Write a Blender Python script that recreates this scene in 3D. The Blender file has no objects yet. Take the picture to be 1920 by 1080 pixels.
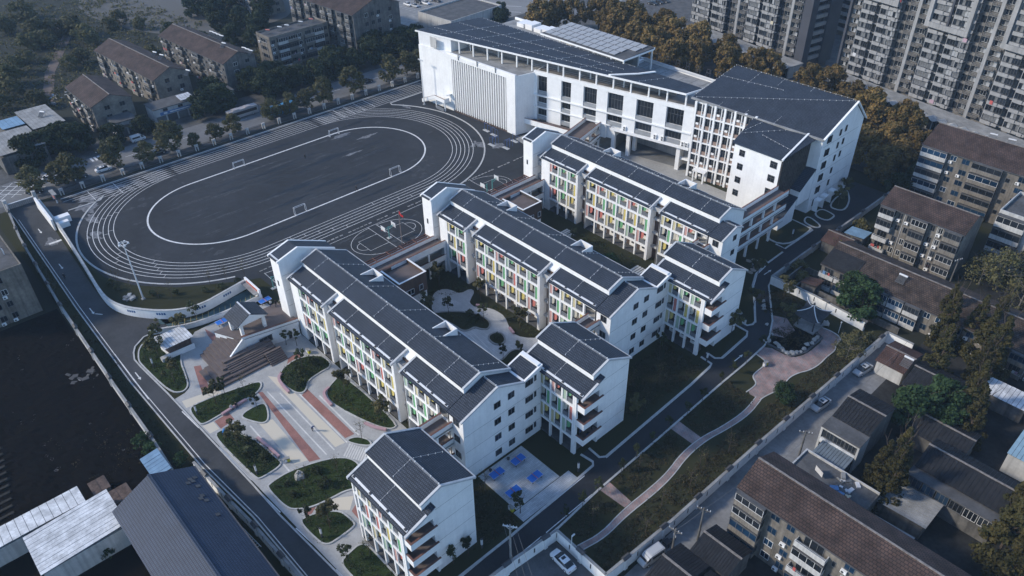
import bpy, math, random
from mathutils import Matrix, Vector
R = math.radians
random.seed(7)
scn = bpy.context.scene
col = scn.collection

# ------------------------------------------------------------------ camera, sky, sun, exposure
cam_d = bpy.data.cameras.new('camera'); cam = bpy.data.objects.new('camera', cam_d); col.objects.link(cam)
cam_d.sensor_width = 36.0; cam_d.lens = 27.19; cam_d.clip_start = 1.0; cam_d.clip_end = 4000.0
PITCH, YAW, ROLL = R(36.2735), R(137.8448), R(-0.9532)
fw = Vector((math.cos(PITCH)*math.cos(YAW), math.cos(PITCH)*math.sin(YAW), -math.sin(PITCH)))
rt = Vector((math.sin(YAW), -math.cos(YAW), 0)); up = rt.cross(fw)
rt2 = math.cos(ROLL)*rt + math.sin(ROLL)*up; up2 = -math.sin(ROLL)*rt + math.cos(ROLL)*up
m = Matrix.Identity(4)
for i in range(3):
    m[i][0] = rt2[i]; m[i][1] = up2[i]; m[i][2] = -fw[i]
m[2][3] = 105.0
cam.matrix_world = m
scn.camera = cam

HAZE_D = 0.00015
SUN_EL, SUN_AZ = R(31.0), R(40.0)          # azimuth measured from -Y towards -X
sdir = Vector((-math.sin(SUN_AZ)*math.cos(SUN_EL), -math.cos(SUN_AZ)*math.cos(SUN_EL), math.sin(SUN_EL)))
world = bpy.data.worlds.new('World'); scn.world = world; world.use_nodes = True
nt = world.node_tree; nt.nodes.clear()
sky = nt.nodes.new('ShaderNodeTexSky'); sky.sky_type = 'NISHITA'; sky.sun_disc = False
sky.sun_elevation = SUN_EL; sky.sun_rotation = math.atan2(sdir.x, sdir.y)
sky.air_density = 1.0; sky.dust_density = 0.4; sky.ozone_density = 4.5
bg = nt.nodes.new('ShaderNodeBackground'); bg.inputs[1].default_value = 0.15
wo = nt.nodes.new('ShaderNodeOutputWorld')
nt.links.new(sky.outputs[0], bg.inputs[0]); nt.links.new(bg.outputs[0], wo.inputs[0])
sl = bpy.data.lights.new('sun', 'SUN'); sl.energy = 2.3; sl.angle = R(7.0); sl.color = (1.0, 0.90, 0.75)
so = bpy.data.objects.new('sun', sl); col.objects.link(so)
so.rotation_euler = (-sdir).to_track_quat('-Z', 'Y').to_euler()
so.location = (0, 0, 200)
vs = scn.view_settings
vs.view_transform = 'Standard'; vs.look = 'None'; vs.gamma = 1.0; vs.use_curve_mapping = False; vs.exposure = 0.75
cy = scn.cycles
cy.max_bounces = 5; cy.diffuse_bounces = 3; cy.glossy_bounces = 2; cy.transmission_bounces = 2; cy.volume_bounces = 0; cy.transparent_max_bounces = 4
cy.use_adaptive_sampling = True; cy.caustics_reflective = False; cy.caustics_refractive = False
try: cy.use_denoising = True; cy.denoiser = 'OPENIMAGEDENOISE'
except Exception: pass

# ------------------------------------------------------------------ helpers
class MB:
    def __init__(s): s.v = []; s.f = []; s.mi = []
    def face(s, pts, mi=0):
        n = len(s.v); s.v += [tuple(p) for p in pts]; s.f.append(tuple(range(n, n+len(pts)))); s.mi.append(mi); return s
    def box(s, x0, y0, z0, x1, y1, z1, mi=0):
        n = len(s.v)
        s.v += [(x0,y0,z0),(x1,y0,z0),(x1,y1,z0),(x0,y1,z0),(x0,y0,z1),(x1,y0,z1),(x1,y1,z1),(x0,y1,z1)]
        for q in ((3,2,1,0),(4,5,6,7),(0,1,5,4),(1,2,6,5),(2,3,7,6),(3,0,4,7)):
            s.f.append(tuple(n+i for i in q)); s.mi.append(mi)
        return s
    def prism(s, poly, z0, z1, mi=0):
        a = sum(poly[i][0]*poly[(i+1)%len(poly)][1]-poly[(i+1)%len(poly)][0]*poly[i][1] for i in range(len(poly)))
        if a < 0: poly = poly[::-1]
        n = len(s.v); k = len(poly)
        s.v += [(p[0],p[1],z0) for p in poly] + [(p[0],p[1],z1) for p in poly]
        s.f.append(tuple(n+i for i in range(k))[::-1]); s.f.append(tuple(n+k+i for i in range(k))); s.mi += [mi, mi]
        for i in range(k):
            j = (i+1) % k; s.f.append((n+i, n+j, n+k+j, n+k+i)); s.mi.append(mi)
        return s
    def yz(s, poly, x0, x1, mi=0):           # a profile in (y,z) drawn out along x
        a = sum(poly[i][0]*poly[(i+1)%len(poly)][1]-poly[(i+1)%len(poly)][0]*poly[i][1] for i in range(len(poly)))
        if a < 0: poly = poly[::-1]
        n = len(s.v); k = len(poly)
        s.v += [(x0,p[0],p[1]) for p in poly] + [(x1,p[0],p[1]) for p in poly]
        s.f.append(tuple(n+i for i in range(k))[::-1]); s.f.append(tuple(n+k+i for i in range(k))); s.mi += [mi, mi]
        for i in range(k):
            j = (i+1) % k; s.f.append((n+i, n+j, n+k+j, n+k+i)); s.mi.append(mi)
        return s
    def slab(s, pts, t, mi=0):               # a sloping plate: top outline pts (x,y,z), thickness t downward
        n = len(s.v); k = len(pts)
        s.v += [tuple(p) for p in pts] + [(p[0],p[1],p[2]-t) for p in pts]
        s.f.append(tuple(n+i for i in range(k))); s.f.append(tuple(n+k+i for i in range(k))[::-1]); s.mi += [mi, mi]
        for i in range(k):
            j = (i+1) % k; s.f.append((n+j, n+i, n+k+i, n+k+j)); s.mi.append(mi)
        return s
    def tube(s, a, b, r0, r1=None, k=6, mi=0, cap=True):
        a = Vector(a); b = Vector(b); r1 = r0 if r1 is None else r1
        d = (b-a); L = d.length
        if L < 1e-6: return s
        d /= L; u = d.orthogonal().normalized(); w = d.cross(u)
        n = len(s.v)
        for c, r in ((a, r0), (b, r1)):
            for i in range(k):
                t = 2*math.pi*i/k; s.v.append(tuple(c + (u*math.cos(t) + w*math.sin(t))*r))
        for i in range(k):
            j = (i+1) % k; s.f.append((n+i, n+j, n+k+j, n+k+i)); s.mi.append(mi)
        if cap:
            s.f.append(tuple(n+i for i in range(k))[::-1]); s.f.append(tuple(n+k+i for i in range(k))); s.mi += [mi, mi]
        return s
    def line(s, pts, r, k=5, mi=0):
        for a, b in zip(pts[:-1], pts[1:]): s.tube(a, b, r, r, k, mi)
        return s
    def ribbon(s, pts, w, z, mi=0, closed=False):  # a flat painted line of width w along 2-D points
        n = len(pts); L = []; Rr = []
        for i in range(n):
            p = Vector(pts[i]); a = Vector(pts[i-1] if (i > 0 or closed) else pts[i]); b = Vector(pts[(i+1) % n] if (i < n-1 or closed) else pts[i])
            d = (b-a); d = d.normalized() if d.length > 1e-6 else Vector((1, 0)); nn = Vector((-d.y, d.x))*w/2
            L.append(p+nn); Rr.append(p-nn)
        for i in range(n if closed else n-1):
            j = (i+1) % n
            s.face([(Rr[i].x,Rr[i].y,z),(Rr[j].x,Rr[j].y,z),(L[j].x,L[j].y,z),(L[i].x,L[i].y,z)], mi)
        return s
    def kerb(s, pts, w, z0, z1, closed=False, mi=0):
        n = len(pts); L = []; Rr = []
        for i in range(n):
            p = Vector(pts[i]); a = Vector(pts[i-1] if (i > 0 or closed) else pts[i]); b = Vector(pts[(i+1) % n] if (i < n-1 or closed) else pts[i])
            d = (b-a); d = d.normalized() if d.length > 1e-6 else Vector((1, 0)); nn = Vector((-d.y, d.x))*w/2
            L.append(p+nn); Rr.append(p-nn)
        base = len(s.v)
        for i in range(n): s.v += [(Rr[i].x,Rr[i].y,z0),(L[i].x,L[i].y,z0),(L[i].x,L[i].y,z1),(Rr[i].x,Rr[i].y,z1)]
        for i in range(n if closed else n-1):
            j = (i+1) % n; a = base+4*i; b = base+4*j
            for q in ((a+3,b+3,b+2,a+2),(a,b,b+3,a+3),(a+2,b+2,b+1,a+1)): s.f.append(q); s.mi.append(mi)
        if not closed:
            a = base; b = base+4*(n-1); s.f += [(a,a+3,a+2,a+1),(b,b+1,b+2,b+3)]; s.mi += [mi, mi]
        return s
    def mesh(s, name, mats, off=(0,0,0), smooth=False):
        me = bpy.data.meshes.new(name)
        ox, oy, oz = off
        me.from_pydata([(x-ox, y-oy, z-oz) for x, y, z in s.v], [], s.f)
        mats = mats if isinstance(mats, (list, tuple)) else [mats]
        for mm in mats: me.materials.append(mm)
        if len(mats) > 1: me.polygons.foreach_set('material_index', s.mi)
        if smooth: me.polygons.foreach_set('use_smooth', [True]*len(me.polygons))
        me.update(); return me

def tag(o, label=None, cat=None, group=None, kind=None):
    if label: o['label'] = label
    if cat: o['category'] = cat
    if group: o['group'] = group
    if kind: o['kind'] = kind
    return o
def link(name, data, parent=None, loc=(0,0,0), rot=(0,0,0), scale=None):
    o = bpy.data.objects.new(name, data); col.objects.link(o)
    if parent is not None: o.parent = parent
    o.location = loc; o.rotation_euler = rot
    if scale is not None: o.scale = scale if not isinstance(scale, (int, float)) else (scale,)*3
    return o
def thing(name, label, cat, loc=(0,0,0), rz=0.0, group=None):
    return tag(link(name, None, None, loc, (0,0,rz)), label, cat, group)
def wloc(o):
    x = y = z = 0.0
    while o is not None: x += o.location.x; y += o.location.y; z += o.location.z; o = o.parent
    return (x, y, z)
def part(name, mb, mats, parent, smooth=False):     # mb in WORLD coordinates; parents are never rotated here
    return link(name, mb.mesh(name, mats, wloc(parent), smooth), parent)
def lpart(name, mb, mats, parent, smooth=False):    # mb in the thing's own coordinates
    return link(name, mb.mesh(name, mats, (0,0,0), smooth), parent)
def struct(name, mb, mats): return tag(link(name, mb.mesh(name, mats)), kind='structure')
def single(name, mb, mats, label, cat, group=None, kind=None, base=None):
    base = base or (sum(v[0] for v in mb.v)/len(mb.v), sum(v[1] for v in mb.v)/len(mb.v), min(v[2] for v in mb.v))
    return tag(link(name, mb.mesh(name, mats, base), None, base), label, cat, group, kind)
def copy_tree(o, parent=None):
    c = o.copy(); col.objects.link(c); c.parent = parent
    for ch in list(o.children): copy_tree(ch, c)
    return c
def ordi(i):
    return ['first','second','third','fourth','fifth','sixth','seventh','eighth','ninth','tenth','eleventh','twelfth','thirteenth','fourteenth','fifteenth','sixteenth','seventeenth','eighteenth','nineteenth','twentieth','twenty-first','twenty-second','twenty-third','twenty-fourth','twenty-fifth','twenty-sixth','twenty-seventh','twenty-eighth','twenty-ninth','thirtieth'][i]

# ------------------------------------------------------------------ materials
def mat(name, c, rough=0.8, *a, streak=0.0, **k):
    M = mat0(name, c, rough, *a, **k)
    if streak > 0:
        n = M.node_tree; b = next(q for q in n.nodes if q.type == 'BSDF_PRINCIPLED'); src = b.inputs['Base Color'].links[0].from_socket
        tc = n.nodes.new('ShaderNodeTexCoord'); mp = n.nodes.new('ShaderNodeMapping'); mp.inputs['Scale'].default_value = (1.6, 1.6, 0.10); tx = n.nodes.new('ShaderNodeTexNoise'); tx.inputs['Scale'].default_value = 1.0; tx.inputs['Detail'].default_value = 6
        n.links.new(tc.outputs['Object'], mp.inputs['Vector']); n.links.new(mp.outputs[0], tx.inputs['Vector'])
        mr = n.nodes.new('ShaderNodeMapRange'); mr.inputs[1].default_value = 0.42; mr.inputs[2].default_value = 0.72; mr.inputs[3].default_value = 1.0; mr.inputs[4].default_value = 1-streak
        n.links.new(tx.outputs['Fac'], mr.inputs[0]); vm = n.nodes.new('ShaderNodeVectorMath'); vm.operation = 'SCALE'; n.links.new(src, vm.inputs[0]); n.links.new(mr.outputs[0], vm.inputs['Scale']); n.links.new(vm.outputs[0], b.inputs['Base Color'])
    return M
def mat0(name, c, rough=0.8, var=0.18, scale=0.6, c2=None, spec=0.3, bump=0.0, bscale=8.0, metal=0.0, obj_rand=0.0, detail=5.0, fine=0.0, fscale=12.0, coords='Object'):
    M = bpy.data.materials.new(name); M.use_nodes = True; n = M.node_tree; n.nodes.clear()
    out = n.nodes.new('ShaderNodeOutputMaterial'); b = n.nodes.new('ShaderNodeBsdfPrincipled'); n.links.new(b.outputs[0], out.inputs[0])
    b.inputs['Roughness'].default_value = rough; b.inputs['Metallic'].default_value = metal
    b.inputs['Specular IOR Level'].default_value = spec
    if var <= 0 and obj_rand <= 0:
        b.inputs['Base Color'].default_value = (*c, 1); return M
    tc = n.nodes.new('ShaderNodeTexCoord')
    tex = n.nodes.new('ShaderNodeTexNoise'); tex.inputs['Scale'].default_value = scale; tex.inputs['Detail'].default_value = detail; tex.inputs['Roughness'].default_value = 0.62
    n.links.new(tc.outputs[coords], tex.inputs['Vector'])
    rmp = n.nodes.new('ShaderNodeValToRGB')
    if c2 is None: lo = tuple(x*(1-var) for x in c); hi = tuple(min(1, x*(1+var)) for x in c)
    else: lo, hi = c, c2
    rmp.color_ramp.elements[0].position = 0.36; rmp.color_ramp.elements[0].color = (*lo, 1)
    rmp.color_ramp.elements[1].position = 0.64; rmp.color_ramp.elements[1].color = (*hi, 1)
    n.links.new(tex.outputs['Fac'], rmp.inputs['Fac'])
    src = rmp.outputs['Color']
    if fine > 0:
        t2 = n.nodes.new('ShaderNodeTexNoise'); t2.inputs['Scale'].default_value = fscale; t2.inputs['Detail'].default_value = 4
        n.links.new(tc.outputs[coords], t2.inputs['Vector'])
        mr = n.nodes.new('ShaderNodeMapRange'); mr.inputs[1].default_value = 0.3; mr.inputs[2].default_value = 0.7; mr.inputs[3].default_value = 1-fine; mr.inputs[4].default_value = 1+fine
        n.links.new(t2.outputs['Fac'], mr.inputs[0])
        vm = n.nodes.new('ShaderNodeVectorMath'); vm.operation = 'SCALE'; n.links.new(src, vm.inputs[0]); n.links.new(mr.outputs[0], vm.inputs['Scale']); src = vm.outputs[0]
    if obj_rand > 0:
        oi = n.nodes.new('ShaderNodeObjectInfo'); mr = n.nodes.new('ShaderNodeMapRange'); mr.inputs[3].default_value = 1-obj_rand; mr.inputs[4].default_value = 1+obj_rand
        n.links.new(oi.outputs['Random'], mr.inputs[0])
        vm = n.nodes.new('ShaderNodeVectorMath'); vm.operation = 'SCALE'; n.links.new(src, vm.inputs[0]); n.links.new(mr.outputs[0], vm.inputs['Scale']); src = vm.outputs[0]
    n.links.new(src, b.inputs['Base Color'])
    if bump > 0:
        t3 = n.nodes.new('ShaderNodeTexNoise'); t3.inputs['Scale'].default_value = bscale; t3.inputs['Detail'].default_value = 6
        n.links.new(tc.outputs[coords], t3.inputs['Vector'])
        bp = n.nodes.new('ShaderNodeBump'); bp.inputs['Strength'].default_value = bump; bp.inputs['Distance'].default_value = 0.05
        n.links.new(t3.outputs['Fac'], bp.inputs['Height']); n.links.new(bp.outputs[0], b.inputs['Normal'])
    return M
def tilemat(name, c, c2, mortar, w, h, rough=0.75, ms=0.06, var=0.25, bump=0.5, scale=0.35, rot=0.0, offset=0.5):
    M = bpy.data.materials.new(name); M.use_nodes = True; n = M.node_tree; n.nodes.clear()
    out = n.nodes.new('ShaderNodeOutputMaterial'); b = n.nodes.new('ShaderNodeBsdfPrincipled'); n.links.new(b.outputs[0], out.inputs[0])
    b.inputs['Roughness'].default_value = rough; b.inputs['Specular IOR Level'].default_value = 0.25
    tc = n.nodes.new('ShaderNodeTexCoord'); mp = n.nodes.new('ShaderNodeMapping'); mp.inputs['Rotation'].default_value = (0,0,rot)
    n.links.new(tc.outputs['Object'], mp.inputs['Vector'])
    br = n.nodes.new('ShaderNodeTexBrick'); br.inputs['Scale'].default_value = 1.0; br.offset = offset
    br.inputs['Brick Width'].default_value = w; br.inputs['Row Height'].default_value = h; br.inputs['Mortar Size'].default_value = ms*h; br.inputs['Mortar Smooth'].default_value = 0.3
    br.inputs['Color1'].default_value = (*c,1); br.inputs['Color2'].default_value = (*c2,1); br.inputs['Mortar'].default_value = (*mortar,1)
    n.links.new(mp.outputs[0], br.inputs['Vector'])
    tx = n.nodes.new('ShaderNodeTexNoise'); tx.inputs['Scale'].default_value = scale; tx.inputs['Detail'].default_value = 6
    n.links.new(tc.outputs['Object'], tx.inputs['Vector'])
    mr = n.nodes.new('ShaderNodeMapRange'); mr.inputs[1].default_value = 0.32; mr.inputs[2].default_value = 0.68; mr.inputs[3].default_value = 1-var; mr.inputs[4].default_value = 1+var
    n.links.new(tx.outputs['Fac'], mr.inputs[0])
    vm = n.nodes.new('ShaderNodeVectorMath'); vm.operation = 'SCALE'; n.links.new(br.outputs['Color'], vm.inputs[0]); n.links.new(mr.outputs[0], vm.inputs['Scale'])
    n.links.new(vm.outputs[0], b.inputs['Base Color'])
    bp = n.nodes.new('ShaderNodeBump'); bp.inputs['Strength'].default_value = bump; bp.inputs['Distance'].default_value = 0.04; bp.invert = True
    n.links.new(br.outputs['Fac'], bp.inputs['Height']); n.links.new(bp.outputs[0], b.inputs['Normal'])
    return M

def leafmat(name, c1, c2, c3=None, rand=0.25):
    M = bpy.data.materials.new(name); M.use_nodes = True; n = M.node_tree; n.nodes.clear()
    out = n.nodes.new('ShaderNodeOutputMaterial'); b = n.nodes.new('ShaderNodeBsdfPrincipled')
    b.inputs['Roughness'].default_value = 0.75; b.inputs['Specular IOR Level'].default_value = 0.15
    tc = n.nodes.new('ShaderNodeTexCoord'); tx = n.nodes.new('ShaderNodeTexNoise'); tx.inputs['Scale'].default_value = 0.55; tx.inputs['Detail'].default_value = 7; tx.inputs['Roughness'].default_value = 0.7
    oi = n.nodes.new('ShaderNodeObjectInfo')
    va = n.nodes.new('ShaderNodeVectorMath'); va.operation = 'ADD'; sc = n.nodes.new('ShaderNodeVectorMath'); sc.operation = 'SCALE'; sc.inputs['Scale'].default_value = 0.37
    n.links.new(oi.outputs['Location'], sc.inputs[0]); n.links.new(tc.outputs['Object'], va.inputs[0]); n.links.new(sc.outputs[0], va.inputs[1]); n.links.new(va.outputs[0], tx.inputs['Vector'])
    r = n.nodes.new('ShaderNodeValToRGB'); r.color_ramp.elements[0].position = 0.36; r.color_ramp.elements[0].color = (*c1,1); r.color_ramp.elements[1].position = 0.62; r.color_ramp.elements[1].color = (*c2,1)
    if c3: e = r.color_ramp.elements.new(0.72); e.color = (*c3,1)
    n.links.new(tx.outputs['Fac'], r.inputs['Fac'])
    mr = n.nodes.new('ShaderNodeMapRange'); mr.inputs[3].default_value = 1-rand; mr.inputs[4].default_value = 1+rand; n.links.new(oi.outputs['Random'], mr.inputs[0])
    vm = n.nodes.new('ShaderNodeVectorMath'); vm.operation = 'SCALE'; n.links.new(r.outputs[0], vm.inputs[0]); n.links.new(mr.outputs[0], vm.inputs['Scale'])
    n.links.new(vm.outputs[0], b.inputs['Base Color'])
    tr = n.nodes.new('ShaderNodeBsdfTranslucent'); n.links.new(vm.outputs[0], tr.inputs['Color'])
    mx = n.nodes.new('ShaderNodeMixShader'); mx.inputs[0].default_value = 0.22
    n.links.new(b.outputs[0], mx.inputs[1]); n.links.new(tr.outputs[0], mx.inputs[2]); n.links.new(mx.outputs[0], out.inputs[0])
    return M

COPW = mat('verge_paint', (0.46,0.47,0.48), 0.8, 0.12, 1.0)
WHITE = mat('white_render', (0.78,0.78,0.77), 0.85, 0.05, 0.25, fine=0.03, fscale=1.7, streak=0.07)
WHITE2 = mat('white_paint', (0.78,0.78,0.77), 0.7, 0.04, 0.8)
OFFW = mat('offwhite_render', (0.46,0.455,0.44), 0.85, 0.10, 0.35, fine=0.05, fscale=2.0, streak=0.3)
CONC = mat('concrete', (0.25,0.25,0.245), 0.9, 0.22, 0.35, fine=0.10, fscale=3.0)
CONCD = mat('dark_concrete', (0.085,0.085,0.087), 0.9, 0.25, 0.4, fine=0.12, fscale=3.0)
TILE = tilemat('grey_roof_tile', (0.038,0.048,0.067), (0.058,0.070,0.093), (0.015,0.020,0.029), 0.34, 0.40, 0.62, 0.16, 0.16, 0.8)
BTILE = tilemat('brown_roof_tile', (0.078,0.049,0.041), (0.054,0.037,0.033), (0.022,0.018,0.017), 0.55, 0.42, 0.85, 0.12, 0.38, 0.7)
BTILE2 = tilemat('weathered_brown_tile', (0.080,0.055,0.042), (0.052,0.040,0.034), (0.022,0.019,0.018), 0.5, 0.4, 0.9, 0.12, 0.5, 0.7, 0.5)
RTILE = tilemat('red_brown_tile', (0.105,0.056,0.045), (0.075,0.045,0.038), (0.035,0.025,0.023), 0.4, 0.35, 0.85, 0.12, 0.3, 0.6)
BLUEG = tilemat('blue_grey_tile', (0.030,0.048,0.085), (0.038,0.058,0.098), (0.014,0.022,0.040), 0.34, 0.40, 0.6, 0.14, 0.10, 0.7)
ASPH = mat('asphalt', (0.021,0.0225,0.026), 0.72, 0.25, 0.12, fine=0.10, fscale=2.2, bump=0.15, bscale=25)
ASPHL = mat('worn_asphalt', (0.066,0.068,0.072), 0.85, 0.30, 0.10, fine=0.12, fscale=1.6)
TRACK = mat('track_asphalt', (0.026,0.028,0.032), 0.85, 0.22, 0.05, fine=0.12, fscale=0.6, bump=0.1, bscale=20)
PAINT = mat('road_paint', (0.62,0.62,0.61), 0.7, 0.18, 1.3)
KERB = mat('kerb_stone', (0.42,0.42,0.41), 0.85, 0.12, 1.0)
SOIL = mat('dark_soil', (0.006,0.0052,0.005), 0.95, 0, 0.25, c2=(0.026,0.023,0.0215), fine=0.4, fscale=2.5, bump=0.6, bscale=3, spec=0.03)
LAWN = mat('tired_lawn', (0.030,0.046,0.016), 0.95, 0, 0.35, c2=(0.072,0.070,0.032), fine=0.35, fscale=5, bump=0.4, bscale=14, spec=0.05)
LAWN2 = mat('brown_winter_lawn', (0.034,0.035,0.018), 0.95, 0, 0.30, c2=(0.074,0.062,0.038), fine=0.35, fscale=5, bump=0.4, bscale=14, spec=0.05)
GLASS = mat('window_glass', (0.018,0.022,0.028), 0.12, 0.3, 0.3, spec=0.55, obj_rand=0.5)
GLASSB = mat('blue_window_glass', (0.010,0.030,0.062), 0.15, 0.3, 0.5, spec=0.5, obj_rand=0.4)
FRAME = mat('window_frame_grey', (0.12,0.125,0.13), 0.6, 0.1, 1)
FRAMEW = mat('window_frame_white', (0.55,0.55,0.54), 0.6, 0.1, 1)
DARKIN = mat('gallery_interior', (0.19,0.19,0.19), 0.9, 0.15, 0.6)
BRICK = tilemat('brown_brick', (0.12,0.078,0.06), (0.085,0.058,0.048), (0.06,0.05,0.045), 0.35, 0.12, 0.9, 0.12, 0.25, 0.3)
BRICKB = mat('brown_cladding', (0.085,0.060,0.050), 0.9, 0.35, 1.2, fine=0.2, fscale=4)
DECK = mat('brown_decking', (0.125,0.100,0.092), 0.8, 0.12, 0.6, fine=0.06, fscale=4)
COPING = mat('red_brown_coping', (0.15,0.075,0.058), 0.8, 0.15, 0.7)
PERG = mat('pergola_timber', (0.075,0.034,0.028), 0.7, 0.2, 1.0)
REDP = mat('red_paver', (0.27,0.135,0.115), 0.9, 0.12, 0.5, fine=0.10, fscale=3.5)
YELP = mat('cream_paver', (0.55,0.50,0.41), 0.9, 0, 0.35, c2=(0.64,0.61,0.53), fine=0.08, fscale=3)
GREYP = mat('grey_paver', (0.35,0.35,0.345), 0.9, 0.10, 0.35, fine=0.08, fscale=3)
PALEP = mat('pale_paver', (0.56,0.55,0.53), 0.9, 0.10, 0.35, fine=0.07, fscale=3)
COURTP = tilemat('courtyard_paver', (0.50,0.50,0.50), (0.43,0.435,0.44), (0.32,0.32,0.32), 0.9, 0.45, 0.9, 0.06, 0.15, 0.2, 0.3)
TABP = tilemat('plank_paver', (0.50,0.51,0.52), (0.40,0.41,0.42), (0.27,0.28,0.29), 1.2, 0.30, 0.9, 0.08, 0.2, 0.2, 0.3, R(90))
PINKP = tilemat('pink_crazy_paver', (0.30,0.185,0.165), (0.215,0.175,0.17), (0.25,0.225,0.215), 0.65, 0.42, 0.9, 0.10, 0.3, 0.2, 0.5, R(33))
PINKB = mat('pink_bench', (0.40,0.26,0.28), 0.7, 0.06, 1)
GREEN = mat('green_panel', (0.15,0.37,0.18), 0.7, 0.06, 1); RED = mat('red_panel', (0.50,0.17,0.14), 0.7, 0.06, 1)
YELLOW = mat('yellow_panel', (0.56,0.46,0.15), 0.7, 0.06, 1); BEIGE = mat('beige_panel', (0.46,0.44,0.37), 0.8, 0.06, 1)
RAIL = mat('gallery_railing', (0.15,0.16,0.175), 0.5, 0.08, 1, spec=0.5)
METAL = mat('white_metal', (0.60,0.61,0.62), 0.45, 0.05, 1, spec=0.5)
STEEL = mat('dark_steel', (0.06,0.06,0.065), 0.55, 0.1, 1)
TBLUE = mat('blue_table', (0.018,0.14,0.50), 0.45, 0.06, 1, spec=0.5)
ROCK = mat('pale_rock', (0.36,0.35,0.33), 0.95, 0, 1.2, c2=(0.50,0.48,0.45), bump=0.8, bscale=3)
CORRW = mat('white_sheet_roof', (0.52,0.53,0.54), 0.6, 0.25, 0.5, fine=0.12, fscale=3)
CORRB = mat('blue_sheet_roof', (0.15,0.25,0.36), 0.55, 0.15, 0.5)
CORRD = mat('dark_cement_sheet', (0.022,0.023,0.026), 0.85, 0.25, 0.8, fine=0.2, fscale=4, spec=0.1)
OLDW = mat('stained_beige_wall', (0.175,0.158,0.135), 0.92, 0.25, 0.35, fine=0.14, fscale=1.8, streak=0.45)
OLDG = mat('stained_grey_wall', (0.13,0.125,0.118), 0.92, 0.28, 0.35, fine=0.14, fscale=1.8, streak=0.45)
TOWW = mat('tower_white', (0.28,0.28,0.28), 0.85, 0.10, 0.2, fine=0.05, fscale=1.5, streak=0.25)
TOWG = mat('tower_slate', (0.055,0.058,0.07), 0.85, 0.10, 0.2)
TOWT = mat('tower_lattice', (0.15,0.142,0.132), 0.9, 0.25, 0.8, fine=0.25, fscale=2.2)
BARK = mat('bark', (0.075,0.058,0.046), 0.95, 0.25, 2)
TRUNKW = mat('pale_bark', (0.16,0.145,0.125), 0.95, 0.25, 2)
LGREEN = leafmat('camphor_leaf', (0.020,0.030,0.014), (0.048,0.060,0.026), (0.062,0.066,0.030))
LGOLD = leafmat('plane_leaf', (0.095,0.082,0.032), (0.24,0.155,0.055), (0.34,0.185,0.062), 0.3)
LBRONZE = leafmat('cypress_needle', (0.034,0.038,0.016), (0.078,0.066,0.024), (0.115,0.070,0.028), 0.35)
LOLIVE = leafmat('street_tree_leaf', (0.060,0.064,0.028), (0.130,0.115,0.050), (0.165,0.125,0.055), 0.3)
LBRIGHT = leafmat('fresh_leaf', (0.022,0.045,0.018), (0.045,0.080,0.030), (0.066,0.096,0.034), 0.3)
LSHRUB = leafmat('shrub_leaf', (0.028,0.038,0.018), (0.064,0.074,0.034), (0.085,0.072,0.036), 0.35)
LYEL = leafmat('yellow_shrub_leaf', (0.07,0.075,0.02), (0.15,0.13,0.03), None, 0.25)
# ------------------------------------------------------------------ ground, roads, sports field
def chaikin(p, n=2, closed=True):
    for _ in range(n):
        q = []
        L = len(p)
        for i in range(L if closed else L-1):
            a = p[i]; b = p[(i+1) % L]
            q += [(a[0]*.75+b[0]*.25, a[1]*.75+b[1]*.25), (a[0]*.25+b[0]*.75, a[1]*.25+b[1]*.75)]
        p = q if closed else [p[0]] + q + [p[-1]]
    return p
def sheet(name, poly, z, m, kind='structure'):
    mb = MB(); a = sum(poly[i][0]*poly[(i+1)%len(poly)][1]-poly[(i+1)%len(poly)][0]*poly[i][1] for i in range(len(poly)))
    if a < 0: poly = poly[::-1]
    mb.face([(p[0], p[1], z) for p in poly])
    return tag(link(name, mb.mesh(name, m)), kind=kind)
def rect(x0, y0, x1, y1): return [(x0,y0),(x1,y0),(x1,y1),(x0,y1)]
GROUND = mat('rough_ground', (0.020,0.022,0.014), 0.95, 0, 0.06, c2=(0.044,0.040,0.030), fine=0.3, fscale=1.2, bump=0.5, bscale=1.5)
PALEG = mat('bare_pale_earth', (0.10,0.097,0.09), 0.95, 0, 0.08, c2=(0.20,0.195,0.185), fine=0.25, fscale=0.8, bump=0.5, bscale=1.2)
sheet('ground', rect(-1800,-1500,1500,1800), -0.06, GROUND)
sheet('rubble_ground', chaikin([(-420,95),(-345,105),(-318,140),(-330,175),(-400,190),(-470,150)]), -0.05, PALEG)
sheet('footpath_track', [(-300,52),(-330,62),(-372,82),(-400,84),(-400,87),(-370,85),(-328,65),(-298,55)], -0.046, mat('trodden_path', (0.13,0.10,0.085), 0.95, 0.2, 0.4))
sheet('street', rect(-243.5,-80,-229.3,330), -0.03, mat('street_asphalt', (0.145,0.147,0.15), 0.9, 0.18, 0.08, fine=0.1, fscale=1.0))
sheet('street_pavement', rect(-229.2,-80,-225.6,196), -0.02, CONCD)
sheet('far_pavement', rect(-254,-80,-243.6,330), -0.02, mat('old_pavement', (0.075,0.075,0.074), 0.9, 0.3, 0.3, fine=0.15, fscale=2))
sheet('car_park', rect(-330,186,-244,330), -0.044, mat('car_park_concrete', (0.20,0.20,0.198), 0.9, 0.12, 0.08))
sheet('rear_street', rect(-229,206,-60,232), -0.03, ASPHL)
sheet('tower_forecourt', rect(-260,232,60,420), -0.045, CONCD)
mk = MB()
for y in range(-60, 300, 9): mk.box(-236.5, y, -0.029, -236.35, y+4, -0.026)
for i in range(8): mk.box(-243, 48.6+i*1.1, -0.029, -240.2, 49.2+i*1.1, -0.026)
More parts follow.
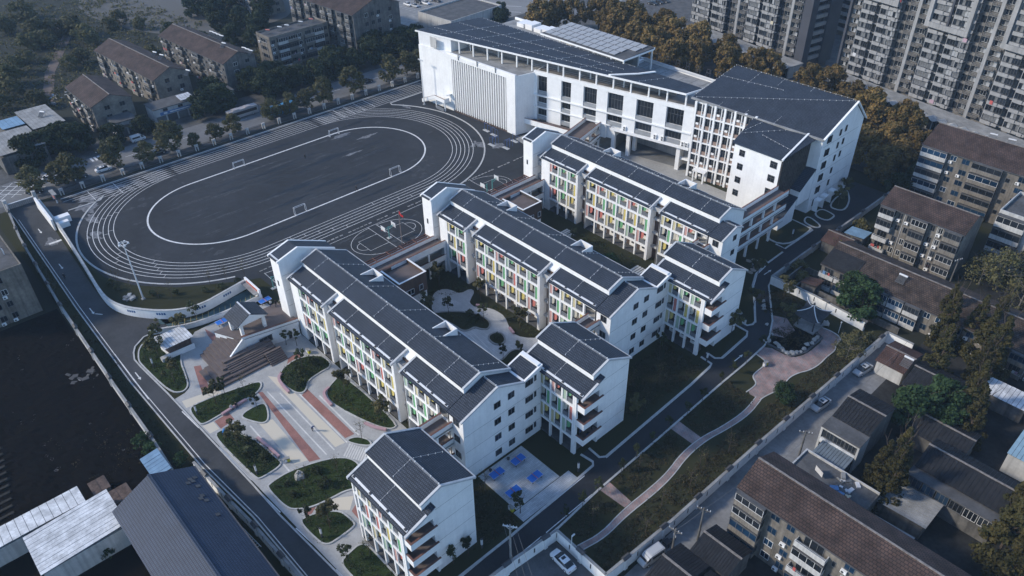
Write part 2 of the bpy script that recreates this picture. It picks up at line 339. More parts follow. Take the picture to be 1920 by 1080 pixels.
for k in range(4):
    mk.ribbon([(-242.5,18+k*3.2),(-233.5,27+k*3.2)], 0.18, -0.026); mk.ribbon([(-233.5,18+k*3.2),(-242.5,27+k*3.2)], 0.18, -0.0255)
struct('street_marking', mk, PAINT)
pm = MB()
for i in range(9): pm.ribbon([(-304+i*2.6,206),(-304+i*2.6,226)], 0.15, -0.038)
pm.ribbon([(-282,232),(-262,246)], 0.3, -0.038); pm.ribbon([(-276,226),(-256,240)], 0.3, -0.038)
struct('car_park_marking', pm, PAINT)
fr = MB()
for k in range(16):
    x = -134+k*1.7; fr.yz([(-30,-.045),(-30,.42),(-4-.25*k,.42),(-3.6-.25*k,-.045)], x, x+.55)
struct('furrow', fr, mat('furrow_soil', (0.024,0.022,0.019), 0.95, 0.3, 0.8, fine=0.3, fscale=4))
from mathutils import noise as _nz
lot = MB(); NX, NY = 100, 74
for j in range(NY+1):
    for i in range(NX+1):
        x = -171+64.5*i/NX; y = -30+46.4*j/NY; e0 = min(1, (16.4-y)/1.5, (x+171)/1.5, (-106.5-x)/1.5)
        lot.v.append((x, y, -.05+max(0,e0)*(.22+.30*_nz.noise((x*.22,y*.22,0))+.22*_nz.noise((x*.8,y*.8,3))+.10*_nz.noise((x*2.1,y*2.1,7)))))
for j in range(NY):
    for i in range(NX): a = j*(NX+1)+i; lot.f.append((a,a+1,a+NX+2,a+NX+1)); lot.mi.append(0)
struct('vacant_lot', lot, SOIL)
sheet('dark_lot', [(-171,17),(-171,-60),(-60,-60),(-60,16),(-106,16.2),(-134,17)], -0.052, SOIL)
sheet('back_lane', rect(-40,40,-33.2,139), -0.03, mat('lane_concrete', (0.175,0.176,0.178), 0.9, 0.22, 0.18, fine=0.12, fscale=1.5))
sheet('yard', rect(-33.2,30,60,230), -0.04, mat('yard_concrete', (0.030,0.030,0.030), 0.92, 0.35, 0.2, fine=0.2, fscale=1.5, spec=0.08))
sheet('school_lawn', rect(-226,17.5,-40.5,200), 0.0, LAWN2)
sheet('yard_front', rect(-52,34,-40,55), 0.004, CONCD)
# school drive
RL = [(-229.3,21.8),(-219,21.9),(-187,21.0),(-168.3,20.4),(-135,20.0),(-105,20.8),(-88.7,22.3),(-75,22.6),(-60,23.2),(-53.2,24.0)]
RR = [(-57.0,38.0),(-57.4,29.5),(-60,27.2),(-70.4,26.6),(-86.2,25.5),(-95,25.3),(-126.9,23.9),(-138.2,23.1),(-141.4,23.0),(-143.7,23.7),(-145.5,24.7),(-147.4,27.3),(-147.2,32.5),(-150.8,32.0),(-152.2,31.8),(-155.5,28.6),(-159.9,26.3),(-164.2,25.6),(-175.6,25.9),(-205.9,27.6),(-229.3,28.2)]
sheet('school_drive', RL+RR, 0.008, mat('drive_asphalt', (0.046,0.048,0.052), 0.8, 0.28, 0.10, fine=0.10, fscale=1.8, bump=0.1, bscale=25))
RB_L = [(-57.0,38),(-57.0,50.7),(-57.3,59),(-57.8,70.7),(-58.4,71.3),(-61,71.0),(-61,73.1),(-58.3,72.9),(-57.6,73.9),(-58.5,99.9),(-59,106.6),(-59.3,107.5),(-62,107.7),(-62,109.6),(-59.8,109.4),(-58.9,110.4),(-59.4,120.1),(-60.1,121.4),(-63.5,121.5),(-63.5,123.4),(-61.3,123.1),(-60.7,124.3),(-60.9,125.6),(-65.6,132.4),(-68.7,136.5),(-70.7,140.9),(-71.3,146.1),(-71.4,153.5),(-74.5,155),(-74.5,155.4),(-71.8,155.2),(-71.6,167.7),(-73,168.4),(-75.5,168.8),(-75.5,197),(-84,199)]
RB_R = [(-67.9,199),(-67.3,186),(-67.6,167.6),(-67.5,152),(-67.7,144.7),(-67.5,142.7),(-66.4,139),(-62.8,134),(-58.8,128.5),(-56.4,123.5),(-55.4,120),(-55,112),(-54.9,103),(-54.3,84.7),(-53.9,67.5),(-53.2,57.1),(-53.2,24)]
sheet('school_road', RB_L+RB_R[:], 0.012, ASPH)
mk = MB()
def arrow(x, y, d, L=3.0):
    c, s_ = math.cos(d), math.sin(d)
    def t(u, v): return (x+u*c-v*s_, y+u*s_+v*c, 0.017)
    mk.face([t(-L/2,-.10),t(L/2-.9,-.10),t(L/2-.9,.10),t(-L/2,.10)]); mk.face([t(L/2-.9,-.32),t(L/2,0),t(L/2-.9,.32)])
arrow(-209,24.6,0.0); arrow(-188,23.2,0.0); arrow(-164.5,22.4,0.0); mk.ribbon([(-163,22.6),(-161.6,23.7)], .22, 0.017); arrow(-136,21.6,0.0)
arrow(-56.6,113,R(90)); arrow(-69.2,143.5,R(88)); 
mk.box(-201,24.3,0.012,-200.2,27.3,0.016); 
for p in ((-57.0,38,-57.2,50),(-57.2,51,-57.55,68),): mk.ribbon([(p[0]+.25,p[1]),(p[2]+.25,p[3])], .16, 0.018)
for y0,y1 in ((30,44),(45,54),(55,66),(70.5,80),(80.5,86),(91,100),(100.5,104),(106,110)): mk.ribbon([(-53.55,y0),(-53.55-(y1-60)*.018,y1)] if False else [(-53.6-.02*max(0,y0-60),y0),(-53.6-.02*max(0,y1-60),y1)], .16, 0.018)
mk.ribbon([(-57.4,73.7),(-58.3,99.5),(-58.8,106.4)], .16, 0.018); mk.ribbon([(-58.7,110.6),(-59.2,120)], .16, 0.018)
mk.ribbon([(-60.6,125.4),(-65.3,132.3),(-68.4,136.5),(-70.4,141),(-71.0,146)], .16, 0.018)
for a,b in (((-146.0,21.2),(-128,21.1)),((-120.3,24.4),(-114,24.9)),((-107,25.5),(-96,26.2)),((-92,26.0),(-86.5,26.4)),((-82,26.7),(-75.5,27.4)),((-71,27.3),(-62,28))): mk.ribbon([(a[0],a[1]-.55),(b[0],b[1]-.55)], .2, 0.016)
mk.ribbon([(-219,22.3),(-187,21.4),(-168,20.9),(-135,20.5),(-105,21.3),(-88,22.7),(-70,23)], .14, 0.0165)
struct('road_marking', mk, PAINT)
kb = MB()
kb.kerb([(x, y-.2) for x, y in RL], .25, 0, .14)
kb.kerb(RR[2:9], .28, 0, .14); kb.kerb(RR[8:13], .3, 0, .14)
for seg in ((0,6),(6,13),(13,19),(19,28),(29,33)): kb.kerb(RB_L[seg[0]:seg[1]], .42, 0, .13)
kb.kerb([(x+.3, y) for x, y in RB_R[1:]], .35, 0, .13)
struct('road_kerb', kb, KERB)
# sports field
sheet('sports_field', [(-224.2,30),(-198,27.6),(-176,29.2),(-168,33),(-160,40),(-152,52),(-150,56),(-131,56.5),(-131,160),(-224.2,160)], 0.004, TRACK)
TC = -187.8; Y0t, Y1t = 64.0, 110.7
def stadium(r, n=40, cx=TC, y0=Y0t, y1=Y1t):
    p = [(cx+r*math.cos(math.pi*i/n), y1+r*math.sin(math.pi*i/n)) for i in range(n+1)]
    p += [(cx+r*math.cos(math.pi+math.pi*i/n), y0+r*math.sin(math.pi+math.pi*i/n)) for i in range(n+1)]
    return p
lm = MB()
lm.ribbon(stadium(18.3), 0.45, 0.010, closed=True)
for k in range(6): lm.ribbon(stadium(26.6+1.26*k, 64), 0.15, 0.0125, closed=True)
for k in range(6):
    lm.ribbon([(TC-26.6-1.26*k,44-2.0*k),(TC-26.6-1.26*k,63.9)], 0.15, 0.0125); lm.ribbon([(TC-26.6-1.26*k,110.8),(TC-26.6-1.26*k,157)], 0.15, 0.0125)
lm.ribbon([(-222.1,36),(-222.1,157)], .12, .0102)
for y in (41,48,121,125,129,133): lm.ribbon([(-214.4,y),(-222.2,y)], 0.14, 0.012)
for k in range(5):
    for t in (R(232), R(252), R(275), R(300)):
        r0 = 26.6+1.26*k
        if random.random() < .55: lm.ribbon([(TC+r0*math.cos(t+k*.05), Y0t+r0*math.sin(t+k*.05)), (TC+(r0+1.26)*math.cos(t+k*.05), Y0t+(r0+1.26)*math.sin(t+k*.05))], .1, 0.012)
for y in (70,95): 
    for k in range(5): lm.ribbon([(TC+26.6+1.26*k,y+3.4*k),(TC+27.86+1.26*k,y+3.4*k)], .1, .012)
struct('track_marking', lm, PAINT)
ko = MB()
arc = [(TC+35.4*math.cos(a), Y0t+35.4*math.sin(a)) for a in [math.pi+.62+ (math.pi-.62-.35)*i/40 for i in range(41)]]
ko.kerb([(-214.5,41.8)] + arc, .45, 0, .10)
arc2 = [(TC+36.4*math.cos(a), Y1t+36.4*math.sin(a)) for a in [.2+(math.pi-.2-.85)*i/40 for i in range(41)]]
ko.kerb(arc2 + [(-213.4,138.5),(-213.4,152)], .45, 0, .10)
ko.kerb([(-214.5,41.8),(-214.8,33.5)], .35, 0, .10); ko.kerb([(-222.7,34),(-222.7,158.5)], .35, 0, .12)
struct('track_kerb', ko, KERB)
dr = MB()
for k in range(70):
    y = 57+k*1.25 + random.uniform(-.1,.1)
    if random.random() < .8: dr.box(-152.7+random.uniform(-.08,.08), y, 0.005, -152.35+random.uniform(-.08,.08), y+.85, 0.06+random.uniform(0,.05))
struct('drain_slab', dr, CONC)
STAIN = mat('damp_stain', (0.013,0.0145,0.018), 0.6, 0.15, 0.3); SCUFF = mat('scuffed_asphalt', (0.043,0.046,0.051), 0.9, 0.3, 0.8, fine=0.3, fscale=3); DUST = mat('cement_dust', (0.15,0.155,0.165), 0.95, 0.35, 0.9, fine=0.3, fscale=2.5)
def blob(cx, cy, lx, ly, n=22, rag=.35):
    ph = [random.uniform(0, 6.28) for _ in range(4)]
    return [(cx+lx*math.cos(t)*(1+rag*(.5*math.sin(3*t+ph[0])+.4*math.sin(5*t+ph[1])+.3*math.sin(9*t+ph[2]))), cy+ly*math.sin(t)*(1+rag*(.5*math.sin(4*t+ph[3])+.4*math.sin(7*t+ph[1])+.3*math.sin(11*t+ph[0])))) for t in [2*math.pi*i/n for i in range(n)]]
sb = MB(); db = MB(); zz = 0.0062
def flat(mb, p, z): mb.face([(a, b, z) for a, b in (p if sum(p[i][0]*p[(i+1)%len(p)][1]-p[(i+1)%len(p)][0]*p[i][1] for i in range(len(p))) > 0 else p[::-1])])
for i, (x, y, lx, ly) in enumerate(((-179,92,.9,7),(-183,84,1.3,9),(-177,80,.8,6),(-192,100,.8,9),(-197,84,.7,8),(-186,112,.7,7),(-176,100,.9,6),(-166,74,.6,9),(-165,100,.5,8),(-210,92,.6,9),(-208,120,.6,6),(-172,56,.5,5),(-146,82,.35,3.2),(-141.5,80,.3,2.6),(-147.5,96,.4,3.0),(-147,116,.4,4),(-141,102,.4,4),(-146,70,.5,4))): flat(sb, blob(x,y,lx,ly), zz+.00006*i)
for i, (x, y, lx, ly) in enumerate(((-197,34.2,2.2,1.6),(-206,36.5,2.6,1.4),(-213,38,3.0,2.4),(-218,40,2.4,3),(-203,112,1.0,3.4),(-197,118,.8,3.0),(-190,108,.5,3),(-168,139,2.4,2.0),(-163,143,2.2,1.8),(-219,47,1.8,3.2),(-201,25.2,2.4,1.4),(-207,140.5,2.2,.7))): flat(db, blob(x,y,lx,ly,26,.5), 0.0132+.00006*i if y < 30 else zz+.0015+.00006*i)
sc0 = MB(); rs = random.Random(44)
for i in range(70):
    x, y = rs.uniform(-204,-171), rs.uniform(56,120); flat(sc0 if i % 3 else sb, blob(x, y, rs.uniform(.08,.5), rs.uniform(1.5,6.5), 18, .5), zz+.0012+.00002*i)
for i in range(60):
    r_, t_ = rs.uniform(19,35), rs.uniform(0,6.28); x, y = TC+r_*math.cos(t_), (Y1t if math.sin(t_) > 0 else Y0t)+r_*math.sin(t_); flat(sc0, blob(x, y, rs.uniform(.2,1.0), rs.uniform(.3,1.8), 16, .5), zz+.0022+.00002*i)
for i in range(26): flat(sc0, blob(rs.uniform(-150,-138), rs.uniform(60,126), rs.uniform(.15,.7), rs.uniform(.6,2.6), 16, .5), zz+.0028+.00001*i)
struct('field_scuff', sc0, SCUFF)
struct('field_stain', sb, STAIN); struct('field_dust', db, DUST)
# basketball courts (along Y, half courts 15 m wide)
bc = MB()
def court(cx, cy, s=1):
    bc.ribbon([(cx-7.2,cy),(cx+6.2,cy)], .1, .010)
    t = [(cx-.5+6.4*math.cos(math.pi+math.pi*i/20), cy+s*8.6*math.sin(math.pi*i/20)) for i in range(21)]; bc.ribbon(t, .1, .0105)
    bc.ribbon([(cx-3.2,cy),(cx-3.2,cy+s*5.6),(cx+2.2,cy+s*5.6),(cx+2.2,cy)], .1, .011)
    bc.ribbon([(cx-.5+1.8*math.cos(math.pi+math.pi*i/14), cy+s*(5.6+1.8*math.sin(math.pi*i/14))) for i in range(15)], .1, .0112)
court(-143.8,87.0,-1); court(-143.8,89.4,1); court(-145,119.6,-1); court(-145,122.4,1); court(-144,57.6,1)
bc.ribbon([(-151.2,72),(-151.2,116.5)], .1, .0108)
struct('court_marking', bc, PAINT)

# ------------------------------------------------------------------ plaza, lawn beds, courtyards, garden paths
sheet('plaza_paving', [(-136,30),(-128.3,28.7),(-125.6,27.6),(-124.8,26.4),(-124.5,24.2),(-60.5,27.4),(-60.5,33),(-73,33.3),(-73,52.3),(-121.4,52.3),(-140,52.3),(-142,44),(-141.5,36)], 0.018, GREYP)
def strip(name, poly, m, z=0.022): return sheet(name, poly, z, m)
strip('red_paving', [(-115.2,36.9),(-92.7,35.0),(-91.9,36.8),(-114.6,37.6)], REDP); strip('red_paving', [(-109.4,44.4),(-108.4,42.7),(-93.1,42.7),(-92.8,44.5)], REDP)
strip('cream_paving', [(-118,40.6),(-92.5,40.2),(-92.2,42.1),(-116,42.0)], YELP); strip('cream_paving', [(-108,33.0),(-94,32.8),(-93.2,35.0),(-106.5,35.4)], YELP)
strip('cream_paving', [(-123,25),(-120.6,24.8),(-119.5,31.5),(-121.5,32)], YELP); strip('red_paving', [(-131,31.0),(-121.6,28.6),(-121.4,30.2),(-130.4,32.2)], REDP)
strip('red_paving', [(-113.6,27.2),(-111.0,27.2),(-111.5,30.2),(-113.8,30.2)], REDP); strip('cream_paving', [(-114,25),(-111.2,25.2),(-111.2,27.0),(-113.6,27.0)], YELP)
strip('red_paving', [(-119.9,46.2),(-117.6,44.6),(-118.4,48.6),(-120.4,48.6)], REDP); strip('red_paving', [(-141,38),(-138.5,37.5),(-133.6,37.2),(-134.5,39.5)], REDP)
strip('red_paving', [(-141.6,45.5),(-133,47.6),(-133,49.2),(-141.4,48.4)], REDP); strip('red_paving', [(-83.4,28.6),(-82.0,28.4),(-83.6,31.0),(-84.8,29.8)], REDP); strip('red_paving', [(-78.6,34.6),(-75.4,34.5),(-75.2,37.5),(-80.2,37.4)], REDP)
strip('cream_paving', [(-82,31.5),(-79,34.5),(-81,36.6),(-83.2,33.5)], YELP)
for k, (a, b) in enumerate(((38.0,38.25),(39.6,39.85),(42.25,42.5),(31.2,31.5),(44.8,45.1))): strip('pale_paving_band', [(-114+2*k if k<4 else -106,a+.2),(-92,a),(-92,b),(-114+2*k if k<4 else -106,b+.2)], PALEP, 0.023)
stp = MB()
for k in range(9): stp.prism([(-89.7+.42*k,40.1+.22*k),(-89.42+.42*k,40.25+.22*k),(-91.2+.42*k,42.75+.2*k),(-91.5+.42*k,42.6+.2*k)], 0.019, 0.05)
struct('striped_paving', stp, PALEP)
beds = {
 'a': [(-141.0,23.6),(-138.8,23.4),(-127.2,24.3),(-125.2,26.0),(-125.9,27.6),(-128.3,28.4),(-135.6,29.9),(-140.5,34.2),(-143.8,33.0),(-146.2,28.2),(-144.6,25.2)],
 'b': [(-119.7,25.0),(-120.3,26.2),(-119.8,30.3),(-119.1,33.3),(-117.9,38.2),(-117.0,38.7),(-115.8,38.0),(-114.9,36.4),(-114.7,33.8),(-114.3,28.4),(-114.1,25.1),(-115.6,24.8)],
 'c': [(-111.5,31.7),(-111.9,33),(-111.8,36.0),(-110.6,36.4),(-107.2,35.0),(-106.6,33.9),(-107.4,33.0),(-110.5,31.4)],
 'd': [(-110.1,25.7),(-110.6,26.6),(-110.2,27.7),(-108.0,29.0),(-104.2,30.5),(-100.4,30.9),(-97.5,31.2),(-95.3,31.4),(-95.1,26.9),(-95.8,26.3),(-107.1,25.5)],
 'e': [(-116.8,42.6),(-118,44.2),(-118.6,48),(-116,51.8),(-111.6,51.8),(-111.6,48.5),(-111.1,45.6),(-109.4,44.4),(-108.7,43.2),(-109.8,42.1),(-113.0,41.6),(-115.3,41.7)],
 'f': [(-106.0,46.6),(-107.4,49.1),(-108.3,51.8),(-89.2,51.9),(-88.9,49.9),(-93.1,47.9),(-101.4,45.8),(-104.2,45.9)],
 'g': [(-92.3,42.4),(-92.4,43.3),(-91.8,44.5),(-90.1,45.5),(-88.8,45.5),(-88.3,44.9),(-90.3,43.3)],
 'h': [(-92.6,26.7),(-93.1,27.6),(-93.2,31.8),(-90.3,39.5),(-86.5,41.5),(-80.8,39.2),(-82.8,36.5),(-83.1,33.7),(-83.7,30.3),(-85.0,28.2),(-86.5,27)],
 'i': [(-82.5,27.2),(-82.8,28.2),(-82.1,30.4),(-80.4,32.7),(-79.1,33.4),(-76.5,33.6),(-75.7,33.4),(-75.5,30.4),(-75.6,28.0),(-77.8,27.4)],
 'j': [(-71.5,28.0),(-72.0,29.4),(-72.4,32.7),(-68.7,32.9),(-60.8,32.9),(-60.8,28.6),(-69.1,27.8)],
 'k': [(-88.0,48.0),(-87.6,51.9),(-80.5,51.9),(-80.5,47.0),(-84,46.6)],
}
for kname, p in beds.items():
    q = chaikin(p, 2)
    mb = MB(); mb.prism(q, 0.0, 0.13); b = struct('lawn_bed', mb, LAWN)
    kb = MB(); kb.kerb(q, .28, 0.0, .2, closed=True); part('kerb', kb, KERB, b)
# courtyard between first and second block
court_e = [(-101.5,76.2),(-111.5,77.0),(-116.1,80.6),(-117.3,82.8),(-116.5,84.8),(-114.6,85.6),(-112.6,86.0),(-112.6,89.0),(-111.0,89.0),(-109.5,86.6),(-108.5,85.3),(-106.3,85.2),(-104.5,87.1),(-102.4,87.8),(-99.4,87.8),(-95.8,85.8),(-93.0,85.0),(-90.0,86.8),(-89.0,89.2),(-74.8,89.2),(-74.8,83.6),(-86.5,83.6),(-86.5,75),(-96,74.6)]
sheet('courtyard_paving', chaikin(court_e, 1), 0.02, COURTP)
for p in ([(-111.2,77.1),(-108.6,80.7),(-104.4,83.9),(-101.4,84.3),(-99.5,83.7),(-98.5,82.1),(-99.6,81.0),(-101.2,80.6),(-101.1,78.8),(-102.1,77.7),(-103.8,77.8),(-110.2,77.0)],
          [(-96.5,80.3),(-97.0,81.5),(-96.5,82.9),(-95.3,83.3),(-93.5,82.6),(-92.8,81.3),(-93.4,80.0),(-95.1,79.8)],
          [(-89.1,77.9),(-90.0,80.2),(-89.8,81.8),(-88.4,83.0),(-87.0,83.2),(-86.8,79.4),(-86.8,76.5),(-89.7,76.5)]):
    q = chaikin(p, 2); mb = MB(); mb.prism(q, 0.0, 0.14); b = struct('courtyard_bed', mb, LAWN2); kb = MB(); kb.kerb(q, .35, 0, .22, closed=True); part('kerb', kb, CONC, b)
ln = MB()
for k in range(4): ln.ribbon([(-100.5+.5*k,79.2-1.0*k),(-88,77.2-.9*k)], .16, .0245)
struct('courtyard_band', ln, PALEP)
# courtyard B-C: brown lawn with two flights of low pale slab steps
for (cx, cy) in ((-113.5,117.5),(-90.5,117.8)):
    mb = MB()
    for k in range(5): mb.box(cx-1.6+k*.72, cy-3.6, 0.001, cx-1.6+k*.72+.5, cy+6.0, .09)
    struct('slab_walk', mb, PALEP)
sheet('forecourt', [(-137,141),(-81,141),(-81,160),(-94,168.5),(-112,168.5),(-112,190),(-133,190),(-163,157),(-163,150),(-140,146)], 0.016, mat('forecourt_paving', (0.31,0.305,0.29), 0.9, 0.14, 0.15, fine=0.08, fscale=2))
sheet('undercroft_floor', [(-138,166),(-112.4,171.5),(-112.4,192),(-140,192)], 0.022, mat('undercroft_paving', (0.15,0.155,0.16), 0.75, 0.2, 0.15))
for p in ([(-110,164.6),(-107,164.6),(-107,166.6),(-110,166.6)], [(-103,160.8),(-94.8,160.8),(-94.8,163.2),(-102,163.4)]):
    mb = MB(); mb.prism(p, 0, .14); b = struct('hedge_bed', mb, LAWN); kb = MB(); kb.kerb(p, .25, 0, .2, closed=True); part('kerb', kb, KERB, b)
# table tennis terrace
mb = MB(); mb.box(-69.6,54.6,0,-60.2,64.6,.07); tt = struct('table_terrace', mb, TABP)
kb = MB(); kb.kerb(rect(-69.6,54.6,-60.2,64.6), .3, 0, .1, closed=True); part('kerb', kb, KERB, tt)
sheet('terrace_apron', rect(-60.0,53.8,-57.6,66.8), 0.02, TABP)
# garden on the lane side: winding pink path, branches, plaza with pond
pl = [(-48.5,56.9),(-47.5,61.3),(-48.1,67.2),(-47.9,73.8),(-48.0,78.7),(-49.0,84.1),(-48.9,89.7),(-47.8,94.7),(-47.2,101),(-47.9,105.9)]
prr = [(-47.4,56.9),(-46.5,61.2),(-46.9,66.8),(-46.6,73.6),(-46.8,78.8),(-47.8,84.2),(-47.8,89.8),(-46.7,95.2),(-46.1,101),(-46.8,105.9)]
pl = chaikin(pl, 2, False); prr = chaikin(prr, 2, False)
sheet('garden_path', pl+prr[::-1], 0.022, PINKP)
kb = MB(); kb.kerb(pl, .16, 0, .07); kb.kerb(prr, .16, 0, .07); struct('path_edging', kb, KERB)
for p in ([(-53.6,67.6),(-53.8,70.1),(-48.2,69.6),(-48.2,67.9)], [(-54.3,87.5),(-54.3,90.1),(-48.8,89.7),(-48.9,87.3)]): sheet('garden_path_branch', p, 0.020, PINKP)
gp = [(-49.9,105.6),(-49.7,108.4),(-50.2,109.4),(-51.3,110.0),(-51.8,111.0),(-51.7,114.6),(-52.2,116.1),(-54.9,116.6),(-55.1,120.4),(-49.2,120.6),(-47.7,124.0),(-47.7,131.1),(-50.2,131.9),(-50.3,133.9),(-48.3,134.3),(-46.1,134.0),(-45.1,133.0),(-45.2,130.9),(-44.3,129.3),(-44.5,126.0),(-44.3,123.0),(-44.8,119.8),(-45.9,117.7),(-46.5,114.7),(-45.6,111.6),(-46.7,107.6),(-46.9,105.7)]
sheet('garden_plaza', chaikin(gp, 1), 0.024, PINKP)
kb = MB(); kb.kerb(chaikin(gp[13:], 2, False), .2, 0, .12); kb.kerb(chaikin(gp[:8], 2, False), .2, 0, .12); struct('plaza_edging', kb, KERB)
sheet('garden_plaza_branch', [(-57.4,126.2),(-56.2,124),(-53.6,125.3),(-53.4,129),(-56.8,131.4),(-59.4,130.2)], 0.02, PINKP)
kb = MB(); kb.kerb([(-55.2,121.0),(-49.5,121.0),(-48.2,124.2),(-48.2,130.8),(-50.4,131.4)], .5, 0, .22); struct('pond_edge', kb, CONCD)
sheet('pond_bed', [(-55.4,121.2),(-49.6,121.2),(-48.4,124.2),(-48.4,130.8),(-51,131.2),(-55,129)], 0.01, SOIL)
# small islands by the tall classroom building
for p in ([(-76.2,173.2),(-71.4,171.2),(-71.0,169.8),(-72.3,169.0),(-75.4,169.6)], [(-75.4,174.6),(-71.3,174.0),(-71.1,177.7),(-72,178.5),(-75.7,179.0)], [(-75.2,181.4),(-71.8,181.2),(-71.0,183.4),(-72.5,188.1),(-74.3,191),(-76.3,193.4)], [(-79.2,156.2),(-72,155.9),(-71.8,167.5),(-73,168.1),(-76.6,168.5),(-79,168.5)]):
    q = chaikin(p, 2); mb = MB(); mb.prism(q, 0, .13); b = struct('road_island', mb, LAWN2); kb = MB(); kb.kerb(q, .4, 0, .18, closed=True); part('kerb', kb, KERB, b)
# cycle ramp beside the drive: teal floor with bay lines
sheet('ramp_floor', [(-152,32.2),(-147.3,32.6),(-145.8,36.6),(-143.4,42),(-143.2,51.4),(-147.6,51.4),(-147.2,46),(-145.6,40.8),(-146.6,35.6),(-149.2,31.5)], 0.03, mat('teal_floor', (0.045,0.085,0.095), 0.8, 0.3, 0.4))
rl = MB()
for k in range(15):
    t = k/14; y = 33.2+17*t; x = -147.2+3.0*math.sin(min(1, t*1.3)*1.4); rl.ribbon([(x-1.2,y+.8),(x+.6,y)], .12, .034)
struct('bay_line', rl, mat('yellow_line', (0.30,0.24,0.10), 0.8, 0.2, 1))
# ------------------------------------------------------------------ windows (shared meshes)
_wc = {}
def window(parent, x, y, z, w, h, face='-y', frame=None, glass=None, bars=1, hbar=False, name='window', depth=.07):
    """a framed window with its pane; (x,y,z) is the lower corner nearest the wall's start, in the parent's coordinates"""
    frame = frame or FRAME; glass = glass or GLASS
    k = (round(w,2), round(h,2), frame.name, glass.name, bars, hbar)
    if k not in _wc:
        t = .07; f = MB()
        f.box(0,-depth,0,w,.02,t); f.box(0,-depth,h-t,w,.02,h); f.box(0,-depth,t,t,.02,h-t); f.box(w-t,-depth,t,w,.02,h-t)
        for i in range(bars): cx = w*(i+1)/(bars+1); f.box(cx-.03,-depth+.01,t,cx+.03,.02,h-t)
        if hbar: f.box(t,-depth+.015,h*.62-.03,w-t,.02,h*.62+.03)
        _wc[k] = (f.mesh('window_frame', frame), MB().box(t,-.02,t,w-t,.015,h-t).mesh('pane', glass))
    rz = {'-y':0, '+x':R(90), '+y':R(180), '-x':R(-90)}[face]
    o = link(name, _wc[k][0], parent, (x,y,z), (0,0,rz)); link('pane', _wc[k][1], o)
    return o
_bc = {}
def cached(key, fn, mats):
    if key not in _bc: _bc[key] = fn().mesh(key[0], mats)
    return _bc[key]
COLS = {'g': GREEN, 'r': RED, 'y': YELLOW, 'b': BEIGE}
PAL = {'g': mat('pale_green_panel', (0.33,0.43,0.33), 0.7, 0.05, 1), 'r': mat('pale_red_panel', (0.48,0.29,0.26), 0.7, 0.05, 1), 'y': mat('pale_yellow_panel', (0.50,0.45,0.28), 0.7, 0.05, 1), 'b': BEIGE}
def cell(root, x0, x1, yf, zf, c, side, off):
    w = x1-x0-.38; fw_ = .74; h = 3.3
    def add(name, key, fn, m, x, y, z): return link(name, cached(key, fn, m), root, (x-off[0], y-off[1], z-off[2]))
    fx = x0+.19 if side == 'l' else x1-.19-fw_
    add('fin_panel', ('fin_panel',c,side), lambda: MB().box(0,0,0,fw_,.06,h), PAL[c] if side == 'l' else COLS[c], fx, yf+.12, zf+.1)
    mx = fx+fw_ if side == 'l' else fx-.12
    add('mullion', ('mullion',), lambda: MB().box(0,0,0,.12,.28,h+.02), WHITE2, mx, yf+.04, zf+.09)
    ox0 = mx+.12 if side == 'l' else x0+.19; ow = (x1-.19-ox0) if side == 'l' else (mx-ox0)
    def rl():
        m_ = MB(); m_.box(0,0,.12,ow,.04,.98); m_.box(0,-.03,1.0,ow,.07,1.07)
        for i in range(1, 4): m_.box(ow*i/4-.02,-.02,.05,ow*i/4+.02,.06,1.0)
        return m_
    add('railing', ('railing', round(ow,2)), rl, RAIL, ox0, yf+.16, zf)
    pw = ow*.52
    def pn():                                   # hanging screen with a rounded lower corner
        p = [(0,0),(pw*.35,.02)] + [(pw*.35+pw*.65*math.sin(R(t)), 1.0-.98*math.cos(R(t))) for t in (15,35,55,75,90)] + [(pw,2.05),(0,2.05)]
        m_ = MB(); n = len(p)
        m_.v = [(a,0,b) for a,b in p] + [(a,.06,b) for a,b in p]
        m_.f = [tuple(range(n)), tuple(range(2*n-1, n-1, -1))] + [(i, n+i, n+(i+1)%n, (i+1)%n) for i in range(n)]; m_.mi = [0]*len(m_.f); return m_
    add('screen', ('screen',c if side=='l' else 'b',round(pw,2)), pn, COLS[c] if side == 'l' else BEIGE, ox0+.02, yf+.42, zf+1.15)
def verge(mb, x0, x1, pts, h=.16, t=.3):        # coping along sloping profile pts (y,z)
    for (ya,za),(yb,zb) in zip(pts[:-1], pts[1:]): mb.slab([(x0,ya,za+h),(x1,ya,za+h),(x1,yb,zb+h),(x0,yb,zb+h)], t)
def conductor(pts, step=1.6, r=.03, q=.045):
    mb = MB()
    for a, b in zip(pts[:-1], pts[1:]):
        a = Vector(a); b = Vector(b); L = (b-a).length; n = max(1, int(L/step))
        for i in range(n+1):
            p = a+(b-a)*i/n; mb.box(p.x-q,p.y-q,p.z-.05,p.x+q,p.y+q,p.z+.2)
        mb.tube(a+Vector((0,0,.14)), b+Vector((0,0,.14)), r*.5, None, 4)
    return mb
SH = 3.8
